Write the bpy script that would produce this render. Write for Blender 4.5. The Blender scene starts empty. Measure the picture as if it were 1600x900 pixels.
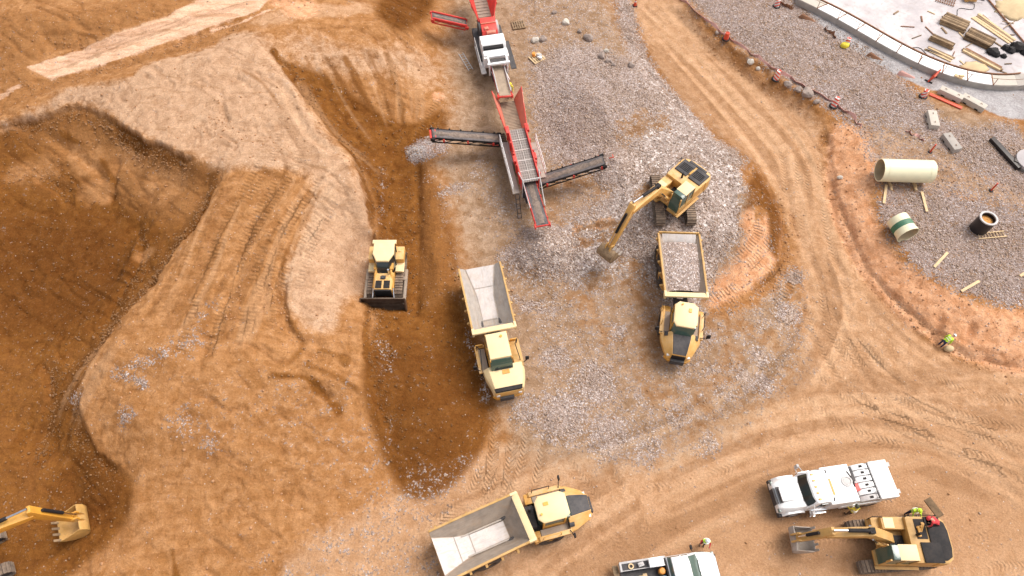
import bpy, bmesh, math, random
import numpy as np
from mathutils import Vector, Matrix
SC = bpy.context.scene
COL = SC.collection
R = math.radians
# ------------------------------------------------------------------ camera
CAM_H, CAM_T, FPX = 46.0, R(30.0), 1100.0      # height (m), tilt from straight down, focal length for a 1600 px wide frame
cd = bpy.data.cameras.new("camera"); cam = bpy.data.objects.new("camera", cd); COL.objects.link(cam)
cam.location = (0, 0, CAM_H); cam.rotation_euler = (CAM_T, 0, 0)
cd.sensor_width = 36; cd.lens = 36 * FPX / 1600; cd.clip_end = 3000
SC.camera = cam
# ------------------------------------------------------------------ sky and sun (soft, thinly overcast daylight from the right)
SUN_EL, SUN_AZ = R(58), R(62)                  # azimuth clockwise from +y
w = bpy.data.worlds.new("World"); SC.world = w; w.use_nodes = True
nt = w.node_tree; bg = nt.nodes["Background"]
sky = nt.nodes.new("ShaderNodeTexSky"); sky.sky_type = 'NISHITA'; sky.sun_disc = False
sky.sun_elevation = SUN_EL; sky.sun_rotation = SUN_AZ; sky.dust_density = 4; sky.ozone_density = 0.3
hs = nt.nodes.new("ShaderNodeHueSaturation"); hs.inputs["Saturation"].default_value = 0.22
nt.links.new(sky.outputs[0], hs.inputs["Color"]); nt.links.new(hs.outputs[0], bg.inputs["Color"])
bg.inputs["Strength"].default_value = 0.14
sd = bpy.data.lights.new("sun", 'SUN'); so = bpy.data.objects.new("sun", sd); COL.objects.link(so)
sd.energy = 1.4; sd.angle = R(34); sd.color = (1, 0.93, 0.82)
so.rotation_euler = (R(90) - SUN_EL, 0, -SUN_AZ + math.pi); so.location = (60, 30, 80)
vs = SC.view_settings; vs.view_transform = 'Standard'; vs.look = 'None'; vs.gamma = 1; vs.use_curve_mapping = False
vs.exposure = 0.68
rng = np.random.default_rng(7); random.seed(7)
# ------------------------------------------------------------------ survey: image ray -> place on the site
CT, ST = math.cos(CAM_T), math.sin(CAM_T)
def P(px, py, z=0.0):
    u = (px - 800) / FPX; v = (py - 450) / FPX
    d = Vector((u, ST - v * CT, -CT - v * ST))
    t = (CAM_H - z) / (-d.z)
    return Vector((d.x * t, d.y * t, z))
# ------------------------------------------------------------------ numpy noise
def _lat(seed):
    r = np.random.default_rng(seed); return r.random((256, 256)).astype(np.float32)
def vnoise(x, y, seed):
    L = _lat(seed); xi = np.floor(x).astype(np.int64); yi = np.floor(y).astype(np.int64)
    fx = (x - xi); fy = (y - yi); fx = fx * fx * (3 - 2 * fx); fy = fy * fy * (3 - 2 * fy)
    a = L[xi & 255, yi & 255]; b = L[(xi + 1) & 255, yi & 255]; c = L[xi & 255, (yi + 1) & 255]; d = L[(xi + 1) & 255, (yi + 1) & 255]
    return (a * (1 - fx) + b * fx) * (1 - fy) + (c * (1 - fx) + d * fx) * fy
def fbm(x, y, seed, octv=4):
    s = 0; a = 1; t = 0
    for k in range(octv):
        ca, sa = math.cos(k * .9 + .4), math.sin(k * .9 + .4)
        s = s + a * vnoise((x * ca - y * sa) * 2 ** k + k * 17.3, (x * sa + y * ca) * 2 ** k + k * 9.1, seed + k); t += a; a *= .5
    return s / t * 2 - 1
def sst(a, b, x):
    t = np.clip((x - a) / (b - a), 0, 1); return t * t * (3 - 2 * t)
# ------------------------------------------------------------------ relief: break lines (image x, image y, elevation)
BL = [
 # haul road and working pad
 [(975,0,.1),(1060,80,0),(1150,180,0),(1220,290,0),(1270,420,0),(1370,540,0),(1500,620,0),(1600,660,0),(1700,680,0)],
 [(1040,0,.1),(1110,82,0),(1190,137,0),(1262,192,.1)],
 [(600,905,0),(800,900,0),(1100,905,0),(1400,900,0),(1620,900,0)], [(700,800,0),(900,700,0),(1100,640,0),(1250,600,0),(1600,780,0)],
 [(790,420,.1),(785,560,0),(800,640,0)], [(860,560,.05),(960,620,0),(1150,620,0)], [(1250,300,0),(1240,500,0)],
 [(1079,560,0),(1079,500,0)], [(1050,450,.35),(1090,450,.35)], [(1040,400,.5),(1090,400,.5)],
 # bank beside the road and the right hand pad
 [(1050,0,.9),(1082,15,1),(1137,70,1),(1220,128,1),(1300,185,1)],
 [(1300,190,.7),(1308,215,.45),(1318,300,.4),(1350,388,.4),(1402,450,.4),(1470,510,.4),(1540,546,.4),(1600,560,.4),(1700,565,.4)], [(1345,215,1.2),(1370,290,1.3),(1400,380,1.3),(1440,425,1.3),(1500,470,1.25),(1560,500,1.1),(1640,520,1.1)],
 [(1280,215,.05),(1298,310,0),(1332,405,0),(1380,470,0),(1445,530,0),(1520,572,0),(1600,592,0),(1700,600,0)],
 [(1150,20,1.2),(1300,110,1.2),(1420,170,1.2),(1500,215,1.2)], [(1400,300,1.3),(1420,400,1.3),(1500,470,1.2),(1600,490,1.2)], [(1420,250,1.3),(1540,300,1.2),(1600,330,1.2)], [(1540,420,1.2),(1620,420,1.2)],
 [(1250,-40,1.2),(1400,20,1.2),(1600,60,1.2),(1700,100,1.2)], [(1400,100,1.2),(1500,150,1.2),(1620,160,1.2)], [(1560,200,1.1),(1620,240,.9)],
 # gravel stock and the excavator bench
 [(850,120,.5),(860,180,.6),(880,240,.5)], [(900,130,1.4),(940,160,1.9),(960,200,1.6),(930,220,1.2)], [(900,60,.6),(980,90,.7),(1040,160,1),(1100,210,1.1),(1150,245,1.3)],
 [(1020,250,1.7),(1060,260,1.8),(1105,290,1.7),(1080,330,1.7),(1020,335,1.6),(1060,300,1.75)], [(1150,265,1.5),(1178,310,1.3),(1170,360,1),(1130,400,.7)], [(1205,290,.3),(1225,350,.15),(1215,420,.1),(1170,470,.1)],
 [(960,320,1.2),(940,400,.5),(900,440,.2)], [(810,390,.9),(850,400,1.1),(900,390,.8)], [(800,440,.1),(870,470,.1),(960,470,.2)], [(1030,470,.1),(1110,480,.15)],
 # screening plant stand
 [(740,20,.3),(750,110,.3),(790,200,.25),(830,330,.25)], [(700,230,.5),(710,300,.4),(740,350,.2),(760,390,.1)], [(700,120,.6),(690,60,.7)],
 [(820,20,.4),(860,80,.4)], [(900,10,.4),(960,40,.4),(1010,110,.5)], [(940,0,.1),(1000,85,.1),(1060,165,.2),(1120,220,.5)],
 # left plateau
 [(400,110,4.6),(440,200,4.3),(450,300,4),(400,450,3.6),(310,560,3.2)], [(345,262,4.2),(300,348,3.9),(237,432,3.5),(152,538,3),(124,582,2.3),(123,640,1.7),(150,700,1.1),(200,745,.7)],
 [(430,78,4.6),(470,140,4.3),(505,190,4),(552,250,3.7),(574,330,3.3),(576,420,2.8),(566,520,2.3),(575,600,1.8),(600,700,.9),(615,760,.3)],
 [(250,560,3.3),(350,565,3.2),(450,580,2.9),(540,600,2.3)], [(200,640,2.6),(350,680,2.2),(500,720,1.4)], [(200,780,1),(350,830,.8),(500,840,.4),(600,830,.1)], [(150,900,.6),(300,905,.3),(450,905,.1)],
 # pit
 [(330,280,2.8),(280,350,2.1),(210,440,1.5),(125,548,1.0),(95,590,.8)], [(0,470,-.4),(100,470,-.4),(190,430,-.2),(220,350,.3)], [(0,330,.2),(100,330,.3),(180,310,.8),(200,380,.1)],
 [(0,203,3.2),(60,180,3.5),(132,165,4),(190,195,4.1),(236,222,4.2),(310,250,4.2)], [(0,250,1.7),(60,240,1.9),(132,225,2.4),(236,275,2.4),(300,295,2.6)],
 [(0,560,.2),(60,560,.2)], [(60,650,.1),(100,720,-.2),(125,780,-.6)], [(0,720,-.1),(30,780,-.4),(100,870,-.7),(20,900,-.7),(60,900,-.7)], [(195,790,.4),(175,860,.1)],
 # north ridge, terrace, pale road
 [(0,185,3.7),(100,135,4.4),(200,120,4.9),(320,88,5.2),(400,60,5)], [(0,160,3.2),(90,130,3.6),(230,92,4),(370,45,4.3)], [(50,105,3.6),(200,60,4),(410,-5,4.2)], [(0,40,4.4),(120,30,4.8),(250,0,4.8)],
 # sand fan and dozer cut
 [(430,40,4.6),(500,35,4.2),(580,40,3.6),(640,40,2.8)], [(520,110,3.6),(580,110,2.9),(640,110,1.8)], [(540,190,1.9),(600,180,1.4),(660,170,1)], [(450,90,4.1),(520,190,2.6),(566,238,1.4),(584,330,.25),(581,420,.1),(578,510,.2)],
 [(615,230,.5),(607,330,.05),(607,430,0),(607,490,.1)], [(650,250,.4),(652,340,.1),(650,420,.1),(648,490,.2)], [(665,250,.7),(676,330,.7),(684,430,.75),(680,500,.8)], [(700,330,.35),(716,440,.25),(730,500,.2)],
 [(600,560,.9),(650,610,1.3),(690,640,1.2),(650,680,1.0)], [(620,775,.05),(690,768,.05),(745,700,.05),(770,630,0),(750,560,0)], [(640,0,1.2),(660,10,.9)], 
]
GS = .5; GX0, GX1, GY0, GY1 = -75, 75, -6, 84
def solve_relief():
    nx = int((GX1 - GX0) / GS) + 1; ny = int((GY1 - GY0) / GS) + 1
    pts = []
    for l in BL:
        w3 = [P(*q) for q in l]
        for a, b in zip(w3[:-1], w3[1:]):
            n = max(2, int((b - a).length / .25))
            for k in range(n): pts.append(a.lerp(b, k / n))
        pts.append(w3[-1])
    pts = np.array([tuple(p) for p in pts]); H = None
    for lev in (8, 4, 2, 1):
        s = GS * lev; mx = int((GX1 - GX0) / s) + 1; my = int((GY1 - GY0) / s) + 1
        i = np.clip(np.round((pts[:, 0] - GX0) / s).astype(int), 0, mx - 1); j = np.clip(np.round((pts[:, 1] - GY0) / s).astype(int), 0, my - 1)
        S = np.zeros((mx, my)); N = np.zeros((mx, my)); np.add.at(S, (i, j), pts[:, 2]); np.add.at(N, (i, j), 1)
        fix = N > 0; val = np.where(fix, S / np.maximum(N, 1), 0)
        if H is None: H = np.full((mx, my), 1.0)
        else:
            xi = np.clip(np.arange(mx) * .5, 0, H.shape[0] - 1.001); yi = np.clip(np.arange(my) * .5, 0, H.shape[1] - 1.001)
            H = bil(H, xi[:, None] + 0 * yi[None], yi[None] + 0 * xi[:, None])
        for it in range(220):
            H = np.where(fix, val, H); Q = np.pad(H, 1, mode='edge')
            H = .25 * (Q[:-2, 1:-1] + Q[2:, 1:-1] + Q[1:-1, :-2] + Q[1:-1, 2:])
        H = np.where(fix, val, H)
    for it in range(1):
        Q = np.pad(H, 1, mode='edge'); H = .4 * H + .15 * (Q[:-2, 1:-1] + Q[2:, 1:-1] + Q[1:-1, :-2] + Q[1:-1, 2:])
    return H
def bil(H, xi, yi):
    a = xi.astype(int); b = yi.astype(int); fx = xi - a; fy = yi - b
    a1 = np.minimum(a + 1, H.shape[0] - 1); b1 = np.minimum(b + 1, H.shape[1] - 1)
    return (H[a, b] * (1 - fx) + H[a1, b] * fx) * (1 - fy) + (H[a, b1] * (1 - fx) + H[a1, b1] * fx) * fy
HR = solve_relief()
def relief(x, y):
    xi = np.clip((np.asarray(x, float) - GX0) / GS, 0, HR.shape[0] - 1.001); yi = np.clip((np.asarray(y, float) - GY0) / GS, 0, HR.shape[1] - 1.001)
    return bil(HR, xi, yi)
def G(px, py, dz=0.0):
    z = 0.0
    for k in range(40):
        p = P(px, py, z); z = .5 * z + .5 * float(relief(p.x, p.y))
    p = P(px, py, z); return Vector((p.x, p.y, float(relief(p.x, p.y)) + dz))
def GL(pts): return np.array([tuple(G(*p))[:2] for p in pts])
def smooth_line(a, n=8):                        # Catmull-Rom through the points
    a = np.asarray(a, float); out = []
    q = np.vstack([2 * a[0] - a[1], a, 2 * a[-1] - a[-2]])
    for i in range(1, len(q) - 2):
        for k in range(n):
            t = k / n; out.append(.5 * (2 * q[i] + (q[i + 1] - q[i - 1]) * t + (2 * q[i - 1] - 5 * q[i] + 4 * q[i + 1] - q[i + 2]) * t * t + (-q[i - 1] + 3 * q[i] - 3 * q[i + 1] + q[i + 2]) * t ** 3))
    out.append(a[-1]); return np.array(out)
# ------------------------------------------------------------------ ground sheet
def axis(lo, hi, s, far):
    a = list(np.arange(lo, hi + 1e-6, s)); st = s; x = a[-1]; up = []
    while x < far: st *= 1.25; x += st; up.append(x)
    st = s; x = a[0]; dn = []
    while x > -far: st *= 1.25; x -= st; dn.append(x)
    return np.array(dn[::-1] + a + up)
AX = axis(-58, 58, .115, 900); AY = axis(3, 68, .115, 900)
X, Y = np.meshgrid(AX, AY, indexing='ij'); NX, NY = X.shape
Z = relief(X, Y)
far = np.maximum(np.maximum(np.abs(X) - 60, 0), np.maximum(np.maximum(Y - 72, 2 - Y), 0))
Z = Z * np.exp(-far / 60)
def box_of(w, m):
    i0, i1 = np.searchsorted(AX, [w[:, 0].min() - m, w[:, 0].max() + m]); j0, j1 = np.searchsorted(AY, [w[:, 1].min() - m, w[:, 1].max() + m])
    return slice(max(i0 - 1, 0), i1 + 1), slice(max(j0 - 1, 0), j1 + 1)
def line_dist(w, sl):                           # distance, arc length and signed side to a polyline
    x = X[sl]; y = Y[sl]; D = np.full(x.shape, 1e9); U = np.zeros(x.shape); V = np.zeros(x.shape); s0 = 0
    for a, b in zip(w[:-1], w[1:]):
        d = b - a; L = math.hypot(*d)
        if L < 1e-6: continue
        t = np.clip(((x - a[0]) * d[0] + (y - a[1]) * d[1]) / L ** 2, 0, 1); ex = x - a[0] - t * d[0]; ey = y - a[1] - t * d[1]
        dd = np.hypot(ex, ey); m = dd < D
        D = np.where(m, dd, D); U = np.where(m, s0 + t * L, U); V = np.where(m, (d[0] * ey - d[1] * ex) / L, V); s0 += L
    return D, U, V
def poly_sd(px, soft=1.0, smooth=True):         # soft membership (0..1, .5 on the outline) of an area given by image points
    w = GL(px); w = np.vstack([w, w[:1]])
    if smooth: w = smooth_line(w, 5)
    sl = box_of(w, soft + 1); x = X[sl]; y = Y[sl]
    D, _, _ = line_dist(w, sl); ins = np.zeros(x.shape, bool)
    for a, b in zip(w[:-1], w[1:]):
        if a[1] == b[1]: continue
        c = ((a[1] > y) != (b[1] > y)) & (x < (b[0] - a[0]) * (y - a[1]) / (b[1] - a[1]) + a[0]); ins ^= c
    return sl, np.clip(.5 + np.where(ins, D, -D) / (2 * soft), 0, 1)
M = {k: np.zeros(X.shape) for k in ('damp', 'crust', 'gravel', 'red', 'road', 'conc', 'dark', 'print', 'printu', 'printv', 'grey', 'lane', 'dusty', 'path', 'coarse', 'spill')}  # damp and dark also hold the shade painted under scarp edges
def area(key, px, val=1.0, soft=.8, smooth=True, sub=False):
    sl, m = poly_sd(px, soft, smooth)
    M[key][sl] = np.where(m > 0, M[key][sl] * (1 - m) + (0 if sub else val) * m, M[key][sl])
def spot(key, px, py, r, val=1.0, hard=.4):     # roundish patch
    c = G(px, py); w = np.array([[c.x, c.y]]); sl = box_of(w, r * 1.3); d = np.hypot(X[sl] - c.x, Y[sl] - c.y) / r
    m = 1 - sst(hard, 1.25, d); M[key][sl] = np.maximum(M[key][sl], val * m)
def stripe(key, px, wid, val=1.0, soft=.5, blend='max', rag=.45):
    w = smooth_line(GL(px)); sl = box_of(w, wid * 1.6 + soft + .5); D, U, V = line_dist(w, sl); D = np.maximum(D + rag * min(wid, 1.6) * (1.3 * fbm(X[sl] * .9, Y[sl] * .9, 401, 4) + .1), 0); m = 1 - sst(wid / 2 - soft, wid / 2 + soft, D)
    if blend == 'max': M[key][sl] = np.maximum(M[key][sl], val * m)
    else: M[key][sl] = M[key][sl] * (1 - m) + val * m
def raise_(px, h, wid, rag=0.0):                # ridge (h>0) or rut (h<0) along a line
    w = smooth_line(GL(px)); sl = box_of(w, wid * 3); D, U, V = line_dist(w, sl)
    k = 1 + rag * fbm(X[sl] * .9, Y[sl] * .9, 77, 3); Z[sl] += h * np.exp(-(D / wid) ** 2) * k
def tracks(px, wid=.55, gauge=0.0, per=.3, chev=0.0, strength=1.0, dep=.05):
    w0 = smooth_line(GL(px)); sl = box_of(w0, wid + gauge + 1); D, U, V = line_dist(w0, sl); L = np.max(U)
    for o in ([-gauge / 2, gauge / 2] if gauge else [0.0]):
        v = V - o; q = 1 - sst(wid * .38, wid * .62, np.abs(v)); q = np.where(np.abs(D - np.abs(V)) < .08, q, 0)
        q = q * sst(0, .6, U) * sst(0, .6, L - U) * (.15 + .85 * sst(-.3, .3, fbm(X[sl] * .45, Y[sl] * .55, 91 + int(wid * 100), 3))) * strength
        near = (np.abs(v) < wid) & (q >= M['print'][sl] * .6)
        M['printu'][sl] = np.where(near, (U + chev * np.abs(v)) / per, M['printu'][sl])
        M['print'][sl] = np.where(near, np.maximum(q, M['print'][sl]), M['print'][sl])
        Z[sl] -= dep * q
# --- broad soil areas
area('road', [(960,-30),(1045,-20),(1110,70),(1190,130),(1275,185),(1300,310),(1340,410),(1390,475),(1450,530),(1530,572),(1640,595),(1640,920),(500,920),(600,780),(780,700),(900,690),(1100,670),(1230,600),(1250,480),(1245,380),(1225,320),(1180,255),(1060,150)], 1, 1.0)
area('gravel', [(800,-20),(930,-20),(985,70),(1050,160),(1110,215),(1180,262),(1190,330),(1215,400),(1255,450),(1262,560),(1200,630),(1080,690),(900,690),(830,600),(810,470),(790,390),(850,360),(840,250),(820,150)], .38, 1.4)
area('gravel', [(835,100),(900,70),(980,100),(1050,170),(1130,225),(1180,275),(1190,330),(1130,400),(1105,470),(1040,470),(960,430),(900,440),(800,420),(790,385),(850,360),(950,300),(860,240),(840,170)], 1, 1.0)
area('gravel', [(960,0),(985,0),(1015,90),(1060,150),(1110,210),(1090,225),(1040,180),(990,110)], .95, .5)
area('gravel', [(1050,-20),(1250,-30),(1290,20),(1380,90),(1440,150),(1500,195),(1600,210),(1640,480),(1540,475),(1450,440),(1400,390),(1360,330),(1330,240),(1310,190),(1220,120),(1130,55)], .85, .8)
area('grey', [(1050,-20),(1250,-30),(1290,20),(1380,90),(1440,150),(1500,195),(1600,210),(1640,480),(1540,475),(1450,440),(1400,390),(1360,330),(1330,240),(1310,190),(1220,120),(1130,55)], .8, 1)
area('grey', [(1380,290),(1480,300),(1640,330),(1640,470),(1540,465),(1440,410),(1385,350)], 1, 1.5)
area('red', [(1300,195),(1360,195),(1450,240),(1600,300),(1600,330),(1380,290),(1370,340),(1400,400),(1460,440),(1540,480),(1640,490),(1640,585),(1530,565),(1450,525),(1386,472),(1334,405),(1294,310)], 1, .7)
area('gravel', [(1300,195),(1340,205),(1375,290),(1365,340),(1400,405),(1450,445),(1540,480),(1640,490),(1640,590),(1530,565),(1450,525),(1390,470),(1340,405),(1302,310)], .08, .8)
area('gravel', [(1345,190),(1450,215),(1560,290),(1640,310),(1640,340),(1500,300),(1380,280)], .4, 1)
area('dusty', [(700,-20),(930,-20),(1000,80),(1120,210),(1180,262),(1200,330),(1230,420),(1262,560),(1200,640),(1080,720),(900,740),(790,700),(770,560),(735,480),(710,370),(690,290),(680,240),(700,180),(690,90)], .8, 2.0)
area('dusty', [(1050,-20),(1250,-30),(1290,20),(1380,90),(1440,150),(1600,200),(1600,290),(1450,230),(1345,195),(1300,165),(1220,120),(1130,55)], .85, 1.2); area('dusty', [(1390,300),(1480,300),(1640,330),(1640,465),(1540,460),(1440,410),(1392,350)], .7, 1.5)
area('grey', [(775,350),(850,345),(960,360),(970,420),(900,440),(800,425)], .9, 1.0); area('grey', [(850,110),(960,110),(980,200),(900,240),(850,200)], .5, 2)
area('dusty', [(1345,192),(1450,212),(1560,285),(1640,305),(1640,345),(1500,305),(1385,285)], .9, 1.2)
ARC = [(1150,262),(1180,260),(1205,290),(1226,340),(1226,410),(1185,470),(1120,490),(1118,450),(1160,400),(1172,350),(1178,310)]
area('coarse', [(1000,200),(1060,190),(1130,230),(1178,285),(1175,335),(1130,400),(1105,470),(1040,470),(960,440),(900,445),(800,425),(850,370),(950,310)], 1, 1.2); area('coarse', [(985,70),(1015,90),(1060,150),(1110,210),(1090,225),(1040,180)], .8, .8)
def dirt(px, wid, damp=.55, key='damp', g=.12):
    stripe('gravel', px, wid, g + .1, wid * .5, 'set', .8); stripe('dusty', px, wid * 1.1, .55, wid * .5, 'set', .8); stripe(key, px, wid, damp, wid * .5, 'max', .8)
DIRT = [([(905,358),(935,352),(968,350)], .7, .8, 'red'), ([(905,383),(930,378),(960,368)], 1.0, .85, 'damp'), ([(925,440),(955,425),(975,405)], .9, .8, 'damp'), ([(960,425),(975,445),(985,470)], 1.0, .7, 'damp'), ([(990,430),(1010,470),(1020,530)], 2.2, .5, 'damp'), ([(1115,500),(1135,540),(1120,590)], 2.0, .45, 'damp'), ([(1000,560),(1030,610),(1070,640)], 2.0, .45, 'damp'), ([(1090,620),(1100,660),(1060,690)], 1.6, .5, 'damp'), ([(905,470),(930,500),(950,530)], 1.2, .35, 'damp'), ([(1145,480),(1170,520),(1220,540)], 1.4, .35, 'damp'),
        ([(985,205),(1005,195),(1020,185)], 2.4, .7, 'damp'), ([(1035,285),(1010,305),(1005,320)], 1.0, .6, 'damp'), ([(1160,320),(1168,340),(1165,360)], .9, .9, 'red'), ([(880,275),(910,285),(935,300)], 1.3, .4, 'damp'), ([(845,430),(870,445),(880,460)], 1.2, .5, 'damp'), ([(835,280),(850,320),(870,345)], 1.6, .1, 'damp')]
# concrete apron round the slab
area('conc', [(1215,-30),(1300,-30),(1370,60),(1440,98),(1500,128),(1560,140),(1640,138),(1640,185),(1560,180),(1500,150),(1440,135),(1370,100),(1290,45)], 1, .5)
# left: crust, damp pit, fan
area('crust', [(0,190),(60,165),(110,135),(200,120),(230,100),(330,72),(350,55),(400,50),(430,80),(500,190),(550,255),(580,330),(578,420),(540,480),(520,520),(460,500),(440,430),(480,330),(470,270),(350,265),(310,250),(236,222),(132,165),(60,182),(0,205)], .85, .9)
area('crust', [(410,60),(470,40),(560,60),(640,60),(700,100),(690,150),(620,130),(520,130),(460,110)], .6, 2)
area('crust', [(680,60),(740,100),(760,200),(800,330),(790,390),(740,400),(715,380),(690,300),(665,240),(690,190),(700,140)], .45, 1)
area('crust', [(190,560),(350,570),(470,590),(560,640),(600,740),(520,790),(420,720),(300,640)], .3, 2)
area('crust', [(780,620),(860,560),(950,640),(1060,700),(1250,640),(1200,720),(1000,740),(760,800),(700,830)], .35, 2)
area('damp', [(-30,215),(40,185),(132,166),(236,223),(312,253),(344,266),(300,348),(237,432),(152,538),(122,590),(128,640),(150,700),(200,745),(205,790),(150,860),(-30,940)], .68, .5)
area('damp', [(-30,300),(60,330),(200,340),(230,380),(190,450),(120,520),(60,530),(-30,500)], .95, 1.6)
area('damp', [(40,200),(132,180),(200,215),(320,270),(290,340),(200,320),(100,260)], .45, 1.2)
area('damp', [(100,660),(150,700),(205,750),(200,800),(140,870),(20,860),(80,760)], .8, 1)
area('damp', [(-30,20),(150,10),(250,-20),(390,-20),(200,50),(60,95),(90,115),(260,75),(380,40),(330,70),(230,98),(100,132),(-30,180)], .42, .6)
area('damp', [(430,85),(500,110),(560,150),(640,190),(690,170),(700,200),(660,240),(690,300),(712,380),(728,480),(765,610),(768,650),(740,710),(690,765),(640,770),(600,700),(570,610),(585,500),(583,340),(560,250),(510,190)], .85, .6)
area('damp', [(650,255),(690,310),(715,430),(728,480),(700,470),(655,480)], .6, .5)
area('damp', [(575,580),(600,520),(660,500),(720,520),(765,620),(740,710),(680,765),(635,765),(600,700)], 1, 1.2)
area('damp', [(600,-20),(680,-20),(660,40),(620,50),(585,20)], .9, 1)
area('damp', [(1180,262),(1200,290),(1222,340),(1220,400),(1200,390),(1195,330),(1170,330),(1140,340),(1160,300)], .75, .4)
area('gravel', [(1165,275),(1190,275),(1225,340),(1225,410),(1180,470),(1110,480),(1130,420),(1170,370),(1160,320)], .25, .7)
area('red', [(1100,440),(1170,360),(1215,330),(1215,400),(1170,450),(1110,480)], 1, .8)
area('damp', [(1040,470),(960,440),(900,450),(960,520),(1010,640),(1060,700),(1100,680),(1100,600),(1150,480)], .3, 2.5)
area('gravel', [(980,470),(1030,480),(1040,600),(1110,600),(1120,490),(1150,500),(1140,580),(1060,640),(1000,560),(930,480)], .3, 1.2)
for q in [(930,600,2.4,.95),(880,650,2.8,.95),(1140,590,2.2,.95),(1100,690,1.5,.8),(960,520,1.3,.85),(1190,560,1.2,.9),(1230,490,1.5,.9),(1060,650,1.4,.85),(1100,520,1.6,.8),(950,680,2.4,.85),(1240,430,1.2,.85),(830,640,1.8,.75),(1010,700,1.8,.7),(870,560,1.7,.8),(1190,600,1.3,.9),(1130,480,1.2,.85)]:
    spot('gravel', q[0], q[1], q[2], q[3], .2)
stripe('gravel', [(820,480),(870,460),(920,440),(955,420)], 1.0, .9, .5); stripe('gravel', [(800,460),(850,485),(900,470),(960,440)], .7, .85, .5)
for q in [(830,470,1.0),(1000,195,1.3),(975,210,1.0),(1015,185,.9)]: spot('damp', *q, .75, .3)
for q in [(1000,195,1.6)]:
    pass
stripe('damp', [(905,360),(930,352),(965,350)], .45, .9, .3); stripe('red', [(900,385),(925,378),(955,372)], .8, .9, .4); stripe('damp', [(960,415),(975,425),(985,445)], .9, .7, .5)
stripe('damp', [(905,378),(930,378),(950,372)], .7, .7, .4)
area('gravel', [(575,690),(620,778),(690,778),(745,715),(700,725),(640,735),(600,700)], .42, 1.2)
area('gravel', [(655,215),(690,215),(700,235),(665,250),(640,240)], .95, .5)
stripe('gravel', [(690,300),(715,292),(745,275),(760,255)], 1.3, .8, .6); stripe('gravel', [(668,280),(700,330),(715,420)], .8, .3, .6); stripe('gravel', [(730,520),(745,560),(760,620)], .7, .5, .5)
area('gravel', [(170,575),(240,548),(300,515),(330,470),(310,540),(270,565),(200,590)], .5, .8)
stripe('gravel', [(180,585),(205,590),(225,600)], .6, .75, .4); spot('gravel', 195, 650, .9, .6, .2); spot('gravel', 115, 620, .8, .55, .2); spot('gravel', 330, 690, 1.4, .4, .1); spot('gravel', 290, 660, 1.8, .35, .1)
stripe('gravel', [(598,260),(596,300),(592,350)], .4, .45, .4); stripe('gravel', [(596,545),(610,560),(600,570)], 1.2, .3, .6)
area('gravel', [(560,900),(640,850),(690,880),(680,910),(560,910)], .35, 1)
area('gravel', [(735,230),(765,260),(850,350),(800,380),(750,330)], .35, 1.2)
stripe('conc', [(690,208),(672,222),(655,236)], 1.0, .55, .9); spot('conc', 652, 238, 1.7, .6, .1); spot('grey', 655, 235, 2.5, 1)
for q in DIRT: dirt(q[0], q[1], q[2], q[3])
area('dusty', ARC, 0, .8); area('gravel', ARC, .18, .7); area('damp', [(960,770),(1150,690),(1400,625),(1640,640),(1640,920),(900,920)], .36, 3)
# pale haul road at the top left
area('crust', [(42,105),(60,100),(150,65),(260,25),(330,-8),(420,-8),(400,18),(300,50),(200,88),(80,124),(58,112)], 1, .25, False); area('road', [(42,105),(60,100),(150,65),(260,25),(330,-8),(420,-8),(400,18),(300,50),(200,88),(80,124),(58,112)], 1, .25, False); area('damp', [(42,105),(60,100),(150,65),(260,25),(330,-8),(420,-8),(400,18),(300,50),(200,88),(80,124),(58,112)], 0, .25, False)
PATH = [(42,105),(58,101),(150,66),(260,26),(330,-8),(425,-8),(405,16),(300,52),(200,88),(80,124),(58,112)]
area('path', PATH, 1, .3, False); stripe('path', [(-10,155),(10,145),(26,136)], 1.0, .9, .3); stripe('path', [(330,45),(380,32),(420,15)], .5, .8, .4); stripe('path', [(300,2),(380,-10)], .5, .7, .4)
for q in ([(110,100),(200,66),(300,30),(390,0)], [(90,108),(190,76),(290,42),(380,14)], [(150,78),(240,45),(330,12)], [(70,112),(120,100)], [(200,70),(280,40)]): stripe('path', q, .22, .25, .25, 'set')
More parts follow.
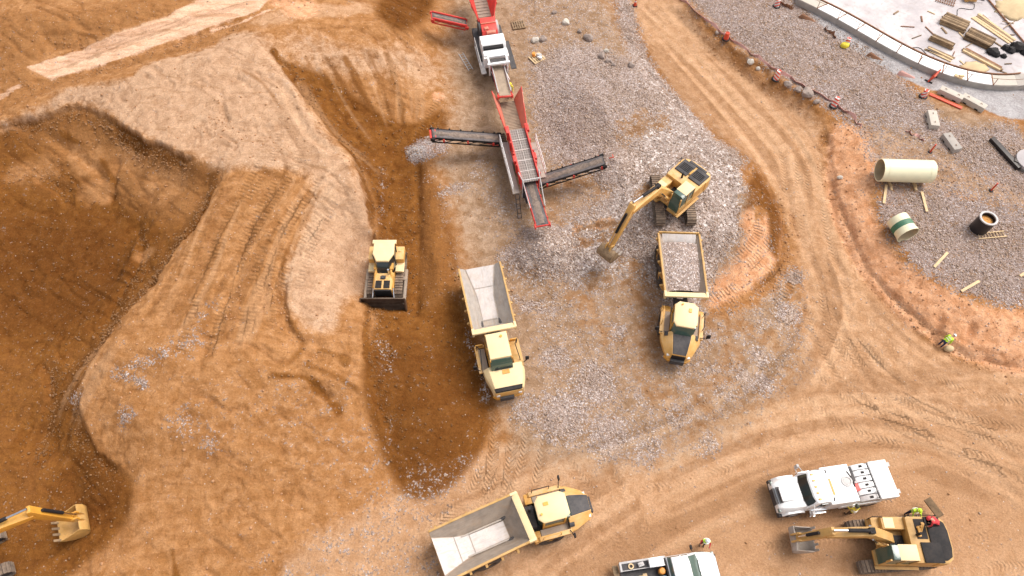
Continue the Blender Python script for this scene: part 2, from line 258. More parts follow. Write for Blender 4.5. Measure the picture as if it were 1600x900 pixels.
for q, wd, v in [([(452,100),(480,145),(520,200),(548,240)], .8, .8), ([(478,90),(515,150),(560,215)], .5, .55), ([(500,75),(535,130),(580,205)], .7, .6), ([(540,90),(565,140),(595,205)], .8, .65), ([(575,80),(600,140),(615,205)], .5, .55), ([(605,85),(622,140),(630,200)], .7, .6), ([(630,90),(640,140),(645,190)], .5, .5), ([(520,60),(560,120),(590,170)], .3, .4), ([(425,78),(440,100),(470,140)], .6, .9), ([(640,60),(655,110)], .6, .4),
                 ([(150,450),(110,520),(85,610)], .8, .9), ([(182,455),(140,530),(125,580)], .5, .8), ([(60,545),(55,620),(30,700)], 1.0, .9), ([(100,560),(90,640),(60,720)], .9, .95), ([(20,600),(10,680)], .8, .7), ([(120,600),(105,680),(95,740)], .8, .9), ([(75,470),(60,530)], .6, .6), ([(215,330),(225,380),(190,430)], .7, .7), ([(170,300),(180,330)], .9, .9), ([(90,200),(150,240),(180,290)], .6, .7), ([(20,240),(80,260),(140,300)], .8, .7),
                 ([(430,588),(475,590),(505,615),(528,640)], .7, .75), ([(480,570),(530,590),(560,610)], .6, .6), ([(455,500),(470,540),(450,570)], .5, .6), ([(500,545),(540,560)], .8, .6), ([(395,640),(390,690),(388,730)], .3, .5), ([(430,800),(440,850)], .3, .5), ([(270,860),(275,900)], .4, .8), ([(330,440),(320,520)], .3, .45), ([(450,280),(420,350),(385,420)], .3, .5), ([(500,300),(460,370),(440,420),(445,480)], .35, .7), ([(380,300),(340,380),(300,450)], .3, .5), ([(540,270),(490,350)], .25, .4),
                 ([(300,130),(340,160),(360,195)], .3, .5), ([(380,110),(410,130),(440,170)], .35, .6), ([(250,120),(300,118),(340,128)], .3, .45), ([(200,170),(300,190),(380,200)], .25, .35)]:
    stripe('damp', q, wd, v, .3)
for q in [(60,258,1.5),(130,248,1.3),(200,240,1.7),(250,285,1.6),(25,265,1.0),(150,300,1.2),(170,560,.9),(225,395,.8)]:       # drier patches in the damp pit
    c = G(q[0], q[1]); sl = box_of(np.array([[c.x, c.y]]), q[2] * 2); d = np.hypot((X[sl] - c.x) * .7, Y[sl] - c.y) / q[2] + .6 * fbm(X[sl] * .7, Y[sl] * .7, 301, 3); M['damp'][sl] *= 1 - .55 * (1 - sst(.4, 1.1, d))
area('gravel', [(610,775),(690,782),(640,830),(560,880),(480,915),(390,915),(480,860)], .36, 1.6); area('gravel', [(540,600),(640,740),(560,760),(440,690),(330,640),(420,600)], .2, 2)
stripe('road', [(420,30),(480,20),(560,15)], 2.5, .9, 1.2)
for q in [(470,15,2.2),(440,0,1.6),(685,150,.8),(1165,300,.7)]: spot('red', *q, .9, .2)
# --- fine relief: ruts, scarps, furrows
def ruts(px, n=2, gap=2.1, h=-.06, wid=.28, rag=.5):
    h *= .62
    w = smooth_line(GL(px)); sl = box_of(w, gap * n + 2); D, U, V = line_dist(w, sl); E = np.abs(D - np.abs(V)) < .1
    env = 1 - sst(gap * n * .42, gap * n * .62, np.abs(V)); M['lane'][sl] = np.where(E, M['lane'][sl] * (1 - env) + env * fbm(V * 1.3 + 3 * n, U * .05, 57 + n, 4) * sst(0, 3, U) * sst(0, 3, U.max() - U), M['lane'][sl])
    for k in range(n):
        o = (k - (n - 1) / 2) * gap + 1.1 * (vnoise(U * .07, U * 0 + k * 3.7, 5 + n) - .5) * min(gap, 1.6)
        q = np.exp(-((V - o) / wid) ** 2) - .6 * np.exp(-((np.abs(V - o) - 1.7 * wid) / (.6 * wid)) ** 2)
        Z[sl] += h * q * E * np.clip(.9 + 1.7 * rag * fbm(X[sl] * .5, Y[sl] * .5, 31 + k, 3), 0, 2) * sst(0, 1.5, U) * sst(0, 1.5, U.max() - U)
ruts([(990,0),(1070,80),(1160,180),(1235,290),(1290,420),(1390,540),(1520,625),(1640,670)], 4, 1.9); ruts([(1010,0),(1090,70),(1180,160),(1255,250),(1275,350),(1310,440)], 2, 2.1)
ruts([(1260,420),(1300,520),(1370,620),(1480,690),(1640,740)], 4, 1.5, -.07); ruts([(1270,380),(1290,500),(1200,640),(1050,730),(850,800),(640,900)], 3, 2.0, -.05)
ruts([(1640,640),(1450,650),(1250,700),(1050,770),(900,860),(820,920)], 4, 1.7, -.05); ruts([(1640,800),(1500,690),(1350,660),(1180,690),(1000,770)], 2, 2.1, -.05)
ruts([(430,160),(480,260),(430,360),(380,450),(340,560)], 3, 1.3, -.07); ruts([(360,280),(330,350),(300,430),(240,540)], 3, 1.1, -.08); ruts([(520,260),(470,350),(440,430),(440,520)], 2, 1.2, -.1)
ruts([(440,110),(500,200),(570,260),(600,300)], 2, 1.5, -.12); ruts([(500,70),(560,170),(610,240)], 3, 1.2, -.12); ruts([(560,60),(600,140),(625,220)], 3, 1.1, -.1); ruts([(620,70),(640,140),(640,210)], 2, 1.2, -.1)
ruts([(80,105),(200,65),(400,0)], 3, .9, -.06, .2)
raise_([(242,352),(215,390),(196,425)], .3, .5, .5); ruts([(150,560),(100,640),(60,740)], 3, 1.0, -.16, .35); ruts([(180,510),(130,590),(90,690)], 2, 1.4, -.14, .3)
for q, h, wd in [([(420,76),(470,140),(520,205)], -.35, .45), ([(345,268),(300,352),(236,438),(150,545),(122,588)], -.3, .5), ([(560,250),(580,330),(579,420)], -.2, .35), ([(652,260),(655,350),(650,490)], -.22, .3), ([(586,300),(585,430),(580,480)], -.16, .25),
                 ([(390,360),(365,430),(325,520),(310,580)], -.12, .25), ([(450,420),(440,470),(455,520),(500,540)], -.16, .3), ([(470,585),(500,610),(530,635)], -.2, .35), ([(480,600),(515,590),(555,600)], .18, .4),
                 ([(1292,215),(1299,310),(1332,402),(1380,468),(1446,528),(1516,562)], -.1, .25), ([(1320,240),(1330,310),(1360,390),(1410,448),(1480,505)], .12, .6), ([(1470,500),(1462,520),(1468,535)], -.3, .3), ([(1520,510),(1510,530)], -.25, .3), ([(1500,548),(1560,558),(1610,572)], -.2, .3),
                 ([(985,60),(1020,115),(1065,165),(1110,210)], .16, .35), ([(70,205),(120,240),(160,275)], -.3, .4), ([(180,250),(175,305)], -.3, .3), ([(240,300),(215,350),(170,420)], -.22, .4),
                 ([(1195,285),(1222,345),(1218,405),(1160,465)], -.14, .5), ([(1180,330),(1190,380),(1140,440)], .12, .5), ([(1212,320),(1228,370)], .1, .3), ([(960,430),(900,470),(820,490)], .1, .3), ([(870,285),(940,300)], -.14, .3), ([(872,295),(930,308)], -.14, .25),
                 ([(420,120),(460,150),(480,170)], -.12, .2), ([(370,120),(400,140),(420,135)], -.14, .25), ([(100,30),(140,45),(170,50)], -.2, .35), ([(60,40),(80,70),(130,75)], -.15, .3), ([(345,150),(360,190),(420,200)], -.1, .2)]:
    raise_(q, h, wd, .6)
def scarp(px, drop, side, w=.13, decay=2.2, wet_shade=.75, wet_shade_w=.55):   # crisp broken edge: the ground falls away on one side
    l = smooth_line(GL(px)); sl = box_of(l, decay * 3); D, U, V = line_dist(l, sl); V = side * np.sign(V) * D + .34 * fbm(X[sl] * .8, Y[sl] * .8, 71, 4) + .16 * fbm(X[sl] * 2.5, Y[sl] * 2.5, 73, 3); L = U.max()
    f = sst(0, 2, U) * sst(0, 2, L - U) * (.75 + .5 * fbm(X[sl] * .3, Y[sl] * .3, 75, 2)); Z[sl] -= drop * f * sst(-w, w, V) * np.exp(-np.maximum(V, 0) / decay); 
    M['spill'][sl] = np.maximum(M['spill'][sl], min(drop, 1) * f * sst(0, .2, V) * (1 - sst(.6, 1.8, V))); Z[sl] += f * min(drop, .8) * .16 * fbm(X[sl] * 2.2, Y[sl] * 2.2, 79, 3) * (1 - sst(.4, 1.6, np.abs(V)))
    if wet_shade > .94: M['dark'][sl] = np.maximum(M['dark'][sl], f * sst(-.1, .06, V) * (1 - sst(wet_shade_w * .5, wet_shade_w * 1.2, V)))  # shade below the main cut edges, painted into the soil colour
    M['damp'][sl] = np.maximum(M['damp'][sl], wet_shade * f * sst(-.1, .06, V) * (1 - sst(wet_shade_w * .5, wet_shade_w * 1.3, V)))  # damp cut face, darkened further to paint the scarp's own shade
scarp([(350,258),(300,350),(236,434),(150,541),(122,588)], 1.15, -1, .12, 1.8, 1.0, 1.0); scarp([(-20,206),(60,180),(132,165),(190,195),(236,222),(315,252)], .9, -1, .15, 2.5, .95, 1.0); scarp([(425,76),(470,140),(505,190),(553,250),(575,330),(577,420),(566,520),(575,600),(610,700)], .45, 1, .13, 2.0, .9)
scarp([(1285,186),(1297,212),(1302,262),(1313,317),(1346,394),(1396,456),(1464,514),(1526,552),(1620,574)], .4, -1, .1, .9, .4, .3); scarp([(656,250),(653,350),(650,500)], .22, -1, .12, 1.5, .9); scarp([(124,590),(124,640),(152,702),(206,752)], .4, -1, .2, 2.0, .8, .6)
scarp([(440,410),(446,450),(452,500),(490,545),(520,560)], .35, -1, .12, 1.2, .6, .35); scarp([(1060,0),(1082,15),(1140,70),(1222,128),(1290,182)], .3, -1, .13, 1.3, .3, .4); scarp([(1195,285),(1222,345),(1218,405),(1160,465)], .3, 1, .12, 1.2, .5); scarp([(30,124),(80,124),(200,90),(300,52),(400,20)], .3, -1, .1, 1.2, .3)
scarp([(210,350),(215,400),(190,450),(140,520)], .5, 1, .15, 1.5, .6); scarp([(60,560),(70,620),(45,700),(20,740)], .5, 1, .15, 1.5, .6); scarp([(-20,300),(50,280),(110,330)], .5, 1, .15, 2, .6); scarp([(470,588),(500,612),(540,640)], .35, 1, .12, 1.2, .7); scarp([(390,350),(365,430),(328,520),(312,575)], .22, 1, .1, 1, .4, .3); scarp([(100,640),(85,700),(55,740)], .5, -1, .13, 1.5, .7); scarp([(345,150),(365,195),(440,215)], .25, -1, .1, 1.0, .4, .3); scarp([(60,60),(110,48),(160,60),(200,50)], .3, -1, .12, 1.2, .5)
area('dark', [(-30,330),(60,335),(180,345),(205,380),(190,450),(120,515),(60,525),(-30,500)], 1, 1.5); area('dark', [(578,560),(640,530),(710,550),(758,620),(738,700),(685,760),(640,762),(598,695),(568,620)], .75, 1.2); area('dark', [(600,-20),(680,-20),(650,45),(600,40)], .8, 1); area('dark', [(130,690),(200,745),(190,800),(120,830),(90,770)], .8, 1)
rough = .35 + .65 * M['damp'] + .3 * M['crust'] - .25 * M['road']
rough = np.clip(rough, .1, 1)
wob = fbm(X * .25, Y * .25, 3, 3); n1 = fbm(X * .35 + wob, Y * .35, 11, 4); n2 = fbm(X * 1.4, Y * 1.4, 23, 4); n3 = np.abs(fbm(X * .6 + wob * 1.4, Y * .6 - wob, 41, 4))
lft = sst(-2, -14, X) * sst(8, 14, Y + 6)
inner = np.exp(-far)
Z += inner * (rough * (.10 * n1 + .045 * n2) + lft * (.16 * n1 - .16 * n3 + .05) * (.35 + .65 * M['damp']) + M['gravel'] * (.07 * n2 + .05 * fbm(X * 4, Y * 4, 61, 2)))
xr, yr = X * .85 - Y * .53, X * .53 + Y * .85                        # thin rills and cracks running down the dug faces
rl = np.abs(fbm(xr * .16 + .5 * wob, yr * .9, 131, 4)); rk = np.abs(fbm(X * .8 + wob, Y * .8, 141, 4)); n5 = fbm(X * 3.2, Y * 3.2, 151, 3)
Z += inner * np.clip(lft + .5 * M['damp'] + .5 * M['red'], 0, 1) * (1 - .8 * M['road']) * (-.13 * np.exp(-(rl / .05) ** 2) * sst(-.2, .3, n1) - .09 * np.exp(-(rk / .05) ** 2) * sst(-.3, .2, -n1) + .035 * n5)
M['rill'] = np.clip(np.exp(-(rl / .06) ** 2) * sst(-.2, .3, n1) + .7 * np.exp(-(rk / .05) ** 2) * sst(-.3, .2, -n1), 0, 1) * np.clip(lft + .4 * M['red'], 0, 1) * (1 - .8 * M['road']) * inner
bank = np.clip(M['red'], 0, 1); Z += inner * bank * (.1 * n1 + .07 * n2)
# --- cleat and tyre prints
for a in ([(598,376),(597,320),(602,250)], [(630,372),(629,320),(628,270)]): tracks(a, .55, 0, .3)
for a in ([(455,300),(405,390),(375,470),(352,580)], [(480,330),(430,400),(400,500),(390,580)], [(430,250),(370,350),(330,460),(300,560)], [(520,280),(470,370),(440,450)], [(350,330),(315,400),(280,480)], [(460,200),(440,260),(395,330)]): tracks(a, .55, 1.9, .3, 0, .8)
for a in ([(690,150),(662,190),(640,235)], [(672,140),(645,180)], [(600,160),(620,210),(618,250)], [(720,330),(760,345),(800,350)]): tracks(a, .5, 0, .3)
for a in ([(790,640),(785,700),(770,790),(720,850)], [(840,640),(835,700),(815,770),(770,830)], [(770,730),(745,780),(690,830)]): tracks(a, .65, 1.2, .3, 1.0, .9)
for a in ([(1300,430),(1320,520),(1390,610),(1500,690),(1640,740)], [(1275,470),(1330,580),(1430,660),(1560,700)], [(1265,250),(1270,330),(1290,420)], [(1330,500),(1420,590),(1540,640),(1640,655)], [(1240,230),(1250,320)], [(1260,600),(1330,650),(1450,690)]): tracks(a, .6, 1.9, .32, .8, .7)
for a in ([(1218,335),(1215,390),(1170,445),(1110,480)], [(1195,330),(1190,375),(1150,420)], [(1240,420),(1200,470),(1130,510)]): tracks(a, .7, 1.0, .27, 0, 1, .06)
for a in ([(1180,830),(1300,820),(1450,800)], [(1000,790),(1100,770),(1230,720)], [(1440,700),(1540,740),(1640,810)], [(900,700),(960,780),(1000,860)], [(1480,880),(1560,860),(1640,870)], [(1500,760),(1570,800)]): tracks(a, .55, 1.8, .3, .8, .55)
def cone(px, py, h, r, key='gravel'):
    c = G(px, py); sl = box_of(np.array([[c.x, c.y]]), r * 1.3); d = np.hypot(X[sl] - c.x, Y[sl] - c.y) / r * (1 + .2 * fbm(X[sl], Y[sl], 501, 3)); Z[sl] += h * np.clip(1 - d, 0, 1); M[key][sl] = np.maximum(M[key][sl], 1 - sst(.6, 1.25, d + .3 * fbm(X[sl] * 1.2, Y[sl] * 1.2, 503, 3)))
cone(652, 238, .4, 1.1); cone(962, 262, .9, 2.2); cone(853, 385, 1.0, 2.6)
# --- level stands under the machines
STANDS = []
def stand(px, py, r, z=None):
    c = G(px, py); z = c.z if z is None else z; sl = box_of(np.array([[c.x, c.y]]), r * 1.6); d = np.hypot(X[sl] - c.x, Y[sl] - c.y)
    m = 1 - sst(r * .8, r * 1.5, d); Z[sl] = Z[sl] * (1 - m) + (z + .35 * (Z[sl] - relief(X[sl], Y[sl]))) * m; STANDS.append((c.x, c.y, r, z)); return z
def zg(x, y):                                   # height of the finished ground sheet
    i = min(max(np.searchsorted(AX, x) - 1, 0), NX - 2); j = min(max(np.searchsorted(AY, y) - 1, 0), NY - 2)
    fx = (x - AX[i]) / (AX[i + 1] - AX[i]); fy = (y - AY[j]) / (AY[j + 1] - AY[j])
    return float((Z[i, j] * (1 - fx) + Z[i + 1, j] * fx) * (1 - fy) + (Z[i, j + 1] * (1 - fx) + Z[i + 1, j + 1] * fx) * fy)
def GZ(px, py, dz=0.0):                         # image point -> point on the finished ground
    z = 0.0
    for k in range(30):
        p = P(px, py, z); z = .5 * z + .5 * zg(p.x, p.y)
    p = P(px, py, z); return Vector((p.x, p.y, zg(p.x, p.y) + dz))
# sand rolled up in front of the dozer blade
_b = GZ(608, 486)
sl_ = box_of(np.array([[_b.x, _b.y]]), 3); Z[sl_] += .55 * np.exp(-((X[sl_] - _b.x) / 1.35) ** 4 - ((Y[sl_] - _b.y + .5) / .5) ** 2)
M['damp'][sl_] = np.maximum(M['damp'][sl_], np.exp(-((X[sl_] - _b.x) / 1.6) ** 4 - ((Y[sl_] - _b.y + .1) / .9) ** 2))
# ------------------------------------------------------------------ materials
class NT:
    def __init__(s, name):
        s.m = bpy.data.materials.new(name); s.m.use_nodes = True; s.t = s.m.node_tree; s.b = s.t.nodes["Principled BSDF"]; s.out = s.t.nodes["Material Output"]
    def n(s, typ, **kw):
        q = s.t.nodes.new(typ)
        for k, v in kw.items():
            if k in q.inputs and not hasattr(q, k): q.inputs[k].default_value = v
            else: setattr(q, k, v)
        return q
    def l(s, a, b): s.t.links.new(a, b)
    def val(s, node, sock, v):
        if hasattr(v, 'is_linked') or isinstance(v, bpy.types.NodeSocket): s.l(v, node.inputs[sock])
        else: node.inputs[sock].default_value = v
    def math(s, op, a, b=0.0, c=None):
        q = s.t.nodes.new("ShaderNodeMath"); q.operation = op; s.val(q, 0, a); s.val(q, 1, b)
        if c is not None: s.val(q, 2, c)
        return q.outputs[0]
    def mix(s, f, a, b, mode='MIX'):
        q = s.t.nodes.new("ShaderNodeMix"); q.data_type = 'RGBA'; q.blend_type = mode; s.val(q, 0, f)
        for k, v in ((6, a), (7, b)): s.val(q, k, (*v, 1) if isinstance(v, tuple) and len(v) == 3 else v)
        return q.outputs[2]
    def attr(s, name): q = s.t.nodes.new("ShaderNodeAttribute"); q.attribute_name = name; return q.outputs["Fac"]
    def pos(s, obj=False):
        q = s.t.nodes.new("ShaderNodeTexCoord") if obj else s.t.nodes.new("ShaderNodeNewGeometry"); return q.outputs["Object"] if obj else q.outputs["Position"]
    def noise(s, vec, scale, det=4, rough=.55, dist=0):
        q = s.t.nodes.new("ShaderNodeTexNoise"); s.l(vec, q.inputs["Vector"]); q.inputs["Scale"].default_value = scale; q.inputs["Detail"].default_value = det; q.inputs["Roughness"].default_value = rough; q.inputs["Distortion"].default_value = dist; return q.outputs["Fac"]
    def voro(s, vec, scale, feat='F1', rnd=1.0):
        q = s.t.nodes.new("ShaderNodeTexVoronoi"); q.feature = feat; s.l(vec, q.inputs["Vector"]); q.inputs["Scale"].default_value = scale; q.inputs["Randomness"].default_value = rnd; return q
    def ramp(s, f, stops):
        q = s.t.nodes.new("ShaderNodeValToRGB"); s.l(f, q.inputs[0]); e = q.color_ramp.elements
        while len(e) < len(stops): e.new(.5)
        for a, (p, c) in zip(e, stops): a.position = p; a.color = (*c, 1) if isinstance(c, tuple) else (c, c, c, 1)
        return q.outputs[0]
    def step(s, f, a, b):
        q = s.t.nodes.new("ShaderNodeMapRange"); q.interpolation_type = 'SMOOTHSTEP'; s.l(f, q.inputs[0]); q.inputs[1].default_value = a; q.inputs[2].default_value = b; return q.outputs[0]
    def bump(s, h, strength=.5, dist=.05, prev=None):
        q = s.t.nodes.new("ShaderNodeBump"); q.inputs["Strength"].default_value = strength; q.inputs["Distance"].default_value = dist; s.l(h, q.inputs["Height"])
        if prev is not None: s.l(prev, q.inputs["Normal"])
        return q.outputs[0]
    def done(s, col=None, rough=None, bump=None, metal=None, spec=None):
        if col is not None: s.val(s.b, "Base Color", (*col, 1) if isinstance(col, tuple) else col)
        if rough is not None: s.val(s.b, "Roughness", rough)
        if metal is not None: s.val(s.b, "Metallic", metal)
        if spec is not None: s.val(s.b, "Specular IOR Level", spec)
        if bump is not None: s.l(bump, s.b.inputs["Normal"])
        return s.m
STONES = [(0, (.13, .10, .09)), (.2, (.25, .19, .17)), (.45, (.38, .30, .275)), (.65, (.34, .235, .175)), (.82, (.52, .43, .41)), (1, (.80, .72, .70))]
def ground_material():
    t = NT("site_ground"); p = t.pos(); A = t.attr
    nb = t.noise(p, .35, 6, .6); nm = t.noise(p, 1.3, 6, .62, .4); nf = t.noise(p, 7, 5, .65); ng = t.noise(p, 22, 3, .6)
    # streaks stretched downhill give layered, dragged soil
    mp = t.n("ShaderNodeMapping"); t.l(p, mp.inputs[0]); mp.inputs["Rotation"].default_value = (0, 0, R(-32)); mp.inputs["Scale"].default_value = (.35, 1.6, 1); ns = t.noise(mp.outputs[0], 1.2, 6, .65, .8)
    def edge(a, amt=.5, w=.16, c=.5):
        f = t.math('ADD', a, t.math('MULTIPLY', t.math('SUBTRACT', nm, .5), amt)); f = t.math('ADD', f, t.math('MULTIPLY', t.math('SUBTRACT', nf, .5), amt * .6)); return t.step(f, c - w, c + w)
    base = t.mix(t.step(nm, .3, .72), (.30, .133, .046), (.45, .228, .10)); base = t.mix(t.math('MULTIPLY', t.step(ns, .45, .7), .55), base, (.24, .10, .034))
    road = t.mix(t.step(nm, .3, .7), (.38, .205, .105), (.52, .31, .18)); road = t.mix(t.math('MULTIPLY', t.step(nb, .5, .75), .45), road, (.29, .15, .072))
    c = t.mix(edge(A("road"), .5, .3), base, road)
    crust = t.mix(t.step(nm, .28, .7), (.38, .22, .128), (.53, .335, .212)); crust = t.mix(t.math('MULTIPLY', t.step(ns, .52, .72), .5), crust, (.29, .15, .068))
    c = t.mix(edge(A("crust"), .7, .22), c, crust)
    pth = t.mix(t.step(ns, .4, .65), (.70, .45, .31), (.52, .30, .18)); c = t.mix(edge(A('path'), .5, .2), c, pth)
    red = t.mix(t.step(nm, .3, .7), (.50, .235, .115), (.72, .40, .235)); c = t.mix(t.math('MULTIPLY', edge(A("red"), .6, .25), .92), c, red)
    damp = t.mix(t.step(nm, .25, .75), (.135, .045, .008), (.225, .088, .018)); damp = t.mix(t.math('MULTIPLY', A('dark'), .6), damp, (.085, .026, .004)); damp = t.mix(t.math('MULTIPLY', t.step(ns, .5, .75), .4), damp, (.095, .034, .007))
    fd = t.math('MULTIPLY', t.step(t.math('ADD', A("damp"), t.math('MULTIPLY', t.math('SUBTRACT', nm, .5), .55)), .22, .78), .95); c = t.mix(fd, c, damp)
    dy = t.mix(t.step(nm, .3, .7), (.235, .155, .098), (.40, .28, .195)); c = t.mix(t.math('MULTIPLY', edge(A('dusty'), .7, .3), .8), c, dy)
    # gravel: per-stone colour, patchy cover
    v = t.voro(p, 9); v2 = t.voro(p, 16)
    gcol = t.ramp(t.n("ShaderNodeSeparateColor").outputs[0], STONES); t.l(v.outputs["Color"], gcol.node.inputs[0].links[0].from_node.inputs[0])
    gcol2 = t.ramp(t.n("ShaderNodeSeparateColor").outputs[1], STONES); t.l(v2.outputs["Color"], gcol2.node.inputs[0].links[0].from_node.inputs[0])
    gc = t.mix(t.step(nf, .42, .58), gcol, gcol2); gc = t.mix(t.math('MULTIPLY', A("grey"), .8), gc, t.mix(1, gc, (.72, .72, .76), 'MULTIPLY')); gc = t.mix(t.math('MULTIPLY', t.step(nb, .35, .7), .45), gc, (.33, .235, .19)); gc = t.mix(t.math('MULTIPLY', t.step(nm, .5, .72), .35), gc, (.27, .2, .17))
    cell = gcol.node.inputs[0].links[0].from_node.outputs[2]; v3 = t.voro(p, 5.5); s3 = t.n('ShaderNodeSeparateColor'); t.l(v3.outputs['Color'], s3.inputs[0]); g3 = t.ramp(s3.outputs[0], [(0, (.16, .125, .11)), (.25, (.32, .255, .225)), (.6, (.45, .37, .335)), (.85, (.58, .495, .465)), (1, (.80, .72, .69))]); gc = t.mix(t.math('MULTIPLY', A('coarse'), t.step(s3.outputs[1], .25, .5)), gc, g3); gsel = t.math('ADD', A("gravel"), t.math('ADD', t.math('MULTIPLY', t.math('SUBTRACT', nm, .5), 1.35), t.math('ADD', t.math('MULTIPLY', t.math('SUBTRACT', nf, .5), .5), t.math('MULTIPLY', t.math('SUBTRACT', cell, .5), .75))))
    fg = t.step(gsel, .42, .68); c = t.mix(t.math('MULTIPLY', fg, .9), c, gc)
    # sparse pale pebbles everywhere
    pv = t.voro(p, 3.2); sp = t.n("ShaderNodeSeparateColor"); t.l(pv.outputs["Color"], sp.inputs[0]); peb = t.math('MULTIPLY', t.math('LESS_THAN', pv.outputs["Distance"], .13), t.math('GREATER_THAN', sp.outputs[0], .8)); c = t.mix(t.math('MULTIPLY', peb, .6), c, (.55, .48, .42))
    conc = t.mix(t.step(nm, .3, .7), (.33, .30, .30), (.46, .43, .43)); conc = t.mix(t.math('MULTIPLY', t.step(ns, .5, .7), .4), conc, (.27, .225, .2)); c = t.mix(edge(A("conc"), .5, .15), c, conc)
    ln = A('lane'); c = t.mix(t.math('MULTIPLY', t.step(ln, .02, .3), .5), c, t.mix(1, c, (.62, .56, .5), 'MULTIPLY')); c = t.mix(t.math('MULTIPLY', t.step(t.math('MULTIPLY', ln, -1), .02, .3), .5), c, t.mix(.35, c, (.6, .4, .25)))
    # prints: alternating compressed and loose soil
    wv = t.math('SINE', t.math('MULTIPLY', A("printu"), 6.2832)); pm = t.math('MULTIPLY', A("print"), t.step(nm, .25, .5)); f = t.math('MULTIPLY', t.math('MULTIPLY', t.step(wv, 0, .8), pm), .38)
    c = t.mix(f, c, t.mix(.55, c, (.1, .05, .02)))
    c = t.mix(t.math('MULTIPLY', A('rill'), .4), c, t.mix(1, c, (.5, .42, .36), 'MULTIPLY')); nh = t.noise(p, 13, 4, .7); c = t.mix(.8, c, t.mix(1, c, t.ramp(t.math('ADD', t.math('MULTIPLY', nf, .5), t.math('MULTIPLY', nh, .5)), [(.32, .62), (.5, 1.0), (.68, 1.38)]), 'MULTIPLY'))
    h1 = t.math('ADD', t.math('MULTIPLY', nf, .6), t.math('MULTIPLY', ng, .35)); h = t.bump(h1, .8, .09)
    h = t.bump(t.math('MULTIPLY', fg, t.math('SUBTRACT', 1, v.outputs["Distance"])), .7, .08, h); h = t.bump(t.math('MULTIPLY', wv, pm), .75, .05, h); h = t.bump(nm, .45, .22, h)
    return t.done(c, t.math('SUBTRACT', .95, t.math('MULTIPLY', fd, .12)), h, spec=.06)
def ground():
    idx = np.arange(NX * NY).reshape(NX, NY); q = np.stack([idx[:-1, :-1], idx[1:, :-1], idx[1:, 1:], idx[:-1, 1:]], -1).reshape(-1, 4)
    me = bpy.data.meshes.new("ground"); me.vertices.add(NX * NY); me.vertices.foreach_set("co", np.stack([X, Y, Z], -1).reshape(-1).astype(np.float32))
    me.loops.add(q.size); me.loops.foreach_set("vertex_index", q.reshape(-1).astype(np.int32)); me.polygons.add(len(q)); me.polygons.foreach_set("loop_start", np.arange(0, q.size, 4, dtype=np.int32))
    me.update(calc_edges=True); me.polygons.foreach_set("use_smooth", np.ones(len(q), bool))
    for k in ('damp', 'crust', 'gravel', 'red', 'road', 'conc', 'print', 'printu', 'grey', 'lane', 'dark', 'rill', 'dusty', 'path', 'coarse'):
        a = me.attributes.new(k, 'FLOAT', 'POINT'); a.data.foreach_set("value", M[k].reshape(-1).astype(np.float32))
    me.materials.append(ground_material()); o = bpy.data.objects.new("ground", me); COL.objects.link(o); o["kind"] = "structure"
    o["label"] = "bare sand and gravel earthworks ground of the quarry site"; return o
# ------------------------------------------------------------------ object materials
def paint(name, col, rough=.45, dust=.25, dustcol=(.40, .25, .14), metal=0.0, wear=.12, scale=1.0, mud=0.0, spec=.4, streak=0.0):
    """painted or bare surface with uneven tone, dust lying on faces that look up, and splashes of soil near the ground"""
    t = NT(name); p = t.pos(True); g = t.n("ShaderNodeNewGeometry"); sx = t.n("ShaderNodeSeparateXYZ"); t.l(g.outputs["Normal"], sx.inputs[0])
    n1 = t.noise(p, 1.7 * scale, 5, .65); n2 = t.noise(p, 7 * scale, 4, .6)
    dk = tuple(v * (1 - 2.2 * wear) for v in col); c = t.mix(t.step(n1, .3, .7), dk, col); c = t.mix(t.math('MULTIPLY', t.step(n2, .55, .72), wear * 2), c, tuple(v * .45 for v in col))
    if streak:
        mp = t.n("ShaderNodeMapping"); t.l(p, mp.inputs[0]); mp.inputs["Scale"].default_value = (.5, 4.5, 2); n3 = t.noise(mp.outputs[0], 1.6, 6, .7, .6); n4 = t.noise(p, .9, 5, .65)
        c = t.mix(t.math('MULTIPLY', t.step(n3, .48, .68), streak), c, tuple(v * q for v, q in zip(col, (.55, .45, .38)))); c = t.mix(t.math('MULTIPLY', t.step(n4, .52, .66), streak), c, dustcol)
    up = t.math('MULTIPLY', t.step(sx.outputs[2], .2, .95), t.step(t.math('ADD', t.math('MULTIPLY', n1, .6), t.math('MULTIPLY', n2, .5)), .38, .75))
    f = t.math('MULTIPLY', t.math('ADD', t.math('MULTIPLY', up, .8), .2), dust)
    if mud:
        sp = t.n("ShaderNodeSeparateXYZ"); t.l(p, sp.inputs[0]); f = t.math('MAXIMUM', f, t.math('MULTIPLY', t.step(t.math('ADD', t.math('MULTIPLY', sp.outputs[2], -1), t.math('MULTIPLY', n2, 1.2)), -.6, .5), mud))
    c = t.mix(f, c, dustcol)
    return t.done(c, t.math('ADD', rough, t.math('MULTIPLY', f, .35)), t.bump(n2, .08, .02), metal, spec)
def plain(name, col, rough=.5, metal=0.0, spec=.4): return paint(name, col, rough, 0.06, metal=metal, wear=.08, spec=spec)
MT = {}
MT['yellow'] = paint("machine_yellow", (.78, .41, .08), .45, .72, (.66, .47, .29), wear=.1, mud=.2, streak=.28)
MT['yellow_deep'] = paint("deep_yellow", (.72, .34, .035), .42, .4, (.6, .4, .22), wear=.13)
MT['cream'] = paint("faded_cream_yellow", (.84, .64, .34), .42, .45, (.70, .52, .35), wear=.05)
MT['yellow_old'] = paint("worn_yellow", (.64, .36, .10), .5, .5, (.50, .33, .18), wear=.14, streak=.28)
MT['steel'] = paint("worn_steel", (.44, .40, .37), .5, .6, (.40, .30, .22), wear=.14, streak=.55)
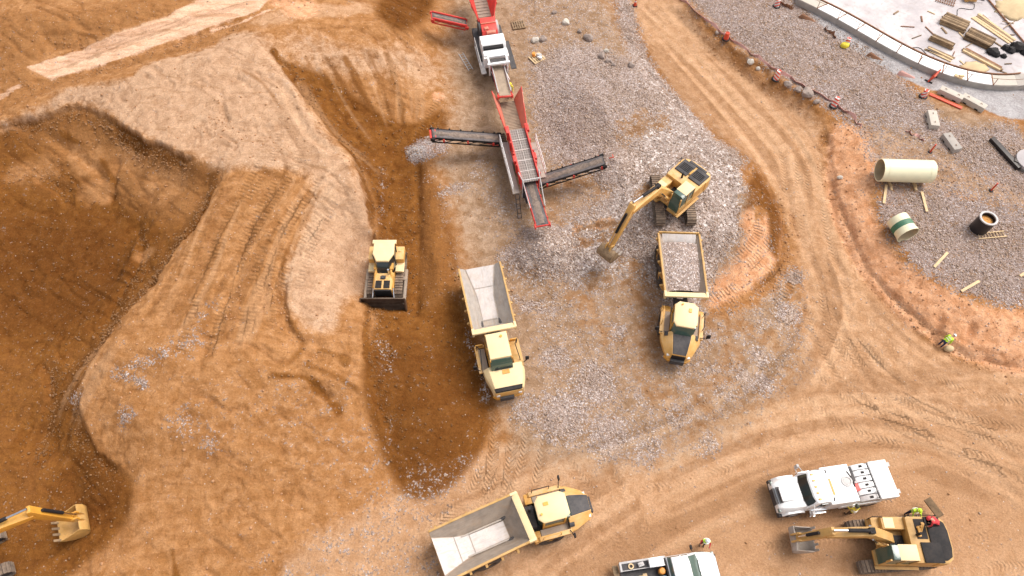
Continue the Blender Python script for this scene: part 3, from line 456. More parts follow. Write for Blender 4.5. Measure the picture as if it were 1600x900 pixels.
MT['steel_pale'] = paint("scoured_steel", (.66, .61, .60), .45, .5, (.50, .40, .33), wear=.12, streak=.55)
MT['steel_mid'] = paint("bed_steel", (.36, .30, .25), .55, .6, (.36, .25, .17), wear=.14, streak=.55)
MT['fines'] = paint('belt_fines', (.22, .18, .165), .9, .3, wear=.25, scale=3); MT['blade'] = paint('blade_steel', (.16, .12, .095), .35, .35, (.30, .18, .1), .4, wear=.2)
MT['black'] = paint("black_metal", (.018, .018, .021), .6, .10, (.25, .17, .12), spec=.15)
MT['charcoal'] = paint("charcoal_panel", (.055, .055, .062), .6, .18, (.33, .26, .21), spec=.2)
MT['rubber'] = paint("tyre_rubber", (.045, .042, .042), .85, .5, (.26, .17, .11), mud=.3)
MT['track'] = paint("dusty_track_steel", (.17, .13, .105), .75, .75, (.36, .25, .17), wear=.2)
MT['chrome'] = plain("polished_rod", (.75, .75, .77), .18, 1.0)
MT['red'] = paint("plant_red", (.70, .035, .03), .4, .2, (.6, .3, .2), wear=.1)
MT['red_faded'] = paint("dusty_red", (.68, .17, .11), .5, .6, (.55, .34, .25), wear=.08)
MT['white'] = paint("white_paint", (.88, .87, .87), .35, .1, (.6, .48, .38), wear=.03)
MT['grey_light'] = paint("light_grey_paint", (.55, .53, .53), .45, .25, (.45, .33, .25))
MT['belt'] = paint("conveyor_belt", (.075, .07, .075), .8, .45, (.30, .24, .22))
MT['belt_dusty'] = paint("dusty_belt", (.34, .26, .19), .85, .6, (.45, .33, .24))
MT['hazard'] = paint("safety_orange_red", (.80, .09, .04), .5, .12)
MT['hazard_white'] = paint("reflective_white", (.82, .80, .78), .45, .12)
MT['timber'] = paint("weathered_timber", (.34, .22, .12), .8, .2, (.4, .3, .22), wear=.22, scale=2)
MT['timber_pale'] = paint("new_timber", (.72, .52, .30), .75, .1, wear=.08, scale=2)
MT['timber_dark'] = paint("dark_timber", (.15, .09, .045), .85, .3, (.3, .2, .12), wear=.2, scale=2)
MT['concrete'] = paint("cast_concrete", (.58, .53, .47), .85, .3, (.5, .38, .27), wear=.07)
MT['concrete_grey'] = paint("grey_concrete", (.44, .40, .365), .85, .3, (.4, .31, .25), wear=.1)
MT['frp'] = paint("cream_pipe_wall", (.86, .80, .56), .4, .1, (.6, .48, .3), wear=.03)
MT['frp_in'] = paint("pipe_lining", (.56, .46, .30), .6, .3)
MT['green'] = paint("green_band", (.05, .20, .12), .5, .15)
MT['plastic_black'] = paint("black_pipe_wall", (.018, .016, .02), .4, .12)
MT['skin'] = plain("skin", (.5, .29, .19), .6); MT['vest'] = plain("lime_vest", (.55, .85, .05), .7); MT['vest_yellow'] = plain("yellow_vest", (.88, .70, .06), .7)
MT['navy'] = plain("navy_trousers", (.03, .04, .10), .85); MT['brown_cloth'] = plain("brown_trousers", (.12, .08, .055), .9); MT['dark_cloth'] = plain("dark_trousers", (.025, .022, .03), .9); MT['red_cloth'] = plain("red_shirt", (.65, .05, .06), .85); MT['white_cloth'] = plain("pale_shirt", (.7, .68, .66), .85)
MT['hat_white'] = plain("white_hard_hat", (.85, .85, .84), .3); MT['hat_dark'] = plain("dark_cap", (.04, .05, .03), .6); MT['boot'] = plain("work_boots", (.10, .06, .035), .8)
MT['orange'] = plain("orange_plastic", (.85, .32, .05), .4); MT['blue'] = plain("blue_plastic", (.05, .22, .42), .4); MT['lamp'] = plain("amber_lens", (.9, .42, .08), .2)
MT['fence'] = paint("faded_mesh_fence", (.62, .33, .29), .8, .3, (.5, .32, .25))
MT['rust'] = paint("rusty_bar", (.28, .12, .06), .8, .2, wear=.2)
MT['rock'] = paint("quarry_rock", (.36, .29, .26), .9, .3, (.42, .3, .22), wear=.2)
MT['slab'] = paint("slab_concrete", (.56, .51, .51), .85, .5, (.46, .41, .41), wear=.14, scale=.25)
MT['sandpile'] = paint("yellow_sand", (.66, .50, .30), .95, .2, wear=.1)
def glass(name, col):
    t = NT(name); return t.done(col, .08, None, 0, .7)
MT['glass'] = glass("dark_cab_glass", (.02, .026, .026)); MT['glass_green'] = glass("green_cab_glass", (.055, .10, .08)); MT['glass_pale'] = glass("pale_windscreen", (.10, .14, .12))
def striped(name, a, b, per, ax):
    t = NT(name); p = t.pos(True); s = t.n("ShaderNodeSeparateXYZ"); t.l(p, s.inputs[0]); q = s.outputs[2]
    if ax == 'spiral': q = t.math('ADD', s.outputs[2], t.math('MULTIPLY', s.outputs[0], .9))
    elif ax == 'x': q = s.outputs[0]
    f = t.math('GREATER_THAN', t.math('FRACT', t.math('DIVIDE', q, per)), .5); n = t.noise(p, 6, 4); return t.done(t.mix(t.math('MULTIPLY', n, .3), t.mix(f, a, b), (.4, .28, .2)), .5)
MT['stripes'] = striped("red_white_bands", (.82, .07, .04), (.84, .80, .78), .34, 'spiral')
MT['mesh'] = None
def mesh_mat():
    t = NT("screen_mesh"); p = t.pos(True); s = t.n("ShaderNodeSeparateXYZ"); t.l(p, s.inputs[0])
    a = t.math('LESS_THAN', t.math('FRACT', t.math('MULTIPLY', s.outputs[0], 4)), .22); b = t.math('LESS_THAN', t.math('FRACT', t.math('MULTIPLY', s.outputs[1], 4)), .22); f = t.math('MAXIMUM', a, b); n = t.noise(p, 3, 5)
    return t.done(t.mix(f, t.mix(n, (.10, .085, .08), (.26, .21, .185)), (.31, .265, .24)), .7)
MT['mesh'] = mesh_mat()
def stone_mat(name, scale=9):
    t = NT(name); p = t.pos(True); v = t.voro(p, scale); s = t.n("ShaderNodeSeparateColor"); t.l(v.outputs["Color"], s.inputs[0]); c = t.ramp(s.outputs[0], STONES); return t.done(t.mix(.15, c, (.3, .2, .14)), .9, t.bump(v.outputs["Distance"], .8, .06))
MT['load'] = stone_mat("broken_stone", 13)
def island_mat():
    t = NT("loose_stone"); a = t.n("ShaderNodeAttribute"); a.attribute_name = "tone"; c = t.ramp(a.outputs["Fac"], STONES); n = t.noise(t.pos(), 9, 3); return t.done(t.mix(t.math('MULTIPLY', n, 1.0), c, (.42, .29, .20)), .95, spec=.1)
MT['loose'] = island_mat()
# ------------------------------------------------------------------ mesh builder
class MB:
    def __init__(s): s.v = []; s.f = []; s.mi = []
    def add(s, vs, fs, m=None, mi=0):
        o = len(s.v)
        for v in vs: v = Vector(v); s.v.append(m @ v if m else v)
        for f in fs: s.f.append([o + i for i in f]); s.mi.append(mi)
        return s
    def box(s, c, d, rz=0, ry=0, rx=0, top=None, mi=0):
        x, y, z = d[0] / 2, d[1] / 2, d[2] / 2; tx, ty = top or (1, 1)
        vs = [(-x, -y, -z), (x, -y, -z), (x, y, -z), (-x, y, -z), (-x * tx, -y * ty, z), (x * tx, -y * ty, z), (x * tx, y * ty, z), (-x * tx, y * ty, z)]
        m = Matrix.Translation(c) @ Matrix.Rotation(rz, 4, 'Z') @ Matrix.Rotation(ry, 4, 'Y') @ Matrix.Rotation(rx, 4, 'X')
        return s.add(vs, [(0, 3, 2, 1), (4, 5, 6, 7), (0, 1, 5, 4), (1, 2, 6, 5), (2, 3, 7, 6), (3, 0, 4, 7)], m, mi)
    def prism(s, prof, a, b, ax='y', mi=0):     # polygon swept along an axis: 'y' -> prof is (x,z); 'z' -> (x,y); 'x' -> (y,z)
        n = len(prof)
        def pt(q, h): return (q[0], h, q[1]) if ax == 'y' else (q[0], q[1], h) if ax == 'z' else (h, q[0], q[1])
        vs = [pt(q, a) for q in prof] + [pt(q, b) for q in prof]
        return s.add(vs, [list(range(n))[::-1], list(range(n, 2 * n))] + [(i, (i + 1) % n, n + (i + 1) % n, n + i) for i in range(n)], None, mi)
    def loft(s, rings, cap=True, closed=True, mi=0):
        n = len(rings[0]); vs = [v for r in rings for v in r]; fs = []
        for k in range(len(rings) - 1):
            for i in range(n if closed else n - 1): j = (i + 1) % n; fs.append((k * n + i, k * n + j, (k + 1) * n + j, (k + 1) * n + i))
        if cap: fs += [list(range(n))[::-1], list(range((len(rings) - 1) * n, len(rings) * n))]
        return s.add(vs, fs, None, mi)
    def cyl(s, a, b, r, n=14, r2=None, cap=True, mi=0):
        a = Vector(a); b = Vector(b); d = b - a; q = d.to_track_quat('Z', 'Y').to_matrix(); r2 = r if r2 is None else r2
        ra = [a + q @ Vector((r * math.cos(2 * math.pi * i / n), r * math.sin(2 * math.pi * i / n), 0)) for i in range(n)]; rb = [b + q @ Vector((r2 * math.cos(2 * math.pi * i / n), r2 * math.sin(2 * math.pi * i / n), 0)) for i in range(n)]
        return s.loft([ra, rb], cap, True, mi)
    def tube(s, pts, r, n=6, mi=0):
        for a, b in zip(pts[:-1], pts[1:]): s.cyl(a, b, r, n, mi=mi)
        return s
    def lathe(s, c, axis, prof, n=24, mi=0):     # closed ring profile [(radius, offset)] round an axis
        q = Vector(axis).to_track_quat('Z', 'Y').to_matrix(); c = Vector(c); rings = []
        for i in range(n):
            a = 2 * math.pi * i / n; rings.append([c + q @ Vector((r * math.cos(a), r * math.sin(a), h)) for r, h in prof])
        m = len(prof); vs = [v for r in rings for v in r]; fs = []
        for k in range(n):
            for i in range(m): j = (i + 1) % m; fs.append((k * m + i, ((k + 1) % n) * m + i, ((k + 1) % n) * m + j, k * m + j))
        return s.add(vs, fs, None, mi)
    def sheet(s, prof, th, a, b, mi=0):          # bent plate: open (x,z) profile with thickness, swept along y
        n = len(prof); off = []
        for i in range(n):
            p0 = Vector(prof[max(i - 1, 0)]); p1 = Vector(prof[min(i + 1, n - 1)]); t = (p1 - p0).normalized(); off.append((prof[i][0] - t.y * th, prof[i][1] + t.x * th))
        return s.prism(list(prof) + off[::-1], a, b, 'y', mi)
    def build(s, name, mats, parent=None, bevel=0.0, smooth=38, loc=None, rot=None):
        me = bpy.data.meshes.new(name); me.from_pydata([tuple(v) for v in s.v], [], s.f)
        for m in (mats if isinstance(mats, (list, tuple)) else [mats]): me.materials.append(MT[m] if isinstance(m, str) else m)
        me.polygons.foreach_set("material_index", s.mi)
        bm = bmesh.new(); bm.from_mesh(me); bmesh.ops.recalc_face_normals(bm, faces=bm.faces)
        if bevel:
            es = [e for e in bm.edges if len(e.link_faces) == 2 and e.calc_face_angle(0) > R(35)]
            try: bmesh.ops.bevel(bm, geom=es, offset=bevel, segments=2, affect='EDGES', clamp_overlap=True, profile=.6)
            except Exception: pass
        for f in bm.faces: f.smooth = True
        for e in bm.edges: e.smooth = len(e.link_faces) == 2 and e.calc_face_angle(0) < R(smooth)
        bm.to_mesh(me); bm.free()
        o = bpy.data.objects.new(name, me); COL.objects.link(o)
        if parent: o.parent = parent
        if loc is not None: o.location = loc
        if rot is not None: o.rotation_euler = rot
        return o
def tag(o, label, cat, group=None, kind=None):
    if kind: o["kind"] = kind
    if label: o["label"] = label
    if cat: o["category"] = cat
    if group: o["group"] = group
    return o
def thing(name, label, cat, loc, rz=0, group=None):
    o = bpy.data.objects.new(name, None); COL.objects.link(o); o.location = loc; o.rotation_euler = (0, 0, rz); o.empty_display_size = .5
    return tag(o, label, cat, group)
def node(name, parent, loc, rz=0): raise NotImplementedError
def copy_part(o, parent):
    c = o.copy(); COL.objects.link(c); c.parent = parent
    for ch in list(o.children): copy_part(ch, c)
    return c
def copy_thing(o, loc, rz, label, group=None):
    c = o.copy(); COL.objects.link(c); c.location = loc; c.rotation_euler = (0, 0, rz); c["label"] = label
    if group: c["group"] = group
    for ch in list(o.children): copy_part(ch, c)
    return c
class Sub:                                       # builds parts in a turned frame (an articulated half, a slewed upper body)
    def __init__(s, parent, loc=(0, 0, 0), rz=0): s.p = parent; s.loc = loc; s.rz = rz
    def __call__(s, mb, name, mats, bevel=.02, parent=None, smooth=38):
        if parent is not None: return mb.build(name, mats, parent, bevel, smooth)
        return mb.build(name, mats, s.p, bevel, smooth, s.loc, (0, 0, s.rz))
def wheel(sub, x, y, z, r, wd, rim='yellow_deep', lugs=22, name='wheel', rimf=.55):
    b = MB(); sg = 1 if y > 0 else -1; h = wd / 2
    b.lathe((x, y, z), (0, 1, 0), [(r * .56, -h), (r * .86, -h * 1.04), (r * .97, -h * .86), (r * .97, h * .86), (r * .86, h * 1.04), (r * .56, h)], 28)
    for i in range(lugs):
        a = 2 * math.pi * i / lugs
        for q in (-1, 1):
            aa = a + (q > 0) * math.pi / lugs; b.box((x + r * .985 * math.cos(aa), y + q * h * .45, z + r * .985 * math.sin(aa)), (.09, h * .8, r * .11), 0, math.pi / 2 - aa + math.pi / 2 * 0, 0)
    t = sub(b, name, 'rubber', 0)
    d = MB(); d.lathe((x, y, z), (0, 1, 0), [(.02, -h * .2), (r * rimf, -h * .5), (r * .6, -h * 1.0), (r * .6, h * 1.0), (r * rimf, h * .5), (.02, h * .2)], 20)
    d.cyl((x, y + sg * h * .1, z), (x, y + sg * h * .75, z), r * .24, 12); d.cyl((x, y + sg * h * .75, z), (x, y + sg * h * .85, z), r * .15, 10)
    d.build('rim', rim, t); return t
def near_head(a, b): return math.atan2(b.y - a.y, b.x - a.x)
# ------------------------------------------------------------------ articulated dump trucks
def bed_section(x, rim, zr, fl, zf):             # inner outline of the dump body at one station, left rim to right rim
    return [(x, rim, zr), (x, fl + (rim - fl) * .12, zf + .08), (x, fl, zf), (x, -fl, zf), (x, -fl - (rim - fl) * .12, zf + .08), (x, -rim, zr)]
def dump_truck(label, rear, front, style, steer, floor, loaded=False):
    a, b = P(*rear, 2.55), P(*front, 2.95); h = near_head(a, b); c = a.lerp(b, .5)
    ux, uy = math.cos(h), math.sin(h); off = 2.5                    # bed middle lies 2.6 m behind the hitch
    gx, gy = c.x + ux * off, c.y + uy * off
    root = thing('dump_truck', label, 'dump truck', (gx, gy, zg(gx - ux * 2, gy - uy * 2) + .02), h, 'articulated dump trucks'); S = Sub(root)
    # dump body: stations from tail to headboard
    st = [(-5.35, 1.46, 2.50, 1.12 if floor != 'wide' else 1.2, 2.28), (-4.1, 1.46, 2.62, .80, 1.80), (-3.2, 1.45, 2.74, .64, 1.62), (-.95, 1.42, 2.90, .60, 1.52), (-.35, 1.42, 2.95, 1.0, 2.35), (-.02, 1.42, 2.98, 1.3, 2.90)]
    b = MB(); b.loft([bed_section(*q) for q in st], False, False); liner_pts = [bed_section(*q) for q in st]
    body = MB(); outer = []
    for q in st:
        x, rim, zr, fl, zf = q; outer.append([(x, rim + .10, zr + .002), (x, rim + .10, zr - .22), (x, fl + .14, zf - .12), (x, -fl - .14, zf - .12), (x, -rim - .10, zr - .22), (x, -rim - .10, zr + .002)])
    outer[0] = [(p[0] - .03, p[1], p[2]) for p in outer[0]]; outer[-1] = [(.1, p[1], p[2]) for p in outer[-1]]
    body.loft(outer, False, False)
    n = len(st)                                                     # rim strips join inner and outer skins
    for sd in (0, 5):
        for k in range(n - 1): body.add([outer[k][sd], outer[k + 1][sd], liner_pts[k + 1][sd], liner_pts[k][sd]], [(0, 1, 2, 3)])
    for k in (0, n - 1):
        for i in range(5): body.add([outer[k][i], outer[k][i + 1], liner_pts[k][i + 1], liner_pts[k][i]], [(0, 1, 2, 3)])
    bo = S(body, 'dump_bed', 'yellow_old' if style == 'old' else 'yellow_old', 0)
    b.build('bed_liner', 'steel_mid' if floor != 'grey' else 'steel', bo)
    for sd in (1, -1):
        rr = MB()
        for k in range(n - 1):
            A = Vector((st[k][0], sd * (st[k][1] + .05), st[k][2] + .03)); B = Vector((st[k + 1][0], sd * (st[k + 1][1] + .05), st[k + 1][2] + .03)); d = B - A; rr.box((A + B) / 2, (d.length, .13, .09), math.atan2(d.y, d.x) * 1, -math.atan2(d.z, d.x))
        rr.build('top_rail', 'yellow_old', bo, .015)
    hb = MB(); hb.prism([(-.08, 2.96), (.1, 3.0), (.32, 3.06), (.36, 2.96), (.1, 2.5)], -1.46, 1.46, 'y')
    for sd in (1, -1): hb.box((.1, sd * 1.46, 2.85), (.45, .16, .42))
    hb.build('spill_guard', 'cream', bo, .02)
    if not loaded:
        fp = MB()
        fw = {'grey': [(-5.33, 1.02, 2.292), (-4.1, .72, 1.812), (-3.2, .56, 1.632), (-1.3, .52, 1.545)], 'wide': [(-5.33, 1.12, 2.292), (-4.1, .76, 1.812), (-3.2, .56, 1.632), (-1.0, .52, 1.535)]}[floor]
        fp.loft([[(x, w_, z + .02), (x, -w_, z + .02), (x, -w_, z + .006), (x, w_, z + .006)] for x, w_, z in fw]); fp.build('floor_plate', 'steel_pale', bo)
        rb = MB()
        if floor == 'wide': bars = [((-2.35, .62, 1.66), (2.7, .09, .12), .045), ((-2.35, -.62, 1.66), (2.7, .09, .12), .045), ((-4.1, 0, 1.845), (.06, 1.5, .03), 0), ((-3.2, 0, 1.665), (.06, 1.1, .03), 0)]
        else: bars = [((-3.9, 0, 1.80), (.06, 1.4, .03), 0), ((-1.35, 0, 1.56), (.08, 1.0, .05), 0)]
        for q in bars: rb = MB(); rb.box(q[0], q[1], 0, q[2]); rb.build('wear_bar', 'steel', bo)
    else:
        tg = MB(); tg.prism([(-5.40, 1.75), (-5.46, 2.62), (-5.36, 2.64), (-5.28, 1.75)], -1.5, 1.5, 'y'); tg.build('tailgate', 'yellow_old', bo, .015)
        ip = MB(); ip.prism([(-5.27, 2.58), (-4.3, 1.95), (-4.35, 1.86), (-5.27, 2.2)], -1.25, 1.25, 'y'); ip.build('tail_plate', 'steel_pale', bo, .01)
    for sd in (1, -1):
        for x in (-4.9, -3.9, -2.9, -1.9, -.9): ribs = MB(); ribs.box((x, sd * 1.44, 2.15), (.14, .26, .75), 0, 0, sd * -.45); ribs.build('side_rib', 'yellow_old', bo, .01)
    fr = MB(); fr.box((-2.5, .38, 1.1), (5.4, .2, .42)); fr.box((-2.5, -.38, 1.1), (5.4, .2, .42)); fr.box((-4.9, 0, 1.1), (.3, .9, .35)); fr.box((-.2, 0, 1.15), (.5, .9, .4)); fr.cyl((-4.4, -1.0, .82), (-4.4, 1.0, .82), .16); fr.cyl((-2.7, -1.0, .82), (-2.7, 1.0, .82), .16)
    for sd in (1, -1): fr.cyl((-2.2, sd * .62, 1.15), (-.6, sd * .66, 1.75), .09)
    S(fr, 'rear_frame', 'charcoal')
    for x in (-4.4, -2.7):
        for sd in (1, -1): wheel(S, x, sd * 1.12, .82, .82, .64)
    hi = MB(); hi.cyl((.45, 0, .75), (.45, 0, 1.55), .24); hi.box((.35, 0, 1.0), (.8, .5, .3)); hi.cyl((-.1, .5, 1.2), (.9, .42, 1.2), .07); hi.cyl((-.1, -.5, 1.2), (.9, -.42, 1.2), .07); hi.box((.42, 0, 1.62), (.5, .9, .12))
    S(hi, 'hitch', 'black')
    # front half, steered about the hitch
    F = Sub(root, (.45, 0, 0), steer); q = -.45
    ff = MB(); ff.box((2.3, 0, 1.0), (3.6, .95, .5)); ff.box((.6, 0, 1.25), (.7, 1.5, .3)); ff.cyl((1.1, -1, .82), (1.1, 1, .82), .17); F(ff, 'front_frame', 'charcoal')
    for sd in (1, -1): wheel(F, 1.1, sd * 1.15, .82, .82, .64)
    if style == 'new':
        ck = MB(); rings = []
        for x, hw, pw, zl, ze, zt in [(2.35, 1.42, .66, 1.25, 1.86, 2.38), (2.75, 1.34, .64, 1.15, 1.82, 2.34), (3.2, 1.14, .58, 1.05, 1.7, 2.22), (3.6, .95, .53, 1.0, 1.56, 2.06), (3.88, .74, .48, .98, 1.4, 1.86)]:
            rings.append([(x, hw - .05, zl), (x, hw, ze - .15), (x, hw - .16, ze), (x, pw, zt), (x, -pw, zt), (x, -hw + .16, ze), (x, -hw, ze - .15), (x, -hw + .05, zl)])
        ck.loft(rings); hood = F(ck, 'hood', 'yellow', .035, smooth=50)
        pn = MB(); pn.loft([[(x, w_, z + .004), (x, w_ - .02, z + .035), (x, -w_ + .02, z + .035), (x, -w_, z + .004)] for x, w_, z in [(2.36, .63, 2.38), (2.75, .61, 2.34), (3.2, .55, 2.22), (3.6, .50, 2.06), (3.86, .45, 1.875)]]); pn.build('hood_panel', 'charcoal', hood)
        vt = MB(); vt.box((2.5, .0, 2.405), (.16, .8, .03)); vt.box((2.52, .22, 2.425), (.1, .2, .04)); vt.box((2.52, -.22, 2.425), (.1, .2, .04)); vt.build('vent', 'black', hood)
        gr = MB(); gr.box((3.86, 0, 1.45), (.12, .95, .55)); gr.build('grille', 'black', hood)
        bp = MB(); bp.prism([(3.7, .95), (3.98, .62), (3.98, -.62), (3.7, -.95)], .85, 1.12, 'z'); F(bp, 'bumper', 'yellow_deep')
        for sd in (1, -1):
            l = MB(); l.box((3.76, sd * .68, 1.42), (.14, .22, .16)); F(l, 'headlight', 'hazard_white')
        cx, cl, cw, zt = 1.42, 1.85, .76, 3.15
        cb = MB(); cb.loft([[(x, y, z) for x, y in [(cx - cl / 2 + .3, cw), (cx + cl / 2, cw), (cx + cl / 2 + dx, cw * .7), (cx + cl / 2 + dx, -cw * .7), (cx + cl / 2, -cw), (cx - cl / 2 + .3, -cw), (cx - cl / 2, -cw * .55), (cx - cl / 2, cw * .55)]] for z, dx in ((1.5, .22), (2.35, .26), (zt, .0))])
        cab = F(cb, 'cab', 'glass_green', .02)
        rf = MB(); oct_ = [(cx - .95, .5), (cx - .66, .8), (cx + .66, .8), (cx + .98, .6), (cx + .98, -.6), (cx + .66, -.8), (cx - .66, -.8), (cx - .95, -.5)]
        rf.loft([[(x, y, zt) for x, y in oct_], [(x, y, zt + .14) for x, y in oct_], [((x - cx) * .86 + cx, y * .86, zt + .2) for x, y in oct_]]); rf.build('cab_roof', 'cream', cab, .02)
        for sy in (.78, -.78):
            pl = MB(); pl.box((cx - .66, sy, 2.4), (.11, .08, 1.6)); pl.box((cx + .66, sy, 2.4), (.11, .08, 1.6)); pl.box((cx, sy, 1.85), (1.35, .06, .6)); pl.build('cab_frame', 'yellow_deep', cab, .01)
        dm = MB(); dm.box((cx - .3, .25, zt + .22), (.3, .2, .06)); dm.cyl((cx - .7, -.3, zt + .2), (cx - .7, -.3, zt + .32), .07); dm.build('beacon', 'lamp', cab)
        rs = MB(); rs.box((cx - 1.25, 0, 1.75), (.5, 1.3, .7)); rs.cyl((cx - 1.25, .35, 2.1), (cx - 1.25, .35, 2.75), .08); F(rs, 'radiator_box', 'charcoal')
        for sd in (1, -1):
            fd = MB(); fd.prism([(.15, 1.5), (.4, 1.82), (2.4, 1.86), (2.4, 1.72), (.5, 1.7), (.25, 1.42)], sd * 1.22, sd * 1.5, 'y'); fd.prism([(.1, 1.2), (.15, 1.55), (.3, 1.55), (.3, 1.2)], sd * .95, sd * 1.5, 'y'); fe = F(fd, 'fender', 'yellow')
            dk = MB(); dk.box((1.5, sd * 1.02, 1.7), (1.9, .36, .05)); dk.build('walkway', 'steel_mid', fe)
            sp_ = MB(); sp_.box((.3, sd * 1.15, 1.62), (.45, .62, .1)); sp_.box((.15, sd * 1.2, 1.3), (.14, .5, .5)); sp_.build('step', 'yellow_deep', fe, .01)
            mr = MB(); mr.tube([(2.3, sd * 1.3, 1.9), (2.4, sd * 1.72, 2.1), (2.4, sd * 1.74, 2.6)], .03); mr.box((2.4, sd * 1.76, 2.45), (.1, .26, .42)); F(mr, 'mirror', 'black')
            hr = MB(); hr.tube([(.6, sd * 1.42, 1.85), (.6, sd * 1.42, 2.5), (1.7, sd * 1.42, 2.5), (1.7, sd * 1.42, 1.85)], .025); hr.build('handrail', 'black' if sd > 0 else 'yellow_deep', fe)
            df = MB(); df.cyl((2.3, sd * 1.0, 2.0), (2.6, sd * 1.0, 1.93), .17, 14); df.build('air_intake', 'charcoal', hood)
    else:
        ck = MB(); rings = []
        for x, l_, r_, tl, tr, zl, ze, zt in [(2.15, 1.28, 1.52, .95, 1.35, 1.3, 2.0, 2.34), (2.7, 1.2, 1.5, .86, 1.32, 1.2, 1.95, 2.28), (3.3, .98, 1.38, .8, 1.2, 1.1, 1.86, 2.18), (3.85, .84, 1.2, .72, 1.05, 1.0, 1.8, 2.08)]:
            rings.append([(x, r_, zl), (x, r_, ze), (x, tr, zt), (x, -tl, zt), (x, -l_, ze), (x, -l_, zl)])
        ck.loft(rings); hood = F(ck, 'hood', 'cream', .04, smooth=50)
        gr = MB(); gr.prism([(3.66, 1.12), (3.93, 1.05), (3.93, -.74), (3.66, -.80)], 1.95, 2.14, 'z'); gr.build('grille', 'black', hood, .02); np_ = MB(); np_.box((3.88, .16, 1.55), (.14, 1.85, .7)); np_.build('nose_plate', 'yellow', hood, .03)
        bd = MB(); bd.box((2.65, .2, 2.30), (.3, .5, .02), .0); bd.build('badge_plate', 'yellow_deep', hood)
        bp = MB(); bp.prism([(3.75, 1.25), (4.0, 1.0), (4.0, -.7), (3.75, -.95)], .85, 1.15, 'z'); F(bp, 'bumper', 'yellow_deep')
        for sd in (1, -1):
            l = MB(); l.box((3.95, .16 + sd * .75, 1.5), (.12, .24, .2)); F(l, 'headlight', 'hazard_white')
        cx, zt = 1.12, 3.2
        cb = MB(); cb.loft([[(x, y, z) for x, y in [(cx - .95, .74), (cx + .95 + dx, .74), (cx + .95 + dx, -.74), (cx - .95, -.74)]] for z, dx in ((1.5, .42), (2.3, .4), (zt, .02))]); cab = F(cb, 'cab', 'glass_green', .02)
        rf = MB(); rf.box((cx - .0, 0, zt + .08), (1.9, 1.5, .16), top=(.97, .95)); rf.build('cab_roof', 'cream', cab, .03)
        hd = MB(); hd.cyl((cx - .6, .3, zt + .16), (cx - .6, .3, zt + .26), .09); hd.build('beacon', 'lamp', cab)
        pl = MB()
        for sx, sy in ((-.92, .73), (.98, .73), (-.92, -.73), (.98, -.73), (.1, .75), (.1, -.75)): pl.box((cx + sx, sy, 2.4), (.1, .08, 1.75))
        pl.box((cx, .76, 1.85), (1.8, .06, .8)); pl.box((cx, -.76, 1.85), (1.8, .06, .8)); pl.box((cx - .96, 0, 2.2), (.06, 1.4, 1.5)); pl.build('cab_frame', 'yellow_deep', cab, .01)
        wp = MB(); wp.box((cx + 1.32, .1, 2.42), (.06, 1.2, .05)); wp.box((cx + 1.3, -.35, 2.5), (.25, .04, .04), .6); wp.build('wiper', 'black', cab)
        for sd in (1, -1):
            fd = MB()
            if sd > 0: fd.prism([(.15, 1.25), (.2, 1.85), (2.2, 2.02), (2.2, 1.7), (.55, 1.6), (.4, 1.25)], .86, 1.56, 'y'); fd.box((1.95, 1.2, 2.1), (.9, .62, .2))
            else: fd.prism([(.15, 1.25), (.2, 1.72), (2.2, 1.76), (2.2, 1.62), (.55, 1.58), (.4, 1.25)], -1.32, -1.54, 'y'); fd.prism([(.1, 1.2), (.15, 1.78), (.35, 1.8), (.35, 1.2)], -.86, -1.52, 'y')
            fe = F(fd, 'fender', 'yellow' if sd < 0 else 'yellow_old')
            dk = MB(); dk.box((1.3, sd * 1.1, 1.72 if sd < 0 else 1.62), (1.75, .42, .05)); dk.build('walkway', 'steel_mid', fe)
            st_ = MB(); st_.box((.28, sd * 1.2, 1.95), (.08, .5, .35)); st_.box((.3, sd * 1.2, 1.4), (.3, .6, .08)); st_.build('step', 'yellow_deep', fe, .01)
            hr = MB(); hr.tube([(.5, sd * 1.4, 1.8), (.55, sd * 1.4, 2.6), (.9, sd * 1.2, 2.62), (1.9, sd * 1.3, 2.5), (2.05, sd * 1.35, 1.9)], .028); hr.build('handrail', 'black', fe)
            mr = MB(); mr.tube([(2.2, sd * 1.4, 2.1), (2.1, sd * 1.75, 2.3), (2.1, sd * 1.78, 2.75)], .03); mr.box((2.1, sd * 1.78, 2.6), (.1, .24, .42)); F(mr, 'mirror', 'black')
        eb = MB(); eb.box((-.2, 0, 1.55), (.5, 1.0, .5)); eb.cyl((-.25, -.3, 1.8), (-.25, -.3, 2.9), .09); eb.tube([(-.35, .35, 1.8), (-.35, .35, 2.2), (.0, .35, 2.25)], .06); F(eb, 'exhaust', 'black')
    if loaded:
        ml = MB(); gx_, gy_ = 22, 14; vs = []; nz = np.random.default_rng(3)
        for i in range(gx_):
            for j in range(gy_):
                u = i / (gx_ - 1); v = j / (gy_ - 1) * 2 - 1; x = -4.6 + 4.15 * u; half = 1.30; vs.append((x, v * half, 2.34 + .22 * (1 - v * v) + .16 * (1 - (2 * u - 1.0) ** 2) + nz.uniform(-.05, .05)))
        vb = [(p[0], p[1] * .5, 1.66) for p in vs]; fs = []
        for i in range(gx_ - 1):
            for j in range(gy_ - 1): k = i * gy_ + j; fs.append((k, k + 1, k + gy_ + 1, k + gy_))
        ml.add(vs, fs); ld = ml.build('gravel_load', 'load', None, 0, 180); ld.location = root.location; ld.rotation_euler = root.rotation_euler; ld.location.z += .0
        tag(ld, "heap of grey broken stone filling the dump truck's bed", 'gravel load')
    return root
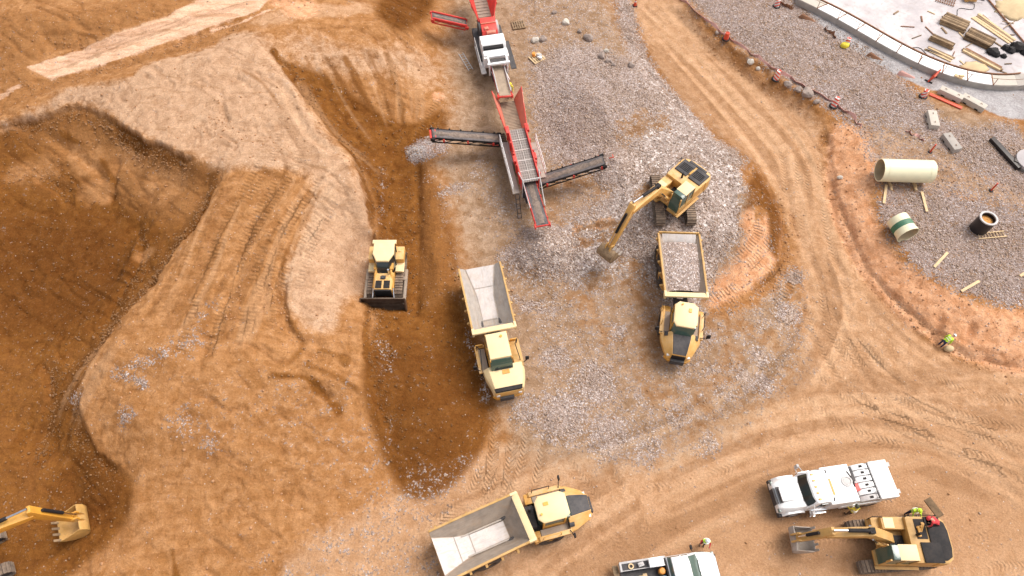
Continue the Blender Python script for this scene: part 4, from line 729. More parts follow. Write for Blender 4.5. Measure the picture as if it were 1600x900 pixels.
# ------------------------------------------------------------------ tracked undercarriage
def crawler(parent, name, x0, x1, y, wd, rr, rz=0.0, mat='track', pitch=.2, loc=(0, 0, 0), frame='charcoal'):
    """belt of shoes round two end radii, with a roller frame inside"""
    b = MB(); L = x1 - x0 - 2 * rr; per = 2 * L + 2 * math.pi * rr; n = int(per / pitch); xa, xb = x0 + rr, x1 - rr
    for i in range(n):
        s = per * i / n
        if s < L: c = (xa + s, 2 * rr, 0)
        elif s < L + math.pi * rr: t = (s - L) / rr; c = (xb + rr * math.sin(t), rr + rr * math.cos(t), t)
        elif s < 2 * L + math.pi * rr: c = (xb - (s - L - math.pi * rr), 0.0, math.pi)
        else: t = (s - 2 * L - math.pi * rr) / rr; c = (xa - rr * math.sin(t), rr - rr * math.cos(t), math.pi + t)
        a = c[2]; nx_, nz_ = math.sin(a), math.cos(a)
        b.box((c[0] - nx_ * .02, y, c[1] - nz_ * .02 + .0), (per / n * .92, wd, .06), 0, a, 0)
        b.box((c[0] + nx_ * .03 + math.cos(a) * .07, y, c[1] + nz_ * .03 - math.sin(a) * .07), (.035, wd, .07), 0, a, 0)
    o = b.build(name, mat, parent, 0, 38, loc, (0, 0, rz))
    f = MB(); f.box(((x0 + x1) / 2, y, rr), (x1 - x0 - 2 * rr, wd * .55, rr * 1.1)); f.cyl((xa, y - wd * .3, rr), (xa, y + wd * .3, rr), rr * .82, 18); f.cyl((xb, y - wd * .3, rr), (xb, y + wd * .3, rr), rr * .82, 18)
    f.build('track_frame', frame, o, .02); return o
# ------------------------------------------------------------------ excavators
def beam(pts, ths):                              # bent box girder outline in the arm plane: centre line points with depths
    up, dn = [], []
    for i, (p, t) in enumerate(zip(pts, ths)):
        p = Vector(p); a = Vector(pts[max(i - 1, 0)]); b = Vector(pts[min(i + 1, len(pts) - 1)]); d = (b - a).normalized(); n = Vector((-d.y, d.x)); up.append(tuple(p + n * t / 2)); dn.append(tuple(p - n * t / 2))
    return up + dn[::-1]
def bucket_part(S, pin, ang, wd, sc, mat, teeth, yb=0.0):
    """open digging bucket in the arm plane; ang turns it about the pin (0 = mouth facing back towards the machine)"""
    ca, sa = math.cos(ang), math.sin(ang)
    def T(q): return (pin[0] + sc * (q[0] * ca - q[1] * sa), pin[1] + sc * (q[0] * sa + q[1] * ca))
    back = [(.05, .12), (.42, .02), (.68, -.22), (.76, -.55), (.62, -.88), (.30, -1.08), (-.10, -1.12), (-.42, -1.04)]
    b = MB(); b.sheet([T(q) for q in back], -.05 * sc, yb - wd / 2, yb + wd / 2)
    side = [T(q) for q in [(.0, .05)] + back[1:] + [(-.36, -.94), (-.12, -.45)]]
    for sd in (1, -1): b.prism(side, yb + sd * wd / 2, yb + sd * (wd / 2 - .05), 'y')
    o = S(b, 'bucket', mat, .012)
    tt = MB()
    for k in range(5):
        y = yb + (k / 4 - .5) * (wd - .16); A, B, C_, D = T((-.36, -1.07)), T((-.36, -.97)), T((-.72, -.93)), T((-.72, -.96)); tt.prism([A, B, C_, D], y - .07, y + .07, 'y')
    tt.build('bucket_teeth', teeth, o, 0)
    e = MB(); ear = [T(q) for q in [(-.12, .0), (-.08, .2), (.14, .26), (.46, .02), (.3, -.02)]]
    for sd in (1, -1): e.prism(ear, yb + sd * .16, yb + sd * .24, 'y')
    e.build('bucket_ear', mat, o, 0); return o
def excavator(label, root_pt, head, tr_ang, arm, side_cab=1, mats=None, bw=1.35, open_bay=False, tl=4.5, gauge=2.35):
    m = dict(body='yellow', deck='yellow_old', cw='charcoal', boom='yellow', bucket='steel_mid', roof='cream', track='track'); m.update(mats or {})
    root = thing('excavator', label, 'excavator', root_pt, head, 'tracked excavators'); S = Sub(root)
    for sd in (1, -1): crawler(root, 'track', -tl / 2, tl / 2, sd * gauge / 2, .7, .45, tr_ang, m['track'])
    un = MB(); un.box((0, 0, .62), (1.5, gauge - .5, .38)); un.cyl((0, 0, .8), (0, 0, 1.12), .75, 24); un.build('undercarriage', 'charcoal', root, .02, 38, None, (0, 0, tr_ang))
    # upper structure: 2.75 m wide platform, machinery house behind, cab front left
    pf = MB(); pf.prism([(1.55, 1.36), (1.55, .5), (1.2, .42), (1.2, -.42), (1.55, -.5), (1.55, -1.36), (-2.2, -1.36), (-2.2, 1.36)], 1.1, 1.32, 'z'); up = S(pf, 'platform', m['deck'])
    eh = MB(); eh.box((-1.25, .0, 1.78), (1.75, 2.66, .9)); eh.box((.3, -.98, 1.66), (1.35, .74, .66)); eh.box((1.2, -.98, 1.5), (.5, .74, .36)); house = S(eh, 'engine_house', m['body'], .05)
    cw_ = MB(); out = [(-1.75, 1.38), (-2.35, 1.34), (-2.66, 1.1), (-2.8, .5), (-2.8, -.5), (-2.66, -1.1), (-2.35, -1.34), (-1.75, -1.38)]
    cw_.loft([[(x, y, z) for x, y in out] for z in (1.15, 2.05, 2.22)]); cwo = S(cw_, 'counterweight', m['deck'] if open_bay else m['cw'], .06)
    if open_bay: tc = MB(); tc.prism([(-1.72, 1.2), (-2.3, 1.17), (-2.6, .98), (-2.7, .5), (-2.7, -.5), (-2.6, -.98), (-2.3, -1.17), (-1.72, -1.2)], 2.2, 2.3, 'z'); tc.build('counterweight_cover', m['cw'], cwo, .03)
    if open_bay:
        pn = MB(); pn.box((-1.5, .75, 2.27), (1.15, 1.15, .09)); pn.box((-1.72, -.55, 2.27), (.35, 1.5, .09)); pn.box((-1.9, -1.05, 2.27), (.9, .5, .09)); pn.build('engine_cover', m['cw'], house, .02)
        bay = MB(); bay.box((-1.15, -.6, 2.24), (.62, 1.15, .05)); bay.build('engine_bay', 'black', house); eg = MB()
        for k in range(5): eg.box((-1.3 + .09 * k, -.9 + .17 * k, 2.29), (.16, .14, .1), .3 * k)
        eg.tube([(-1.4, -.9, 2.3), (-1.1, -.4, 2.36), (-.9, -.7, 2.3)], .04); eg.box((-1.0, -.45, 2.32), (.12, .6, .1)); eg.build('engine', 'yellow_deep', house)
    else:
        pn = MB(); pn.box((-1.78, .64, 2.275), (1.25, 1.1, .11)); pn.box((-1.78, -.64, 2.275), (1.25, 1.1, .11)); pn.box((-2.55, 0, 2.26), (.2, 1.6, .08)); pn.build('engine_cover', 'charcoal', house, .02)
        gv = MB()
        for k in range(5): gv.box((-2.06 + .14 * k, -.6, 2.345), (.05, .85, .03)); gv.box((-2.06 + .14 * k, .6, 2.345), (.05, .85, .03))
        gv.build('louvre', 'black', house); lt = MB(); lt.box((-1.7, .0, 2.31), (.5, .14, .1)); lt.build('latch', 'yellow_deep', house, .01)
    ex = MB(); ex.cyl((-.85, -.25, 2.2), (-.85, -.25, 2.75), .08, 10); ex.build('exhaust', 'black', house)
    vb = MB(); vb.box((.1, .1, 1.42), (.85, .9, .2)); 
    for k in range(6): vb.cyl((-.25 + .13 * k, -.3 + .1 * k, 1.5), (-.1 + .1 * k, .5, 1.62), .035, 6)
    S(vb, 'hydraulics', 'black', 0)
    tb = MB(); tb.box((.55, -.98, 2.005), (.6, .6, .03)); tb.build('fuel_cap_plate', m['roof'], house)
    # cab
    cb = MB(); cb.loft([[(x, y, z) for x, y in [(-.28, .46), (1.28 + d, .46), (1.28 + d, 1.32), (-.28, 1.32)]] for z, d in ((1.32, .14), (2.2, .16), (2.93, -.05))]); cab = S(cb, 'cab', 'glass_green', .03)
    rf = MB(); rf.box((.3, .89, 2.97), (1.1, .9, .1)); rf.build('cab_roof', m['roof'], cab, .03); hc = MB(); hc.box((1.0, .89, 2.965), (.45, .8, .09)); hc.build('roof_hatch', 'glass_green' if not open_bay else 'glass_pale', cab, .02)
    pl = MB()
    for x, y in ((-.26, .47), (.5, .47), (1.36, .47), (-.26, 1.31), (.5, 1.31), (1.36, 1.31)): pl.box((x, y, 2.12), (.1, .09, 1.6))
    pl.box((.5, 1.33, 1.55), (1.6, .05, .45)); pl.box((.5, .45, 1.55), (1.6, .05, .45)); pl.box((-.29, .89, 2.1), (.06, .9, 1.6)); pl.build('cab_frame', m['deck'], cab, .01)
    hr = MB(); hr.tube([(1.5, -1.3, 1.3), (1.5, -1.3, 2.1), (.9, -1.3, 2.1), (.9, -1.3, 1.9)], .025); hr.tube([(-.4, -1.3, 2.2), (-.4, -1.3, 2.75), (-2.0, -1.3, 2.75), (-2.0, -1.3, 2.2)], .022); S(hr, 'handrail', 'black', 0)
    sp = MB(); sp.box((.3, 1.48, 1.2), (2.6, .18, .06)); S(sp, 'side_step', m['deck'], .01)
    # arm
    Fp = Vector(arm['foot']); K = Vector(arm['knee']); E_ = Vector(arm['elbow']); Sp = Vector(arm['tip']); yb = arm.get('y', -.05)
    mid1 = Fp.lerp(K, .5); mid2 = K.lerp(E_, .5)
    bm_ = MB(); bm_.prism(beam([tuple(Fp), tuple(mid1), tuple(K), tuple(mid2), tuple(E_)], [.42, .62, .74, .58, .36]), yb - .27, yb + .27, 'y'); boom = S(bm_, 'boom', m['boom'], .03)
    d = (Sp - E_).normalized(); nrm = Vector((-d.y, d.x)); tail = E_ - d * .7 + nrm * (.28 if nrm.y > 0 else -.28)
    sk = MB(); sk.prism(beam([tuple(tail), tuple(E_ + nrm * .0), tuple(E_.lerp(Sp, .35)), tuple(Sp)], [.2, .62, .5, .28]), yb - .22, yb + .22, 'y'); stick = S(sk, 'stick', m['boom'], .03)
    for sd in (1, -1):
        c1 = MB(); A = Vector((Fp.x + .35, Fp.y - .35)); B = Fp.lerp(K, .95); M_ = A.lerp(B, .6); c1.cyl((A.x, yb + sd * .42, A.y), (M_.x, yb + sd * .42, M_.y), .11, 12); co = S(c1, 'boom_cylinder', m['boom'], 0)
        c2 = MB(); c2.cyl((M_.x, yb + sd * .42, M_.y), (B.x, yb + sd * .38, B.y), .06, 10); c2.build('rod', 'chrome', co)
    nb = (E_ - K).normalized(); nn = Vector((-nb.y, nb.x)); nn = nn if nn.y > 0 else -nn
    A = K.lerp(E_, .0) + nn * .48; B = tail + nn * .12; M_ = A.lerp(B, .62); c1 = MB(); c1.cyl((A.x, yb, A.y), (M_.x, yb, M_.y), .12, 12); c1.box((A.x, yb, A.y - .05), (.3, .34, .3)); co = S(c1, 'stick_cylinder', 'black', 0); c2 = MB(); c2.cyl((M_.x, yb, M_.y), (B.x, yb, B.y), .07, 10); c2.build('rod', 'chrome', co)
    nk = nrm if nrm.y > 0 else -nrm
    sgn = arm.get('bcyl', 1); A = E_ + nk * .42 * sgn + d * .15; B = Sp - d * .35 + nk * .34 * sgn; M_ = A.lerp(B, .6); c1 = MB(); c1.cyl((A.x, yb, A.y), (M_.x, yb, M_.y), .1, 12); co = S(c1, 'bucket_cylinder', 'black', 0); c2 = MB(); c2.cyl((M_.x, yb, M_.y), (B.x, yb, B.y), .055, 10); c2.build('rod', 'chrome', co)
    lk = MB(); Q = Sp + d * .25 + nk * .25 * sgn
    for sd in (1, -1): lk.tube([(B.x, yb + sd * .2, B.y), (Q.x, yb + sd * .2, Q.y), (Sp.x, yb + sd * .2, Sp.y)], .055, 6); lk.tube([(B.x, yb + sd * .2, B.y), (Sp.x - d.x * .4, yb + sd * .2, Sp.y - d.y * .4)], .05, 6)
    S(lk, 'bucket_link', m['boom'], 0)
    bucket_part(S, (Sp.x, Sp.y), arm['bang'], bw, arm.get('bs', 1.0), m['bucket'], arm.get('teeth', 'steel'), yb); return root
def arm_point(px, py, root_pt, head, yoff=-.05):  # image point -> (forward, height) in the vertical plane of the arm
    o = Vector(root_pt); f = Vector((math.cos(head), math.sin(head), 0)); nrm = Vector((-f.y, f.x, 0)); o2 = o + nrm * yoff
    a = P(px, py, 0); c = Vector((0, 0, CAM_H)); d = a - c; t = (o2 - c).dot(nrm) / d.dot(nrm); q = c + d * t - o2; return (q.dot(f), q.z)
# ------------------------------------------------------------------ place the machines
for q in [(785,540,4.5),(1072,470,4.5),(800,820,4.5),(607,430,2.6),(1050,309,3.4),(1383,851,3.6),(1300,765,4.2),(1045,890,3.5),(760,80,3.0),(810,230,3.2),(-20,890,3)]: stand(*q)
def excavators():
    # machine on the gravel bench
    r = GZ(1049, 318); a = near_head(P(1074.8, 248.1, r.z + 1.3), P(1019.8, 287.2, r.z + 1.3)); b = near_head(P(1107.8, 273.8, r.z + 1.3), P(1056.5, 328.8, r.z + 1.3)); h = (a + b) / 2
    print("exc A", r, math.degrees(h), [tuple(round(v, 2) for v in arm_point(*q, r, h)) for q in [(1035.7, 293.3), (1007, 312), (980.7, 333.7), (952.6, 386.3)]])
    excavator("yellow excavator standing on the heap of grey gravel, loading with its boom", r, h, -h + R(90), EXA, mats=dict(cw='yellow', bucket='timber'), bw=1.3)
    r = GZ(1385, 853); h = R(180)
    print("exc B", r, [tuple(round(v, 2) for v in arm_point(*q, r, h)) for q in [(1404, 842), (1367, 839), (1296, 841), (1264, 846)]])
    excavator("worn yellow excavator with opened engine covers parked behind the white service truck", r, h + R(-1), R(5), EXB, mats=dict(body='yellow_old', cw='black', boom='yellow_old', bucket='steel', deck='yellow_old'), bw=1.45, open_bay=True, tl=4.6)
    r = Vector((-33.2, 6.6, zg(-33.2, 6.6))); h = R(25.8)
    print("exc C", r, [tuple(round(v, 2) for v in arm_point(*q, r, h)) for q in [(-20, 845), (20, 812), (55, 797), (122, 812)]])
    excavator("bright yellow excavator digging in the dark brown pit", r, h, R(6), EXC, mats=dict(boom='yellow_deep', bucket='yellow_old', body='yellow_deep'), bw=1.7)
def trucks():
    dump_truck("empty dump truck with an all cream bonnet, beside the dark sand heap", (750,419), (772,514), 'old', R(0), 'grey')
    dump_truck("dump truck loaded with grey gravel, parked below the gravel excavator", (1060,367), (1072,467), 'new', R(-9), 'wide', True)
    dump_truck("empty dump truck with dark bonnet panel and pale bed floor, near the pickup", (691,866), (816,808), 'new', R(-9), 'wide')
EXA = dict(foot=(.55, 1.75), knee=(2.8, 4.1), elbow=(5.7, 4.35), tip=(7.35, 1.45), bang=R(-10), y=-.1)
EXB = dict(foot=(.55, 1.75), knee=(2.5, 3.5), elbow=(4.9, 3.0), tip=(6.0, 1.4), bang=R(-55), y=-.1)
EXC = dict(foot=(.55, 1.75), knee=(3.0, 4.7), elbow=(6.0, 4.5), tip=(6.8, 1.55), bang=R(-48), bs=1.25, y=-.1, teeth='timber')
def bulldozer():
    r = GZ(607, 438); r.z += .02; h = R(-90); root = thing('bulldozer', "yellow tracked bulldozer pushing damp sand along the trench with its steel blade", 'bulldozer', r, h); S = Sub(root)
    for sd in (1, -1): crawler(root, 'track', -2.0, 1.75, sd * 1.0, .58, .5, 0, 'track', .22)
    hu = MB(); hu.box((0, 0, .85), (3.3, 1.35, .7)); S(hu, 'hull', 'yellow_deep')
    ho = MB(); ho.loft([[(x, y, z) for y, z in [(w_, 1.1), (w_, zt - .12), (w_ - .12, zt), (-w_ + .12, zt), (-w_, zt - .12), (-w_, 1.1)]] for x, w_, zt in [(.5, .72, 2.02), (1.0, .70, 1.96), (1.85, .66, 1.86)]]); hood = S(ho, 'hood', 'yellow', .02)
    for sd in (1, -1): v = MB(); v.box((1.48, sd * .3, 1.925), (.6, .44, .05)); v.build('radiator_opening', 'black', hood)
    b = MB(); b.cyl((.95, 0, 2.0), (.95, 0, 2.1), .12); b.box((.95, 0, 2.0), (.25, .36, .1)); b.build('air_filter', 'charcoal', hood)
    b = MB(); b.cyl((.65, .42, 2.0), (.65, .42, 2.6), .07); b.build('exhaust', 'chrome', hood)
    b = MB(); b.box((1.92, 0, 1.4), (.1, 1.2, .85)); b.build('grille', 'black', hood)
    for sd in (1, -1):
        b = MB(); b.box((.12, sd * .55, 2.15), (.5, .3, .22)); b.cyl((.2, sd * .5, 2.2), (1.6, sd * .72, 1.55), .085); c = S(b, 'lift_cylinder', 'yellow_deep', .01); q = MB(); q.cyl((1.6, sd * .72, 1.55), (2.2, sd * .78, 1.2), .05); q.build('rod', 'chrome', c)
        f = MB(); f.box((-.45, sd * 1.02, 1.18), (.9, .62, .12)); f.box((-.2, sd * .98, 1.32), (.55, .5, .2)); S(f, 'fender', 'cream', .03)
        t = MB(); t.box((-1.35, sd * 1.0, 1.42), (1.15, .62, .62)); t.cyl((-1.5, sd * 1.0, 1.72), (-1.5, sd * 1.0, 1.8), .09); tk = S(t, 'side_tank', 'yellow', .06); s_ = MB(); s_.box((-.86, sd * 1.0, 1.4), (.12, .55, .4)); s_.build('step', 'yellow_deep', tk)
        a = MB(); a.box((.95, sd * 1.45, .62), (2.9, .2, .28), 0, .03); a.box((.3, sd * 1.38, .65), (.3, .3, .35)); S(a, 'push_arm', 'steel_mid', .02)
    c = MB(); hexa = lambda k: [(-1.5, .72 * k), (-.55, .74 * k), (.12, .42 * k), (.12, -.42 * k), (-.55, -.74 * k), (-1.5, -.72 * k)]
    c.loft([[(x + (.45 if x > 0 else .2 if x > -1 else 0) * d, y, z) for x, y in hexa(1)] for z, d in ((1.3, 1.3), (2.0, 1.1), (2.75, 0))]); cab = S(c, 'cab', 'glass', .02)
    rf = MB(); rf.loft([[(x, y, 2.75) for x, y in hexa(1.06)], [(x, y, 2.86) for x, y in hexa(1.06)], [(x * .94 - .03, y * .93, 2.92) for x, y in hexa(1.06)]]); rf.box((-1.6, 0, 2.8), (.32, 1.75, .12)); rf.build('cab_roof', 'cream', cab, .025)
    p_ = MB()
    for x, y in ((-1.46, .72), (-.5, .74), (-1.46, -.72), (-.5, -.74)): p_.box((x, y, 2.05), (.1, .1, 1.45))
    p_.build('cab_frame', 'charcoal', cab)
    bl = MB(); prof = [(2.78, .05), (2.48, .3), (2.36, .7), (2.38, 1.15), (2.52, 1.62)]; bl.sheet(prof, .09, -1.58, 1.58)
    for sd in (1, -1): bl.prism([(2.85, .04), (2.45, .3), (2.36, .7), (2.34, 1.15), (2.5, 1.66), (2.8, .8)], sd * 1.56, sd * 1.66, 'y')
    bl.box((2.33, 0, .9), (.12, 2.6, .16)); bl.box((2.4, 0, .45), (.12, 2.6, .16)); blade = S(bl, 'blade', 'blade', .015)
    tr = MB(); tr.tube([(2.3, -.8, .7), (1.2, -1.3, .75)], .06); tr.build('brace', 'charcoal', blade)
    rp = MB(); rp.box((-2.15, 0, .95), (.4, 1.3, .35)); rp.box((-2.35, 0, .6), (.2, .16, 1.0)); S(rp, 'ripper', 'yellow_deep', .02)
    # the sand rolled up before the blade is part of the ground: see the ridge below
# ------------------------------------------------------------------ road vehicles
def road_wheel(S, x, y, r=.5, wd=.3, rim='grey_light', name='wheel'):
    b = MB(); sg = 1 if y > 0 else -1; b.lathe((x, y, r), (0, 1, 0), [(r * .6, -wd / 2), (r * .94, -wd / 2), (r, -wd * .3), (r, wd * .3), (r * .94, wd / 2), (r * .6, wd / 2)], 22); t = S(b, name, 'rubber', 0)
    d = MB(); d.lathe((x, y, r), (0, 1, 0), [(.02, -.02), (r * .5, -.06), (r * .62, -wd / 2), (r * .62, wd / 2), (r * .5, .06), (.02, .02)], 16); d.cyl((x, y, r), (x, y + sg * wd * .45, r), r * .22, 10); d.build('rim', rim, t)
def service_truck():
    a, b = P(1391, 748, 1.6), P(1209, 776, 1.3); h = near_head(a, b); c = a.lerp(b, .5); root = thing('service_truck', "white service lorry with a row of hose reels at its back, beside the parked excavator", 'service truck', (c.x, c.y, zg(c.x, c.y) + .02), h); S = Sub(root)
    L = (b - a).length / 2; print("service len", 2 * L)
    fr = MB(); fr.box((0, .42, .75), (2 * L - .8, .16, .28)); fr.box((0, -.42, .75), (2 * L - .8, .16, .28)); fr.box((L - .3, 0, .6), (.3, 2.3, .4)); S(fr, 'chassis', 'charcoal')
    # bonnet narrows between rounded wings
    w_ = MB(); rings = []
    for x, ww, wt, zt in [(L - 1.75, 1.02, .92, 1.72), (L - 1.0, 1.06, .9, 1.66), (L - .35, 1.02, .82, 1.52), (L - .08, .9, .7, 1.3)]: rings.append([(x, ww, .7), (x, ww, zt - .3), (x, wt, zt), (x, -wt, zt), (x, -ww, zt - .3), (x, -ww, .7)])
    w_.loft(rings); hood = S(w_, 'hood', 'white', .05, smooth=55)
    g = MB(); g.box((L - .06, 0, 1.1), (.12, .95, .62)); g.box((L - .28, 0, 1.515), (.22, 1.0, .06)); g.build('grille', 'charcoal', hood)
    hl = MB(); hl.prism([(L - 1.7, .5), (L - .3, .42), (L - .3, -.42), (L - 1.7, -.5)], 1.60, 1.74, 'z'); hl.build('hood_ridge', 'white', hood, .04)
    for sd in (1, -1):
        l = MB(); l.box((L - .16, sd * .82, 1.1), (.16, .26, .22)); S(l, 'headlight', 'glass_pale')
        f = MB(); f.prism([(L - 1.75, .95), (L - 1.65, 1.2), (L - 1.2, 1.32), (L - .6, 1.22), (L - .3, .85), (L - .45, .8), (L - .7, 1.1), (L - 1.2, 1.18), (L - 1.55, 1.05)], sd * .98, sd * 1.18, 'y'); S(f, 'fender', 'white', .03)
        m = MB(); m.tube([(L - 1.85, sd * 1.0, 1.6), (L - 1.75, sd * 1.45, 1.6), (L - 1.75, sd * 1.45, 2.2), (L - 1.95, sd * 1.0, 2.2)], .03); m.box((L - 1.75, sd * 1.47, 1.95), (.14, .2, .5)); S(m, 'mirror', 'grey_light')
        tk = MB(); tk.cyl((L - 3.1, sd * 1.05, .78), (L - 2.1, sd * 1.05, .78), .31, 18); tk.box((L - 2.6, sd * 1.22, .95), (.9, .22, .06)); tk.box((L - 2.3, sd * 1.3, .55), (.35, .2, .08)); S(tk, 'fuel_tank', 'chrome', .01)
    cb = MB(); cb.loft([[(x, y, z) for x, y in [(L - 2.95, k), (xf, k), (xf + .1, k * .6), (xf + .1, -k * .6), (xf, -k), (L - 2.95, -k)]] for z, k, xf in ((.85, 1.06, L - 1.66), (1.7, 1.06, L - 1.68), (2.42, .98, L - 2.15))]); cab = S(cb, 'cab', 'white', .05)
    ws = MB(); ws.loft([[(x + .03, y, z) for x, y in [(xf, k), (xf + .1, k * .6), (xf + .1, -k * .6), (xf, -k)]] + [(xf - .02, -k, z), (xf - .02, k, z)] for z, k, xf in ((1.76, .95, L - 1.72), (2.33, .9, L - 2.1))]); ws.build('windshield', 'glass', cab)
    for sd in (1, -1): q = MB(); q.prism([(L - 2.8, 1.62), (L - 2.1, 1.62), (L - 2.42, 2.22), (L - 2.8, 2.22)], sd * 1.0, sd * 1.07, 'y'); q.build('side_window', 'glass', cab)
    for k in range(5): q = MB(); q.box((L - 2.3 - .0 * k, (k - 2) * .38, 2.45), (.16, .1, .09)); q.build('marker_lamp', 'lamp', cab, .01)
    bx = MB(); bx.box((L - 3.9, 0, 1.5), (1.8, 2.3, 1.5)); box = S(bx, 'service_body', 'white', .05)
    q = MB(); q.box((L - 3.35, .1, 2.262), (.12, 1.0, .03)); q.build('orange_strip', 'orange', box)
    q = MB(); q.lathe((L - 4.4, -.1, 2.26), (0, 0, 1), [(.24, 0), (.34, 0), (.34, .05), (.24, .05)], 20); q.cyl((L - 4.4, -.1, 2.2), (L - 4.4, -.1, 2.28), .22, 18); q.build('hatch', 'grey_light', box)
    q = MB(); q.tube([(L - 3.3, .75, 2.27), (L - 3.2, .95, 2.27)], .03); q.tube([(L - 3.3, -.75, 2.27), (L - 3.3, -.98, 2.27)], .03); q.tube([(L - 4.6, -.7, 2.27), (L - 4.75, -.3, 2.27), (L - 4.78, .3, 2.27)], .04); q.build('lifting_ring', 'black', box)
    q = MB(); q.box((L - 5.0, .3, 1.8), (.3, .45, .5)); S(q, 'pump', 'red', .03)
    q = MB(); q.box((L - 5.0, -.6, 1.5), (.4, .9, .6)); q.tube([(L - 5.1, .9, 1.5), (L - 4.95, .2, 1.7), (L - 5.1, -.8, 1.7)], .06); S(q, 'pipework', 'charcoal', 0)
    x0, x1 = -L + 1.2, -L + 2.45
    fl = MB(); fl.box(((x0 + x1) / 2, 0, 1.0), (x1 - x0 + .1, 2.3, .16)); S(fl, 'platform', 'grey_light')
    for k in range(6):
        y = (k - 2.5) * .385; q = MB(); prof = [(x0, 1.1), (x0, 1.72), (x0 + .25, 1.86), (x1 - .45, 1.82), (x1 - .12, 1.6), (x1, 1.1)]; q.prism(prof, y - .165, y + .165, 'y'); rl = S(q, 'reel_housing', 'white' if k < 5 else 'grey_light', .03)
        lb = MB(); lb.box((x1 - .72, y, 1.86), (.2, .14, .03), 0, .05); lb.build('label_plate', 'black', rl)
    bar = MB(); bar.tube([(x0 + .12, -1.1, 1.95), (x0 + .12, 1.1, 1.95)], .035); 
    for k in range(7): bar.tube([(x0 + .12, (k - 3) * .36, 1.9), (x0 + .3, (k - 3) * .36, 1.98)], .02)
    S(bar, 'rack_bar', 'black')
    rb = MB(); rb.box((-L + .58, 0, 1.5), (1.16, 2.34, .72)); rear = S(rb, 'rear_locker', 'white', .04)
    for sd in (1, -1): q = MB(); q.box((-L + .02, sd * .95, 1.3), (.1, .22, .16)); q.build('tail_light', 'hazard', rear); q = MB(); q.box((-L - .08, sd * .85, 1.78), (.16, .26, .12)); q.build('hinge', 'grey_light', rear)
    for sd in (1, -1):
        sb = MB(); sb.box((-L + 2.2, sd * 1.1, .95), (2.6, .18, .5)); S(sb, 'side_locker', 'white', .02)
        road_wheel(S, L - 1.15, sd * 1.0, .5, .28)
        for xx in (-L + 1.35, -L + 2.5): road_wheel(S, xx, sd * .92, .5, .5)
    return root
def pickup():
    a, b = P(968, 893, .9), P(1124, 880, .9); h = near_head(P(990, 880, 1), P(1100, 853, 1)); h = R(8); c = P(1046, 897, .9)
    root = thing('pickup_truck', "white pickup truck carrying tools and boxes, cut off by the bottom edge", 'pickup truck', (c.x, c.y, zg(c.x, c.y) + .02), h); S = Sub(root); L = 3.0
    lo = MB(); lo.loft([[(x, w_, .45), (x, w_, zt - .2), (x, w_ - .1, zt), (x, -w_ + .1, zt), (x, -w_, zt - .2), (x, -w_, .45)] for x, w_, zt in [(-.1, .98, 1.22), (1.2, .99, 1.22), (1.6, .99, 1.24), (2.2, .96, 1.18), (2.75, .88, 1.08), (2.98, .68, .92)]]); body = S(lo, 'body', 'white', .04, smooth=55)
    cb = MB(); cb.loft([[(x0, k, z), (x1, k, z), (x1 + .08, k * .5, z), (x1 + .08, -k * .5, z), (x1, -k, z), (x0, -k, z)] for z, k, x0, x1 in ((1.2, .93, -.02, 1.75), (1.82, .76, .12, 1.05))]); cab = S(cb, 'cab', 'glass_pale', .02)
    rf = MB(); rf.loft([[(x0, k, z), (x1, k, z), (x1 + .08, k * .5, z), (x1 + .08, -k * .5, z), (x1, -k, z), (x0, -k, z)] for z, k, x0, x1 in ((1.80, .8, .08, 1.08), (1.88, .76, .12, 1.03))]); rf.build('cab_roof', 'white', cab, .03)
    for sd in (1, -1): q_ = MB(); q_.tube([(1.75, sd * .9, 1.22), (1.07, sd * .76, 1.82)], .05); q_.build('cab_pillar', 'white', cab); q_ = MB(); q_.tube([(.8, sd * .92, 1.22), (.65, sd * .78, 1.82)], .05); q_.build('cab_pillar', 'white', cab)
    wp = MB(); wp.tube([(1.78, .5, 1.27), (1.7, -.1, 1.32), (1.78, -.2, 1.27), (1.7, -.7, 1.3)], .02); wp.build('wiper', 'black', cab)
    hd = MB(); hd.prism([(1.9, .6), (2.7, .5), (2.7, -.5), (1.9, -.6)], 1.1, 1.2, 'z'); hd.build('hood_panel', 'white', body, .02)
    bd = MB(); bd.box((-1.5, 0, .72), (2.8, 1.7, .08)); 
    for sd in (1, -1): bd.box((-1.5, sd * .9, .92), (2.8, .16, .5))
    bd.box((-.12, 0, .95), (.1, 1.9, .55)); bed = S(bd, 'cargo_bed', 'charcoal', .02)
    for sd in (1, -1):
        r_ = MB(); r_.box((-1.5, sd * .96, 1.2), (2.8, .12, .07)); r_.build('bed_rail', 'grey_light', bed, .01)
        t = MB(); t.box((-1.5, sd * .72, 1.02), (2.65, .42, .36)); tb = S(t, 'side_toolbox', 'charcoal', .02); e = MB(); e.box((-2.86, sd * .72, 1.04), (.12, .5, .42)); e.box((-1.5, sd * .5, 1.2), (2.65, .05, .05)); e.build('toolbox_end', 'grey_light', tb, .01)
        l = MB(); l.box((2.82, sd * .74, .85), (.2, .3, .2)); S(l, 'headlight', 'glass_pale', .02)
        m = MB(); m.tube([(1.6, sd * .98, 1.25), (1.55, sd * 1.22, 1.32)], .03); m.box((1.55, sd * 1.25, 1.36), (.12, .24, .2)); S(m, 'mirror', 'black', .02)
        for xx in (2.0, -1.7): road_wheel(S, xx, sd * .84, .39, .26)
        fl = MB(); fl.prism([(xx + .5 * math.cos(t), .4 + .5 * math.sin(t)) for xx in (2.0,) for t in np.linspace(0, math.pi, 9)] + [(1.56, .4), (2.44, .4)][:0], sd * .9, sd * 1.0, 'y'); S(fl, 'wheel_arch', 'black', 0)
    bp = MB(); bp.box((-3.12, 0, .62), (.34, 1.9, .2)); S(bp, 'rear_bumper', 'timber', .03)
